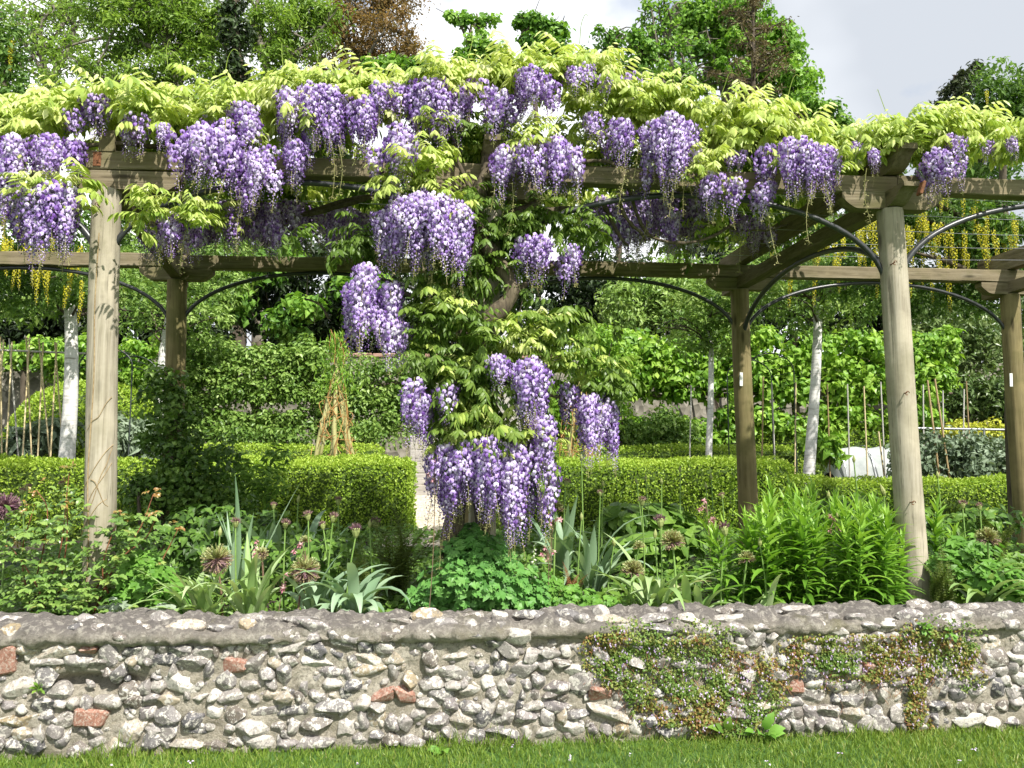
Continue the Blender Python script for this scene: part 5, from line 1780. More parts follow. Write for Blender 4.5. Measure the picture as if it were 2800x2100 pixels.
# ================================================================ TREES BEYOND
m_ash = leaf_mat('ash_leaf', [(0.07, 0.14, 0.014), (0.15, 0.27, 0.026), (0.25, 0.39, 0.045), (0.34, 0.47, 0.08)], trans=0.4, rough=0.45)
m_bronze = leaf_mat('bronze_leaf', [(0.10, 0.085, 0.025), (0.20, 0.14, 0.045), (0.33, 0.20, 0.07), (0.30, 0.26, 0.10)], trans=0.4)
m_syc = leaf_mat('sycamore_leaf', [(0.05, 0.14, 0.014), (0.12, 0.27, 0.024), (0.22, 0.41, 0.045), (0.32, 0.50, 0.08)], trans=0.38)
m_yew = leaf_mat('yew_needle', [(0.018, 0.030, 0.010), (0.045, 0.065, 0.022), (0.085, 0.105, 0.04)], trans=0.15)
m_larch = leaf_mat('brown_needle', [(0.08, 0.068, 0.03), (0.15, 0.12, 0.055), (0.23, 0.18, 0.09)], trans=0.2)
m_lab = leaf_mat('laburnum_leaf', [(0.035, 0.085, 0.012), (0.08, 0.17, 0.022), (0.15, 0.27, 0.04), (0.24, 0.37, 0.08)], trans=0.38)
m_labf = leaf_mat('laburnum_flower', [(0.31, 0.29, 0.012), (0.47, 0.43, 0.016), (0.60, 0.56, 0.035)], trans=0.3, tcol=1.0)
m_greybark = plain_mat('grey_bark', (0.09, 0.08, 0.06), (0.20, 0.18, 0.14), 5, 0.9, bmp=0.4, bdist=0.03)


def crown_tree(name, label, Y, spine, blobs, n, per, leaf, mat, bark, seed, crad=(.35, .7), nl=9, tr=.26, tone=.5, tmpl=LEAF2, flat=(1.1, 1.1, .8), edge=.12, tvar=.16, twig=.014):
    """tree whose trunk follows a spine and whose limbs reach into clumps of leaves"""
    rng = np.random.default_rng(seed)
    s0 = at(spine[0][0], spine[0][1], Y)
    o = thing(name, label, 'tree', (s0[0], Y, ground_z(Y)))
    sp = spline([np.array([s0[0], Y, ground_z(Y) - .2])] + [at(x, y, Y) for x, y in spine], 22)
    mt = MB(); tube(mt, sp, np.linspace(tr, tr * .22, 22), 9)
    w = np.array([b_[2] * b_[3] for b_ in blobs], float); w /= w.sum()
    kk = rng.choice(len(blobs), n, p=w)
    D = rvec(rng, n); rr = rng.random(n) ** .42
    C = np.array([at(blobs[k][0], blobs[k][1], Y) + D[i] * rr[i] * np.array([blobs[k][2], max(blobs[k][2], blobs[k][3]) * .8, blobs[k][3]]) * Y / FPX for i, k in enumerate(kk)])
    nodes = [sp[8:]]
    for i in range(nl):
        e = C[int(rng.integers(n))]
        st = sp[int(rng.integers(7, 20))]
        mid = st * .55 + e * .45 + np.array([0, 0, .12 * np.linalg.norm(e - st)]) + rng.normal(0, .08 * np.linalg.norm(e - st), 3)
        pl = spline([st, mid, e], 14) + np.cumsum(rng.normal(0, .02, (14, 3)), 0)
        tube(mt, pl, np.linspace(tr * .36, .02, 14), 6, cap=False)
        nodes.append(pl)
    A_ = np.concatenate(nodes)
    for c_ in C:
        q = A_[int(np.argmin(np.sum((A_ - c_) ** 2, 1) + rng.random(len(A_)) * .6))]
        pl = spline([q, (q + c_) / 2 + rng.normal(0, .12, 3) + (0, 0, .08), c_, c_ + nrm(c_ - q) * .3 + rng.normal(0, .12, 3)], 8)
        tube(mt, pl, np.linspace(twig * 1.8, twig * .6, 8), 4, cap=False)
    objw(mt, 'trunk', bark, o, True)
    mb = MB(); clump(mb, rng, C, rng.uniform(*crad, n), per, leaf[0], leaf[1], tmpl, tone, tvar, flat, .6, edge=edge)
    tag(objw(mb, 'crown', mat, o), kind='stuff')
    return o


crown_tree('ash_tree', 'tall ash with bent grey trunk and feathery spring foliage above the left beam', 27, [(450, 420), (485, 230), (455, 110), (480, -20), (470, -120)],
           [(330, 60, 170, 100), (490, 110, 120, 130), (260, 190, 150, 80), (560, 50, 110, 80), (400, -40, 220, 60), (430, 220, 140, 70), (580, 180, 80, 90)], 210, 90, (.20, .07), m_ash, m_greybark, 401, (.35, .75), 12, .30)
crown_tree('ash_tree', 'sparse ash with many bare twigs against the sky at the far left', 31, [(150, 420), (140, 230), (200, 100), (180, -60)],
           [(120, 110, 140, 110), (40, 60, 80, 80), (200, 30, 110, 70), (60, 220, 90, 70)], 120, 34, (.20, .07), m_ash, m_greybark, 402, (.4, .8), 16, .24, twig=.02)
crown_tree('ivy_tree', 'dark ivy clad trunk rising behind the left crest', 24, [(665, 420), (655, 200), (640, 60), (645, -80)],
           [(655, 240, 42, 110), (650, 80, 35, 90), (660, 330, 45, 60)], 60, 90, (.17, .11), m_dark, m_bark, 404, (.25, .45), 6, .26, .6)
crown_tree('ash_tree', 'fresh green ash around the ivy clad trunk', 28, [(720, 420), (730, 200), (700, 60), (720, -80)],
           [(700, 60, 100, 80), (800, 110, 110, 110), (760, 210, 100, 70), (850, 30, 90, 50), (620, -20, 120, 50)], 130, 80, (.20, .07), m_ash, m_greybark, 403, (.35, .7), 10, .24)
crown_tree('bronze_tree', 'bronze leaved tree with twisting bare branches above the wisteria', 30, [(930, 420), (950, 260), (1000, 140), (1050, 20), (1040, -60)],
           [(1030, 80, 150, 110), (920, 60, 90, 80), (1120, 170, 80, 70), (960, 180, 110, 60), (1050, -20, 130, 50), (870, 170, 70, 60)], 190, 66, (.15, .065), m_bronze, m_greybark, 405, (.4, .8), 15, .30, .5, twig=.018)
crown_tree('maple_tree', 'low bright maple boughs just above the crest under the bronze tree', 22, [(1080, 420), (1090, 300), (1080, 200)],
           [(1060, 190, 90, 30), (1150, 185, 80, 30)], 40, 60, (.15, .12), m_syc, m_bark, 406, (.2, .35), 5, .12, .5)
crown_tree('maple_tree', 'slender young maple with tufted leaf clusters against white sky', 22, [(1280, 420), (1278, 200), (1285, 100), (1292, 40)],
           [(1240, 45, 16, 12), (1290, 62, 32, 16), (1335, 55, 22, 14), (1300, 105, 40, 18), (1335, 150, 60, 28), (1275, 150, 40, 24), (1345, 110, 14, 10), (1270, 185, 40, 20), (1350, 190, 50, 22)], 46, 70, (.15, .12), m_syc, m_bark, 411, (.16, .30), 11, .09, .5, edge=.3)
crown_tree('maple_tree', 'forked young maple with dark clustered crown behind the wisteria crest', 22, [(1470, 420), (1450, 190), (1425, 110), (1440, 70)],
           [(1430, 62, 30, 14), (1475, 72, 46, 22), (1520, 92, 34, 26), (1460, 115, 46, 18), (1500, 140, 60, 24), (1440, 160, 40, 20)], 52, 90, (.15, .12), m_syc, m_bark, 412, (.2, .34), 9, .10, .28, edge=.3)
crown_tree('maple_tree', 'twiggy maple left of the big sycamore', 25, [(1690, 420), (1700, 220), (1680, 120)],
           [(1650, 110, 50, 30), (1710, 110, 60, 34), (1750, 160, 70, 40), (1620, 160, 40, 40), (1690, 200, 90, 30)], 70, 40, (.15, .11), m_syc, m_bark, 413, (.2, .4), 10, .12, .4)
crown_tree('sycamore_tree', 'large bright green sycamore behind the brown conifer', 28, [(1985, 420), (1990, 200), (1960, 80), (1950, -40)],
           [(1950, 50, 120, 70), (2010, 170, 120, 90), (2110, 150, 80, 100), (1890, 60, 60, 50), (2180, 220, 60, 60), (1860, 230, 90, 40), (2030, 60, 90, 80), (2120, 250, 120, 50), (1900, 150, 60, 50)], 240, 70, (.19, .15), m_syc, m_greybark, 414, (.35, .65), 14, .28, .52)
crown_tree('sycamore_tree', 'half bare tree with pale grey branching left of the sycamore', 26, [(1830, 420), (1840, 220), (1820, 110), (1800, 20)],
           [(1790, 40, 60, 40), (1830, 110, 70, 60), (1770, 120, 40, 60), (1830, 220, 90, 40), (1860, 20, 40, 30)], 90, 22, (.16, .12), m_syc, m_greybark, 415, (.25, .5), 16, .16, .5, twig=.02)
crown_tree('sycamore_tree', 'rounded green tree below the brown conifer at its right', 27, [(2200, 420), (2200, 340), (2190, 300)],
           [(2200, 310, 90, 40), (2270, 335, 60, 24), (2110, 310, 70, 40)], 80, 60, (.16, .12), m_syc, m_greybark, 416, (.25, .5), 8, .2, .45)


def conifer(label, px, Y, top_py, seed, mat, width, n, per, droop, L, W, sx=0):
    rng = np.random.default_rng(seed)
    b_ = at(px, 1250, Y); zt = at(px + sx, top_py, Y); zb = ground_z(Y) - .2
    o = thing('conifer_tree', label, 'conifer', (b_[0], Y, ground_z(Y)))
    mt, ml = MB(), MB()
    pts = np.array([(b_[0] + (zt[0] - b_[0]) * t, Y, zb + (zt[2] - zb) * t) for t in np.linspace(0, 1, 14)])
    tube(mt, pts, np.linspace(.26, .03, 14), 8)
    for k in range(n):
        t = .25 + .75 * (k + rng.random()) / n
        s0 = np.array([np.interp(t, np.linspace(0, 1, 14), pts[:, q]) for q in range(3)])
        a = rng.uniform(0, 6.28); ln = width * (1.08 - t) ** .75 * rng.uniform(.55, 1.25)
        h = np.array([math.cos(a), math.sin(a), 0])
        br = np.array([s0 + h * ln * u + np.array([0, 0, ln * (.35 * u - droop * u * u)]) for u in np.linspace(0, 1, 7)])
        tube(mt, br, np.linspace(.045, .012, 7), 4, cap=False)
        C = br[rng.integers(2, 7, 7)] + rng.normal(0, .07 * ln ** .5, (7, 3))
        clump(ml, rng, C, rng.uniform(.10, .30, 7), per, L, W, LEAF2, .5, .15, (1.2, 1.2, .6), .2, edge=.1)
    objw(mt, 'trunk', m_bark, o, True)
    tag(objw(ml, 'crown', mat, o), kind='stuff')


conifer('thin brownish conifer with upswept twigs beside the sycamore', 2060, 23, -40, 421, m_larch, 3.2, 90, 12, .05, .16, .035)
conifer('small dark yew shape on the right horizon behind the crest', 2590, 24, 205, 422, m_yew, 2.2, 60, 16, .12, .20, .07, 20)
conifer('dark yew next to the laburnum top on the right', 2660, 25, 185, 423, m_yew, 2.0, 60, 16, .10, .20, .07, -10)

# dark evergreen belt behind the old wall
for k, (x, top, bot, rx, Y, sd) in enumerate([(120, 690, 1000, 210, 18.5, 431), (420, 640, 1000, 200, 19.0, 432), (820, 620, 1000, 190, 18.0, 433), (1060, 640, 1010, 180, 18.5, 434), (1330, 610, 1010, 210, 18.2, 435), (1640, 680, 960, 190, 19, 436), (2000, 620, 950, 210, 19.5, 437),
                                        (2700, 700, 1150, 230, 17.0, 438), (-120, 640, 1000, 200, 18.5, 439), (3000, 600, 1100, 240, 18, 440), (2350, 640, 950, 220, 19, 441)]):
    lb = ['dark evergreen behind the birch trunk at the left', 'dark holly behind the left back post', 'dark evergreen behind the willow wigwam top', 'dark evergreen left of the wisteria trunk', 'dark evergreen right behind the wisteria trunk',
          'dark evergreen behind the fresh green bush', 'dark evergreen behind the right back post', 'laurel with drooping glossy leaves at the right behind the canes', 'dark evergreen at the outer left edge', 'dark evergreen at the outer right edge', 'dark evergreen behind the right front post'][k]
    shrub('evergreen_tree', lb, 'tree', [(x, (top + bot) / 2, Y, rx, (bot - top) / 2), (x + 60, bot - 60, Y + .5, rx * .8, 80)], m_dark if k != 7 else m_laurel, 170, 52, .17, .085 if k != 7 else .06, sd, (.22, .45), LEAF2 if k != 7 else LEAF4, .45)
# sunlit trees between the evergreens and the espaliers
shrub('cherry_tree', 'sunlit cherry with drooping pale leaves right of the wisteria', 'tree', [(1760, 820, 16.6, 130, 80), (1860, 780, 16.6, 90, 80), (1700, 880, 16.4, 90, 50), (1900, 880, 16.6, 70, 60)], m_esp, 120, 42, .17, .06, 451, (.2, .35), LEAF4, .6)
shrub('chestnut_branch_tree', 'bright green tree between the dark evergreens left of the wisteria', 'tree', [(960, 760, 16.8, 90, 60), (740, 720, 17, 80, 50), (1010, 870, 16.8, 50, 40), (830, 840, 16.5, 60, 30), (630, 830, 16.8, 60, 60), (780, 900, 16.8, 60, 40)], m_syc, 90, 40, .17, .11, 452, (.2, .35), LEAF4, .45)
shrub('olive_tree', 'airy olive green tree above the right back post', 'tree', [(1990, 790, 15.2, 140, 80), (1900, 870, 15.2, 70, 60), (2060, 720, 15.4, 100, 60)], m_mid, 110, 40, .11, .045, 453, (.18, .32), LEAF2, .6)
shrub('hazel_tree', 'leafy green tree behind the right front post', 'tree', [(2560, 880, 15.0, 160, 110), (2450, 960, 14.6, 90, 80), (2650, 960, 15, 110, 90)], m_laurel, 150, 40, .14, .05, 454, (.2, .34), LEAF4, .6)
shrub('laurel_tree', 'leafy tree in light shade above the birch crowns at the left', 'tree', [(330, 720, 15.5, 170, 90), (560, 740, 15.5, 110, 80), (600, 650, 16, 110, 60)], m_esp, 150, 40, .13, .055, 455, (.2, .34), LEAF2, .45)


# ---------------------------------------------------------------- laburnum
def lab_raceme(L, n, seed):
    rng = np.random.default_rng(seed)
    mb = MB()
    t = (np.arange(n) + rng.random(n)) / n
    a = np.arange(n) * 2.4
    rad = .022 * (1 - .5 * t)
    out = np.stack([np.cos(a), np.sin(a), np.zeros(n)], -1)
    C = out * rad[:, None]; C[:, 2] = -t * L
    up = np.tile([0, 0, 1.0], (n, 1)) + rng.normal(0, .3, (n, 3))
    s = .022 * (1 - .5 * t)
    place(mb, BANNER, C - nrm(up) * (s * .5)[:, None], up, out, s, s, np.clip(.6 + rng.normal(0, .2, n), 0, 1))
    tube(mb, [(0, 0, .03), (0, 0, -L * .5), (0, 0, -L * 1.08)], .0015, 4, mat=1, cap=False)
    return mb


LAB = []
for k, (L, n) in enumerate(((.20, 40), (.26, 46), (.32, 52))):
    q = lab_raceme(L, n, 460 + k); LAB.append(q.mesh('yellow_raceme', [m_labf, m_rachis]))


def laburnum(label, trunk, boughs, blobs, racs, seed, nclump, per=26, L=.07, W=.03, tone=.4):
    rng = np.random.default_rng(seed)
    tb = at(*trunk[0])
    o = thing('laburnum_tree', label, 'tree', (tb[0], tb[1], ground_z(tb[1])))
    mb = MB(); pts = [np.array([tb[0], tb[1], ground_z(tb[1]) - .1])] + [at(*q) for q in trunk]
    tube(mb, spline(pts, 24), np.linspace(.10, .06, 24), 10); objw(mb, 'trunk', m_bark, o, True)
    for bg in boughs:
        mb = MB(); tube(mb, spline([at(*q) for q in bg], 16), np.linspace(.045, .012, 16), 7); objw(mb, 'bough', m_bark, o, True)
    mb = MB()
    w = np.array([b_[3] * b_[4] for b_ in blobs], float); w /= w.sum()
    kk = rng.choice(len(blobs), nclump, p=w)
    C = []
    for k in kk:
        bx, by, Y, rx, ry = blobs[k]
        s = Y / FPX; d = rvec(rng, 1)[0] * rng.random() ** .4
        C.append(at(bx, by, Y) + d * np.array([rx * s, rx * s * .6, ry * s]))
    clump(mb, rng, C, rng.uniform(.07, .15, nclump), per, L, W, LEAF4, tone, .15, (1.1, 1.1, .8), .6)
    tag(objw(mb, 'foliage', m_lab, o), kind='stuff')
    l3 = np.array(o.location)
    for (x0, x1, y0, y1, ya, yb, n) in racs:
        for k in range(n):
            p_ = at(rng.uniform(x0, x1), rng.uniform(y0, y1), rng.uniform(ya, yb))
            put('yellow_raceme', LAB[int(rng.integers(3))], o, mtx(p_ - l3, rng.uniform(0, 6), rng.uniform(.75, 1.15), rng.normal(0, .06), rng.normal(0, .06)))


laburnum('laburnum dripping with yellow flower chains beyond the right side of the pergola',
         [(2775, 1200, 7.6), (2770, 900, 7.6), (2760, 700, 7.6), (2720, 500, 7.7)],
         [[(2765, 760, 7.6), (2640, 640, 7.7), (2450, 590, 7.8), (2250, 590, 8.0)], [(2765, 800, 7.6), (2600, 720, 7.5), (2500, 690, 7.5)], [(2740, 560, 7.7), (2740, 400, 7.6), (2700, 280, 7.6)], [(2700, 640, 7.6), (2560, 560, 7.5), (2350, 560, 7.6)]],
         [(2600, 600, 7.75, 250, 110), (2600, 520, 8.3, 250, 90), (2400, 610, 7.9, 220, 90), (2200, 640, 8.0, 120, 60), (2700, 740, 7.8, 130, 130), (2740, 250, 7.6, 95, 105), (2780, 330, 7.6, 60, 110), (2690, 620, 7.5, 120, 110), (2560, 800, 8.2, 200, 70), (2340, 760, 8.4, 160, 60)],
         [(2470, 2700, 500, 640, 7.05, 7.6, 42), (2240, 2420, 580, 690, 7.05, 7.7, 18), (2100, 2240, 640, 700, 7.5, 8.0, 5), (2700, 2800, 560, 700, 7.1, 7.6, 12), (2650, 2780, 200, 330, 7.3, 7.8, 4), (2150, 2400, 660, 760, 7.1, 7.9, 12), (2450, 2700, 640, 760, 7.1, 7.8, 20)], 471, 700)
laburnum('laburnum with fewer yellow chains beyond the left side of the pergola',
         [(-130, 1200, 7.8), (-120, 900, 7.8), (-60, 650, 7.8), (0, 450, 7.8)],
         [[(-100, 760, 7.8), (50, 680, 7.9), (200, 690, 8.0)], [(0, 450, 7.8), (10, 300, 7.8), (20, 100, 7.8)], [(-40, 620, 7.8), (120, 560, 7.9), (300, 580, 8.2)]],
         [(100, 650, 8.0, 200, 90), (10, 180, 7.8, 60, 170), (60, 300, 7.8, 110, 60), (200, 290, 8.0, 110, 40), (60, 780, 8.3, 160, 70), (280, 600, 8.3, 110, 60), (480, 640, 8.5, 120, 60)],
         [(0, 230, 640, 740, 7.1, 7.8, 16), (20, 60, 100, 130, 7.6, 7.8, 2), (0, 60, 560, 720, 7.1, 7.6, 12), (180, 240, 700, 800, 7.8, 8.2, 4), (330, 560, 590, 700, 7.7, 8.3, 8)], 472, 300)

# ================================================================ FRONT BED
m_rose = leaf_mat('rose_leaf', [(0.03, 0.07, 0.016), (0.075, 0.16, 0.026), (0.15, 0.27, 0.045), (0.26, 0.38, 0.08), (0.33, 0.18, 0.06)], trans=0.25, rough=0.32, spec=0.55)
m_rosec = plain_mat('rose_cane', (0.16, 0.05, 0.03), (0.26, 0.11, 0.05), 25, 0.5)
m_strap = leaf_mat('strap_leaf', [(0.06, 0.13, 0.03), (0.15, 0.28, 0.06), (0.28, 0.42, 0.14), (0.40, 0.52, 0.26), (0.55, 0.52, 0.24)], trans=0.28, rough=0.4, objrand=.2)
m_strapg = leaf_mat('glaucous_leaf', [(0.07, 0.14, 0.07), (0.15, 0.26, 0.14), (0.28, 0.41, 0.25), (0.40, 0.53, 0.35)], trans=0.25, rough=0.45, objrand=.2)
m_col = leaf_mat('columbine_leaf', [(0.025, 0.085, 0.018), (0.055, 0.17, 0.028), (0.10, 0.27, 0.045), (0.17, 0.36, 0.075)], trans=0.28, rough=0.45)
m_lily = leaf_mat('lily_leaf', [(0.035, 0.105, 0.008), (0.085, 0.21, 0.014), (0.16, 0.34, 0.024), (0.28, 0.46, 0.05)], trans=0.36, rough=0.36, spec=.45, objrand=.15)
m_fern = leaf_mat('fern_pinna', [(0.055, 0.085, 0.012), (0.11, 0.16, 0.022), (0.20, 0.26, 0.045)], trans=0.35)
m_fernb = leaf_mat('dead_fern', [(0.09, 0.035, 0.012), (0.19, 0.07, 0.022), (0.29, 0.13, 0.04)], trans=0.25)
m_herb = leaf_mat('herb_leaf', [(0.03, 0.075, 0.009), (0.08, 0.18, 0.018), (0.17, 0.31, 0.035), (0.28, 0.42, 0.06)], trans=0.32, rough=0.45)
m_hop = leaf_mat('lobed_leaf', [(0.05, 0.14, 0.015), (0.11, 0.27, 0.025), (0.20, 0.40, 0.05)], trans=0.33)
m_stem = plain_mat('green_stem', (0.13, 0.24, 0.05), (0.22, 0.34, 0.09), 18, 0.5)
m_astem = plain_mat('purple_stem', (0.13, 0.075, 0.06), (0.24, 0.17, 0.10), 22, 0.6)
m_head = leaf_mat('allium_head', [(0.17, 0.075, 0.13), (0.36, 0.23, 0.24), (0.40, 0.32, 0.15), (0.32, 0.38, 0.12), (0.58, 0.60, 0.34)], trans=0.25)
m_pink = leaf_mat('pink_petal', [(0.50, 0.16, 0.24), (0.68, 0.36, 0.42), (0.80, 0.60, 0.56)], trans=0.3, tcol=1.0)
m_white = leaf_mat('white_petal', [(0.62, 0.66, 0.50), (0.78, 0.78, 0.72)], trans=0.3, tcol=1.0)
rb = np.random.default_rng(77)

# ---- low herbs covering the soil
mb = MB()
n = 27000
P = np.stack([rb.uniform(-3.4, 5.6, n), 4.42 + 4.4 * rb.random(n) ** 1.1, np.zeros(n)], -1)
P[:, 2] = gz(P[:, 1])
hgt = (.06 + .9 * np.clip((P[:, 1] - 4.5) / .8, 0.04, 1) * .32) * fbm(P[:, 0] * 2.1, P[:, 1] * 2.1, 88) ** 2
P[:, 2] += hgt * rb.random(n)
Nn = np.array([0, -.35, 1.0]) + rb.normal(0, .45, (n, 3))
A = np.cross(Nn, rvec(rb, n))
s = rb.uniform(.7, 1.4, n) * (.026 + .03 * fbm(P[:, 0] * 3, P[:, 1] * 3, 90))
place(mb, LEAF4, P, A, Nn, s * 1.6, s, np.clip(.15 + .8 * fbm(P[:, 0] * 1.5, P[:, 1] * 1.5, 92) ** 1.3 + rb.normal(0, .12, n), 0, 1))
tag(mb.obj('ground_cover', m_herb), 'low green herbs and seedlings covering the soil between the bed plants', 'ground cover', kind='stuff')


# ---- rose
def rose(label, canes, vol, nleaf, seed, tone=.5):
    rng = np.random.default_rng(seed)
    b0 = at(vol[0][0], 1680, vol[0][2])
    o = thing('rose_bush', label, 'rose bush', (b0[0], vol[0][2], ground_z(vol[0][2])))
    for c_ in canes:
        pts = spline([at(*q) for q in c_], 14)
        rod(pts, np.linspace(.0055, .0022, 14), m_rosec, 'cane', o, 5, True)
    mb = MB()

    def comp(p, d, s, tn):
        d = nrm(d); side = nrm(np.cross(d, (0, 0, 1.0)) + 1e-6)
        P, A, L = [], [], []
        for k, (t, sg) in enumerate(((.35, -1), (.35, 1), (.72, -1), (.72, 1), (.85, 0))):
            P.append(p + d * s * 1.5 * t); A.append(d * (.55 if sg else 1) + side * sg * .8 + np.array([0, 0, -.25]) + rng.normal(0, .12, 3)); L.append(s * rng.uniform(.8, 1.1))
        L = np.array(L)
        place(mb, LEAF8, P, A, np.array([0, 0, 1.0]) + rng.normal(0, .35, 3) + np.array([0, -.35, 0]), L, L * .62, np.clip(tn + rng.normal(0, .06, 5), 0, 1))
    w = np.array([v_[3] * v_[4] for v_ in vol], float); w /= w.sum()
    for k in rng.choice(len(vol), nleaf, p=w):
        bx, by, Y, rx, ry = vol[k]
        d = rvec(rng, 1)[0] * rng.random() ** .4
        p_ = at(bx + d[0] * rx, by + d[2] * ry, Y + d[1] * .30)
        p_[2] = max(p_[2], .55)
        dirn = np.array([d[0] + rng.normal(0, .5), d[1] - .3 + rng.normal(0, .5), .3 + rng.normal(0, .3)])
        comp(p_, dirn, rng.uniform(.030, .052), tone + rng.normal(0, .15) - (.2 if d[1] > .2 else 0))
    for c_ in canes:                                   # red young tips
        p_ = at(*c_[-1])
        for q in range(4):
            comp(p_ + rng.normal(0, .015, 3), rng.normal(0, 1, 3), .026, .95)
    tag(objw(mb, 'foliage', m_rose, o), kind='stuff')


rose('rose bush with glossy leaves and red canes in front of the pale left hand post',
     [[(60, 1680, 4.8), (110, 1540, 4.75), (130, 1400, 4.7), (100, 1340, 4.7)], [(150, 1680, 4.8), (180, 1500, 4.7), (185, 1380, 4.66)], [(90, 1690, 4.7), (60, 1520, 4.7), (95, 1380, 4.7)], [(200, 1690, 4.7), (300, 1560, 4.66), (380, 1450, 4.65), (420, 1350, 4.68)],
      [(250, 1690, 4.7), (320, 1540, 4.62), (400, 1470, 4.6), (430, 1400, 4.6)], [(280, 1690, 4.75), (400, 1600, 4.7), (460, 1500, 4.7), (490, 1440, 4.7)], [(30, 1690, 4.8), (150, 1560, 4.7), (190, 1290, 4.75)], [(330, 1690, 4.7), (280, 1560, 4.6), (330, 1400, 4.62)], [(130, 1690, 4.6), (100, 1600, 4.55), (20, 1480, 4.6)]],
     [(100, 1600, 4.72, 170, 100), (70, 1470, 4.75, 100, 90), (330, 1590, 4.70, 150, 95), (170, 1650, 4.62, 220, 50), (380, 1470, 4.68, 60, 90), (180, 1420, 4.72, 50, 80), (330, 1500, 4.72, 70, 60)], 640, 501)


def leafy(name, label, cat, vol, n, mat, tmpl, L, W, seed, tone=.5, up=1.0, fr=.35, stems=0, Y0=None):
    """dome of stalked leaves"""
    rng = np.random.default_rng(seed)
    b0 = at(vol[0][0], vol[0][1] + vol[0][4], vol[0][2])
    o = thing(name, label, cat, (b0[0], vol[0][2], ground_z(vol[0][2])))
    mb = MB()
    w = np.array([v_[3] * v_[4] for v_ in vol], float); w /= w.sum()
    kk = rng.choice(len(vol), n, p=w)
    q = np.array(vol)[kk]
    D = rvec(rng, n); D[:, 1] = -np.abs(D[:, 1]); rr = rng.random(n) ** .3
    P = np.array([at(a_[0] + d[0] * r_ * a_[3], a_[1] - d[2] * r_ * a_[4], a_[2] + d[1] * r_ * a_[3] * a_[2] / FPX * .8) for a_, d, r_ in zip(q, D, rr)])
    P[:, 2] = np.maximum(P[:, 2], gz(P[:, 1]) + .01)
    Nn = D * np.array([1, 1, 1]) * .8 + np.array([0, -fr, up]) + rng.normal(0, .3, (n, 3))
    A = np.cross(Nn, rvec(rng, n)) + np.array([0, -.3, -.35])
    s = rng.uniform(.7, 1.2, n)
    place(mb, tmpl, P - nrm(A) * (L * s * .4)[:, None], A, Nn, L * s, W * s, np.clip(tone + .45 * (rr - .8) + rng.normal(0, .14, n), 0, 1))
    tag(objw(mb, 'foliage', mat, o), kind='stuff')
    ms = MB()
    for k in range(max(6, stems)):
        e = P[int(rng.integers(n))]
        s0 = np.array([b0[0] + rng.normal(0, .04), vol[0][2] + rng.normal(0, .03), ground_z(vol[0][2]) - .02])
        tube(ms, spline([s0, (s0 + e) / 2 + (0, 0, .05), e], 6), .0025, 4, cap=False)
    tag(objw(ms, 'stems', m_stem, o), kind='stuff')
    return o


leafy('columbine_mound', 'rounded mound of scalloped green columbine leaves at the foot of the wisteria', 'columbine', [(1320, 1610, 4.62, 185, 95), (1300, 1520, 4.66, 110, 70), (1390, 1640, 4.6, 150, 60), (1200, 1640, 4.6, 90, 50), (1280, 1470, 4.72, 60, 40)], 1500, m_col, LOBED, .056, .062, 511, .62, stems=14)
leafy('lobed_plant', 'fresh green lobed leaf plant between the rose and the strap leaves', 'perennial', [(400, 1600, 4.62, 90, 70), (470, 1640, 4.6, 60, 45), (340, 1640, 4.6, 50, 40), (380, 1540, 4.66, 60, 30)], 300, m_hop, LOBED, .075, .08, 512, .55)
leafy('pale_lobed_plant', 'pale small oak shaped leaves right above the wall coping', 'perennial', [(305, 1660, 4.5, 30, 24), (350, 1665, 4.5, 30, 20), (440, 1668, 4.5, 40, 16)], 60, m_silver, LOBED, .06, .045, 513, .9)
leafy('lobed_plant', 'broad dark green leafy clump in the shade left of the right back post', 'perennial', [(1800, 1430, 6.4, 120, 55), (1700, 1420, 6.5, 70, 45), (1880, 1480, 6.2, 70, 50), (1760, 1500, 6.0, 110, 40)], 420, m_herb, LEAF8, .13, .085, 514, .45, fr=.2)
leafy('lobed_plant', 'cut leaved green plant right of the pale leaning post', 'perennial', [(2610, 1560, 4.75, 70, 60), (2730, 1590, 4.6, 80, 60), (2660, 1500, 4.9, 80, 40), (2790, 1640, 4.5, 60, 40)], 330, m_hop, LOBED, .085, .085, 515, .4)
leafy('lobed_plant', 'green seedling carpet between the columbine mound and the strap leaves', 'perennial', [(1560, 1640, 4.55, 80, 40), (1640, 1660, 4.5, 70, 30), (1500, 1600, 4.7, 40, 40)], 330, m_hop, LOBED, .045, .045, 516, .5)
leafy('fennel_tuft', 'soft feathery green tuft in front of the left hedge', 'perennial', [(760, 1250, 8.0, 45, 40), (700, 1330, 7.8, 90, 60), (640, 1290, 7.6, 50, 60)], 340, m_herb, LEAF2, .12, .03, 517, .5)
leafy('foliage_clump', 'dark low foliage in the shade under the left climber', 'perennial', [(560, 1440, 6.0, 140, 60), (720, 1440, 6.4, 100, 50), (480, 1500, 5.6, 90, 60)], 520, m_herb, LEAF4, .08, .05, 518, .25)
leafy('foliage_clump', 'green leaves in shade before the right part of the hedge', 'perennial', [(2350, 1400, 6.6, 130, 50), (2540, 1450, 6.4, 90, 60), (2700, 1430, 6.4, 110, 60)], 460, m_herb, LEAF8, .11, .05, 519, .35)
leafy('foliage_clump', 'mixed green leaves behind the left strap leaves', 'perennial', [(860, 1520, 5.4, 140, 70), (700, 1540, 5.3, 100, 70), (1000, 1580, 5.1, 70, 60)], 480, m_herb, LEAF4, .07, .045, 520, .4)


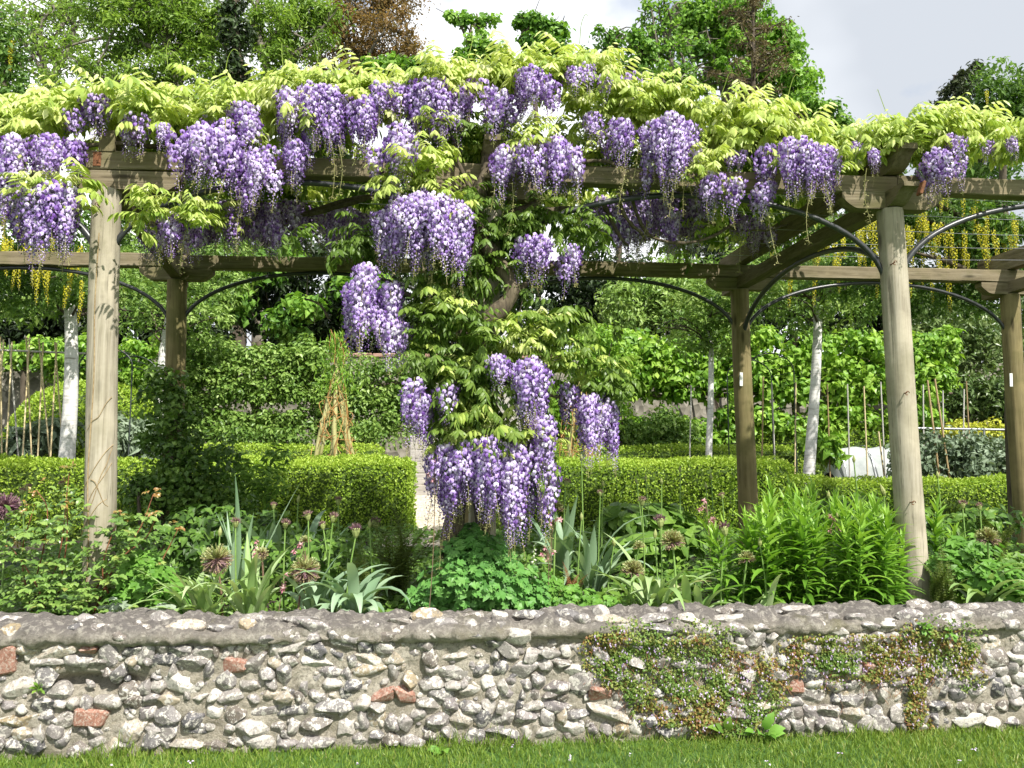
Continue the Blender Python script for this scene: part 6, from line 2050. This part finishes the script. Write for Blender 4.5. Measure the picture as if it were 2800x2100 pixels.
# ---- strap leaf clumps: every leaf is a part
def strap(label, px, Y, n, L, W, mat, seed, el=(.9, 1.45), bend=(-1.2, .4), cat='allium leaves', name='strap_leaf_clump', base_py=1700):
    rng = np.random.default_rng(seed)
    b0 = at(px, base_py, Y)
    g = ground_z(Y)
    o = thing(name, label, cat, (b0[0], Y, g))
    for k in range(n):
        mb = MB()
        az = rng.uniform(0, 6.28)
        if rng.random() < .45:
            az = -math.pi / 2 + rng.normal(0, .9)
        e0 = rng.uniform(*el)
        ribbons(mb, np.array([b0[0] + rng.normal(0, .03), Y + rng.normal(0, .025), g - .01]), az, e0, e0 + rng.uniform(*bend) - .6, 1.4 * L * rng.uniform(.6, 1.15), 1.25 * W * rng.uniform(.75, 1.2), np.clip(.58 + rng.normal(0, .16), 0, 1), 9)
        objw(mb, 'leaf', mat, o, True)
    return o


strap('green strap leaves arching over the coping below the big pink seed globe', 560, 4.52, 30, .36, .028, m_strap, 521, (.8, 1.4), (-1.8, .2))
strap('loose green strap leaves with dry tips beside the tall allium buds', 690, 4.56, 26, .38, .028, m_strap, 522, (.9, 1.45), (-1.6, .4))
strap('tall narrow blades rising behind the pink seed globe', 640, 4.78, 10, .62, .026, m_strapg, 523, (1.15, 1.5), (.1, .7))
strap('broad blue green strap leaves folding over the coping left of the columbine mound', 955, 4.52, 26, .34, .046, m_strapg, 524, (.95, 1.5), (-2.6, -.6))
strap('glaucous strap leaves beside the broad folded clump', 870, 4.62, 12, .33, .040, m_strapg, 525, (1.0, 1.5), (-2.2, .0))
strap('green strap leaves drooping below two pale seed globes', 1790, 4.52, 32, .38, .036, m_strap, 526, (.7, 1.4), (-2.0, -.2))
strap('strap leaves at the edge of the lily stems', 1900, 4.50, 16, .30, .034, m_strap, 527, (.7, 1.3), (-2.0, -.3))
strap('short strap leaves under the left lily stems', 2080, 4.46, 10, .26, .034, m_strap, 528, (.6, 1.3), (-2.0, -.3))
strap('curving strap leaves beside the fern right of the leaning post', 2690, 4.58, 16, .36, .036, m_strap, 529, (.7, 1.4), (-2.0, -.4))
strap('strap leaves next to the small pale blue flower', 2760, 4.54, 9, .32, .030, m_strap, 530, (.7, 1.3), (-1.8, -.2))
strap('shaded strap leaves behind the rusty dead fern', 1620, 5.5, 18, .50, .040, m_strapg, 531, (.9, 1.5), (-1.6, .3), base_py=1600)
strap('shaded strap leaves right of the wisteria foot', 1540, 5.9, 14, .50, .040, m_strapg, 532, (.9, 1.5), (-1.6, .3), base_py=1560)
strap('grey green strap leaves in the shade behind the tall buds', 740, 5.7, 16, .45, .050, m_strapg, 533, (.9, 1.5), (-1.6, .2), base_py=1560)
strap('glaucous strap leaves before the right hand hedge', 1700, 6.8, 12, .45, .045, m_strapg, 534, (.9, 1.5), (-1.6, .2), base_py=1500)
strap('dark strap leaves left of the gravel path', 830, 6.2, 12, .45, .042, m_strapg, 535, (1.0, 1.5), (-1.4, .3), base_py=1520)
strap('spiky silver blue rosette on the right hedge edge', 1790, 8.5, 22, .26, .030, m_strapg, 536, (.2, 1.5), (-.3, .4), base_py=1330)
strap('small tuft of blades beside the rusty fern', 1500, 4.70, 9, .30, .022, m_strap, 537, (.9, 1.5), (-1.2, .4))


# ---- alliums
def allium_head(kind, R_, seed):
    rng = np.random.default_rng(seed)
    mb = MB()
    if kind == 'bud':
        prof_ = [(0.003, -.012), (.010, 0), (.0135, .014), (.011, .028), (.005, .042), (.001, .052)]
        a = np.arange(8) / 8 * 6.283
        V = np.array([[(r_ * math.cos(w), r_ * math.sin(w), h) for w in a] for r_, h in prof_]) * (R_ / .02)
        i0 = np.arange(len(prof_) - 1)[:, None] * 8; j = np.arange(8)[None]
        mb.add(V.reshape(-1, 3), np.stack([i0 + j, i0 + (j + 1) % 8, i0 + 8 + (j + 1) % 8, i0 + 8 + j], -1).reshape(-1, 4), .72)
    elif kind in ('half', 'dark'):
        prof_ = [(0.004, -.012), (.013, .0), (.020, .018), (.021, .032), (.017, .038)]
        a = np.arange(8) / 8 * 6.283
        V = np.array([[(r_ * math.cos(w), r_ * math.sin(w), h) for w in a] for r_, h in prof_]) * (R_ / .03)
        i0 = np.arange(len(prof_) - 1)[:, None] * 8; j = np.arange(8)[None]
        mb.add(V.reshape(-1, 3), np.stack([i0 + j, i0 + (j + 1) % 8, i0 + 8 + (j + 1) % 8, i0 + 8 + j], -1).reshape(-1, 4), .74)
        n = 70
        D = rvec(rng, n); D[:, 2] = np.abs(D[:, 2]) * 1.3 + .25; D = nrm(D)
        place(mb, LEAF2, D * .3 * R_ + np.array([0, 0, .022]) * (R_ / .03), D, rvec(rng, n), R_ * rng.uniform(.8, 1.35, n), .004, np.clip((.22 if kind == 'half' else .05) + rng.normal(0, .14, n), 0, .5))
    else:
        n = int(150 * (1 if R_ < .06 else 1.5))
        D = rvec(rng, n)
        if kind == 'globe':
            D[:, 2] = np.where(D[:, 2] < -.35, -D[:, 2], D[:, 2])
        D = nrm(D)
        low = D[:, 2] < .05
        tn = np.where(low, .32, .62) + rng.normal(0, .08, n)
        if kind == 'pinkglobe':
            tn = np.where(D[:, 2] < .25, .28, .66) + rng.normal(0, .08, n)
        if kind == 'purple':
            tn = .12 + rng.normal(0, .1, n)
        rr = R_ * rng.uniform(.85, 1.1, n)
        for s_ in (0, 1):
            place(mb, LEAF2, D * .004, D, rvec(rng, n), rr, .0022, np.clip(tn - .02, 0, 1))
        place(mb, LEAF4, D * (rr * .92)[:, None], D + rng.normal(0, .2, (n, 3)), rvec(rng, n), .013, .007, np.clip(tn + (.22 if kind != 'purple' else 0), 0, 1))
    return mb.mesh('flower_head', m_head, False)


HEADS = {}
ALL = [(15, 1385, 'purple', .075, 4.7), (644, 1440, 'half', .026, 4.65), (601, 1462, 'bud', .018, 4.7), (593, 1530, 'pinkglobe', .082, 4.55), (748, 1390, 'half', .022, 5.6), (780, 1442, 'half', .026, 4.8), (843, 1420, 'half', .032, 4.75),
       (884, 1445, 'half', .024, 4.7), (910, 1425, 'half', .034, 4.65), (925, 1378, 'half', .026, 5.4), (973, 1465, 'dark', .034, 4.6), (1011, 1440, 'bud', .017, 5.0), (1027, 1440, 'dark', .028, 5.6), (815, 1370, 'bud', .017, 5.8),
       (834, 1560, 'pinkglobe', .080, 4.58), (716, 1512, 'pinkglobe', .030, 4.65), (834, 1480, 'globe', .028, 5.0), (1546, 1325, 'half', .026, 6.0), (1590, 1258, 'bud', .022, 5.6), (1641, 1355, 'half', .022, 5.8), (1649, 1328, 'bud', .018, 6.2),
       (1755, 1380, 'half', .034, 4.9), (1806, 1438, 'dark', .030, 4.7), (1839, 1482, 'globe', .066, 4.56), (1730, 1562, 'globe', .062, 4.52), (1747, 1495, 'globe', .032, 4.62), (1791, 1468, 'bud', .019, 4.6), (1679, 1490, 'bud', .018, 4.7),
       (1983, 1460, 'dark', .026, 4.5), (2078, 1490, 'bud', .022, 4.5), (2042, 1530, 'globe', .046, 4.5), (1520, 1392, 'globe', .046, 4.8), (1741, 1322, 'bud', .020, 6.0), (1766, 1312, 'bud', .018, 6.2), (1809, 1322, 'bud', .02, 6.0), (1931, 1335, 'bud', .02, 6.1),
       (1945, 1310, 'bud', .018, 6.2), (1975, 1362, 'half', .022, 5.9), (2632, 1388, 'half', .026, 5.0), (2679, 1392, 'half', .022, 5.0), (2700, 1474, 'globe', .072, 4.6), (2335, 1262, 'bud', .024, 5.6), (2417, 1350, 'bud', .026, 5.2), (2265, 1360, 'bud', .02, 5.0),
       (2564, 1305, 'bud', .022, 5.4), (2230, 1480, 'bud', .017, 4.6), (2290, 1415, 'bud', .014, 4.8), (60, 1350, 'half', .022, 5.6), (75, 1340, 'half', .02, 5.8), (170, 1330, 'half', .022, 5.8), (1860, 1290, 'bud', .018, 6.3), (1590, 1420, 'bud', .018, 5.2), (2500, 1420, 'bud', .02, 5.6)]
LABS = {'bud': 'closed green allium bud', 'half': 'mauve tufted opening allium', 'dark': 'dark purple tufted allium',
        'globe': 'green allium seed globe', 'pinkglobe': 'pinkish allium seed globe', 'purple': 'purple globe allium flower beside the rose bush'}
for k, (x, y, kind, R_, Y) in enumerate(ALL):
    key = (kind, round(R_, 2))
    if key not in HEADS:
        HEADS[key] = allium_head(kind, R_, 600 + len(HEADS))
    hp = at(x, y, Y)
    g = ground_z(Y)
    bx = hp[0] + rb.normal(0, .035)
    wh = ('beside the rose bush' if x < 450 else 'among strap leaves left of the path' if x < 1100 else 'between wisteria foot and lilies' if x < 1900 else 'among the lilies' if x < 2450 else 'right of the pale leaning post')
    if Y > 5.3:
        wh = 'shaded before the hedge, ' + wh
    o = thing('allium', LABS[kind] + ('' if kind == 'purple' else ' ' + wh), 'allium', (bx, Y + rb.normal(0, .02), g), 0, None if kind == 'purple' else 'alliums, ' + kind + ' ' + wh)
    l3 = np.array(o.location)
    rel_ = hp - l3
    mb = MB(); tube(mb, spline([(0, 0, -.03), (rel_[0] * .35 + rb.normal(0, .006), rel_[1] * .4, rel_[2] * .5), rel_], 9), np.linspace(.0058, .0042, 9) * (1.25 if 'globe' in kind else 1), 6)
    mb.obj('stem', m_astem if kind == 'pinkglobe' else m_stem, o, True)
    put('flower_head', HEADS[key], o, mtx(rel_, rb.uniform(0, 6), 1.0, rb.normal(0, .12), rb.normal(0, .12)))


# ---- lily stems
def lily_mesh(H, n, seed, ll=.13):
    rng = np.random.default_rng(seed)
    mb = MB()
    ax = np.stack([.03 * np.sin(np.linspace(0, 1, 9) * 2 + seed), .02 * np.sin(np.linspace(0, 1, 9) * 3), np.linspace(-.03, H, 9)], -1)
    tube(mb, ax, np.linspace(.006, .003, 9), 5, rnd=.5, cap=False)
    t = np.linspace(.12, 1.0, n)
    a = np.arange(n) * 2.4 + rng.normal(0, .2, n)
    el = np.interp(t, [0, .5, .85, 1], [-.05, .35, .75, 1.25]) + rng.normal(0, .14, n)
    L = ll * np.interp(t, [0, .3, .8, 1], [.85, 1.15, 1.0, .55]) * rng.uniform(.85, 1.12, n)
    P = np.stack([np.interp(t, np.linspace(0, 1, 9), ax[:, q]) for q in range(3)], -1)
    ribbons(mb, P, a, el, el - np.interp(t, [0, .6, 1], [1.2, .9, .25]) + rng.normal(0, .15, n), L, L * .19, np.clip(np.interp(t, [0, .5, 1], [.35, .62, .85]) + rng.normal(0, .08, n), 0, 1), 5, 0, .30, .16)
    return mb.mesh('stem', m_lily, True)


LIL = [lily_mesh(h, n_, 700 + k, l_) for k, (h, n_, l_) in enumerate(((.52, 34, .165), (.60, 40, .17), (.46, 30, .16), (.68, 44, .165), (.54, 38, .18), (.40, 28, .15)))]
for (lb, pts) in (('upright lily stems with lance leaves at the front of the right bed', [(2130, 4.50, 2), (2160, 4.56, 0), (2215, 4.50, 0), (2265, 4.55, 4), (2320, 4.48, 0), (2370, 4.55, 2), (2395, 4.50, 4), (2180, 4.68, 1), (2290, 4.66, 1), (2350, 4.70, 1), (2405, 4.58, 1)]),
                  ('lily stems left of the main clump beside the allium globes', [(1990, 4.62, 0), (2030, 4.66, 2), (2060, 4.60, 0), (2000, 4.8, 4), (2090, 4.75, 0), (2105, 4.6, 5)]),
                  ('tall lily stems at the back of the right bed', [(2140, 5.0, 3), (2200, 5.1, 3), (2240, 5.05, 1), (2180, 5.35, 3), (2270, 5.25, 3), (2310, 5.0, 1), (2130, 5.3, 1), (2360, 5.2, 0), (2160, 5.55, 3), (2220, 5.5, 3)]),
                  ('lily stems hugging the base of the pale leaning post', [(2425, 4.66, 5), (2565, 5.02, 1), (2390, 4.60, 2), (2425, 4.82, 1), (2410, 4.9, 1), (2600, 4.95, 2)])):
    b0 = at(pts[0][0], 1690, pts[0][1])
    o = thing('lily_clump', lb, 'lily', (b0[0], pts[0][1], ground_z(pts[0][1])))
    for (x, Y, vi) in pts:
        p_ = at(x, 1690, Y)
        for q in range(2):
            put('stem', LIL[vi if q == 0 else int(rb.integers(6))], o, mtx((p_[0] - b0[0] + q * rb.normal(0, .05), Y - pts[0][1] + q * rb.normal(0, .05), ground_z(Y) - ground_z(pts[0][1])), rb.uniform(0, 6.28), rb.uniform(.88, 1.08), rb.normal(0, .08), rb.normal(0, .08)))


# ---- ferns
def frond(L, seed, mat, arch=1.0, W=.16):
    rng = np.random.default_rng(seed)
    mb = MB()
    t = np.linspace(0, 1, 26)
    el = 1.35 - arch * t ** 1.5
    x = np.concatenate([[0], np.cumsum(np.cos(el[:-1]) * L / 25)]); z_ = np.concatenate([[0], np.cumsum(np.sin(el[:-1]) * L / 25)])
    ax = np.stack([x, np.zeros(26), z_], -1)
    tube(mb, ax[::3], .002, 4, rnd=.4, cap=False)
    P, A, LL = [], [], []
    for k in range(3, 26):
        w = L * W * math.sin(math.pi * min(1, (t[k] * .92 + .12))) * rng.uniform(.85, 1.1)
        for sg in (-1, 1):
            d = np.array([math.cos(el[k]) * .35, sg * 1.0, math.sin(el[k]) * .35 - .1])
            for u in np.linspace(.12, 1, 6):
                P.append(ax[k] + d * w * u * .8); A.append(np.array([.8, sg * .5, .25]) + rng.normal(0, .2, 3)); LL.append(w * .26 * (1.25 - u))
                P.append(ax[k] + d * w * u * .8); A.append(np.array([-.6, sg * .7, -.2]) + rng.normal(0, .2, 3)); LL.append(w * .26 * (1.25 - u))
    LL = np.array(LL) + .004
    place(mb, LEAF2, P, A, np.array([-.3, 0, 1.0]), LL, LL * .5, np.clip(.5 + rng.normal(0, .18, len(P)), 0, 1))
    return mb.mesh('frond', mat)


FR = [frond(.50, 801, m_fern), frond(.60, 802, m_fern, .8), frond(.42, 803, m_fern, 1.3)]
FRB = [frond(.40, 811, m_fernb, .7, .13), frond(.30, 812, m_fernb, 1.1, .15)]
for (lb, x, Y, n, fr, sc_) in (('feathery olive green fern left of the columbine mound', 1080, 5.3, 15, FR, 1.0), ('low fern at the foot of the pale leaning post', 2575, 4.62, 9, FR, .72), ('fern in the shade at the base of the right back post', 2730, 6.2, 12, FR, .95),
                               ('rusty brown dead fern right of the columbine mound', 1560, 4.75, 5, FRB, .75), ('soft fern beside the broad folded strap leaves', 1010, 4.9, 8, FR, .7)):
    b0 = at(x, 1690, Y)
    o = thing('fern', lb, 'fern', (b0[0], Y, ground_z(Y)))
    for k in range(n):
        put('frond', fr[int(rb.integers(len(fr)))], o, mtx((rb.normal(0, .03), rb.normal(0, .03), (.04 if fr is FRB else 0)), k * 2.4 + rb.normal(0, .2), sc_ * rb.uniform(.8, 1.15), 0, rb.normal(-.1, .15)))


# ---- pink columbine flowers
def col_flower(seed):
    rng = np.random.default_rng(seed); mb = MB()
    n = 10
    a = np.arange(n) * 2 * math.pi / 5 + (np.arange(n) >= 5) * .6
    D = np.stack([np.cos(a) * .8, np.sin(a) * .8, np.where(np.arange(n) < 5, -.7, .55)], -1)
    place(mb, LEAF4, np.zeros((n, 3)), D, np.array([0, 0, 1.0]), rng.uniform(.018, .026, n), .012, rng.random(n))
    return mb.mesh('flower', m_pink)


CF = [col_flower(820 + k) for k in range(3)]
for k, (x, y, Y, lb) in enumerate(((835, 1505, 4.6, 'slender stem with pink columbine flowers behind the seed globes'), (1370, 1395, 4.4, None), (1190, 1295, 4.40, 'pink columbine stem rising in front of the wisteria flowers'), (1510, 1430, 4.75, 'pink columbine flowers right of the long wisteria racemes'), (1932, 1375, 4.8, 'pink columbine flowers left of the lily stems'),
                                   (1955, 1412, 4.7, 'small pink columbine just below its taller neighbour'), (1500, 1505, 4.6, 'single pink columbine over the seedling carpet'), (715, 1505, 4.75, 'pink columbine beside the narrow blades'), (2285, 1420, 4.6, 'pale pink buds among the lily stems'), (770, 1590, 4.5, 'tiny pink columbine low among the strap leaves'))):
    if lb is None:
        continue
    hp = at(x, y, Y); g = ground_z(Y)
    bx = hp[0] + rb.normal(0, .04)
    o = thing('columbine', lb, 'columbine', (bx, Y, g))
    l3 = np.array(o.location); r_ = hp - l3
    mb = MB(); tube(mb, spline([(0, 0, -.02), r_ * .5 + np.array([.01, 0, 0]), r_], 8), .0022, 5); mb.obj('stem', m_astem, o)
    for q in range(4):
        e = r_ + np.array([rb.normal(0, .035), rb.normal(0, .02), rb.normal(-.02, .03)])
        mb = MB(); tube(mb, spline([r_ - np.array([0, 0, .06]), (r_ + e) / 2 + (0, 0, .01), e], 5), .0014, 4); mb.obj('stalk', m_astem, o)
        put('flower', CF[q % 3], o, mtx(e, rb.uniform(0, 6), 1.0, rb.normal(0, .5), rb.normal(0, .5)))

# ---- small foxglove spike
hp = at(1462, 1485, 4.62); g = ground_z(4.62)
o = thing('foxglove', 'short greenish white foxglove spike right of the columbine mound', 'foxglove', (hp[0] - .03, 4.62, g))
l3 = np.array(o.location); r_ = hp - l3
mb = MB(); tube(mb, spline([(0, 0, -.02), r_ * .5, r_], 8), .004, 6); mb.obj('stem', m_stem, o)
for k in range(22):
    t = k / 21
    mb = MB()
    p_ = r_ * (.45 + .55 * t); a = k * 2.4; s = .024 * (1 - .6 * t)
    d = np.array([math.cos(a), math.sin(a), -.45])
    tube(mb, [p_, p_ + d * s * .5, p_ + d * s], [s * .22, s * .36, s * .46], 6); mb.obj('bell', m_white, o)


# ---- broad leaved weeds at the wall foot and in the gap
def weed(lb, x, y, Y, z0, n, L, mat, seed, up=(.5, 1.3)):
    rng = np.random.default_rng(seed)
    p_ = at(x, y, Y)
    o = thing('weed', lb, 'weed', (p_[0], Y, z0))
    for k in range(n):
        mb = MB(); az = rng.uniform(-2.9, -.2); el_ = rng.uniform(*up)
        d = np.array([math.cos(az) * math.cos(el_), math.sin(az) * math.cos(el_), math.sin(el_)])
        pl = L * rng.uniform(.4, .8)
        tube(mb, [(0, 0, -.01), d * pl * .5 + (0, 0, .01), d * pl], .002, 4, rnd=.5)
        place(mb, LEAF8, [d * pl], [d + np.array([0, 0, -.4])], [np.array([0, -.6, 1.0]) + rng.normal(0, .2, 3)], L * rng.uniform(.8, 1.2), L * rng.uniform(.55, .75), rng.uniform(.4, .9))
        mb.obj('leaf', mat, o, True)


weed('broad leaved green weed growing from the foot of the wall under the creeper', 2085, 2030, 3.93, LAWN, 9, .075, m_hop, 831)
weed('dark dock leaf against the wall foot beside the broad leaved weed', 1985, 2005, 3.94, LAWN, 4, .07, m_herb, 832)
weed('small round leaved weed on the grass edge below the two bricks', 1215, 2055, 3.90, LAWN, 4, .055, m_hop, 833, (.3, 1.0))
weed('thin weed sprouting from the hole in the wall', 105, 1885, 3.93, at(105, 1885, 3.95)[2], 9, .028, m_herb, 834, (.1, 1.4))
weed('green leafy sprig growing from the coping above the thin creeper trail', 2525, 1745, 3.92, .60, 12, .032, m_hop, 835, (-.8, 1.2))
weed('little leafy sprig at the right end of the coping creeper', 2600, 1735, 3.90, .58, 8, .03, m_hop, 836, (-1.2, .9))

# ---- a few fallen petals on the lawn
mb = MB()
for (x, y) in ((2665, 2047), (2625, 2080), (1720, 2065), (1400, 2040), (2300, 2060), (520, 2080), (980, 2085), (2100, 2085), (1560, 2070), (300, 2090)):
    d_ = at(x, y, 1.0) - EYE
    p_ = EYE + d_ * ((LAWN + .035 - EYE[2]) / d_[2])
    for q in range(3):
        place(mb, LEAF4, [p_ + rb.normal(0, .004, 3)], [rb.normal(0, 1, 3) * np.array([1, 1, .3])], [np.array([0, -.4, 1.0])], .013, .010, rb.uniform(.6, 1))
tag(mb.obj('fallen_petals', m_toadf), 'pale fallen petals lying on the lawn grass', 'petals', kind='stuff')

_seen, _tri = set(), 0
for _o in sc.objects:
    if _o.type == 'MESH' and _o.data.name not in _seen:
        _seen.add(_o.data.name)
        _tri += sum(len(p.vertices) - 2 for p in _o.data.polygons) if len(_o.data.polygons) < 50 else int(len(_o.data.loops) - 2 * len(_o.data.polygons))
print('triangles', _tri)
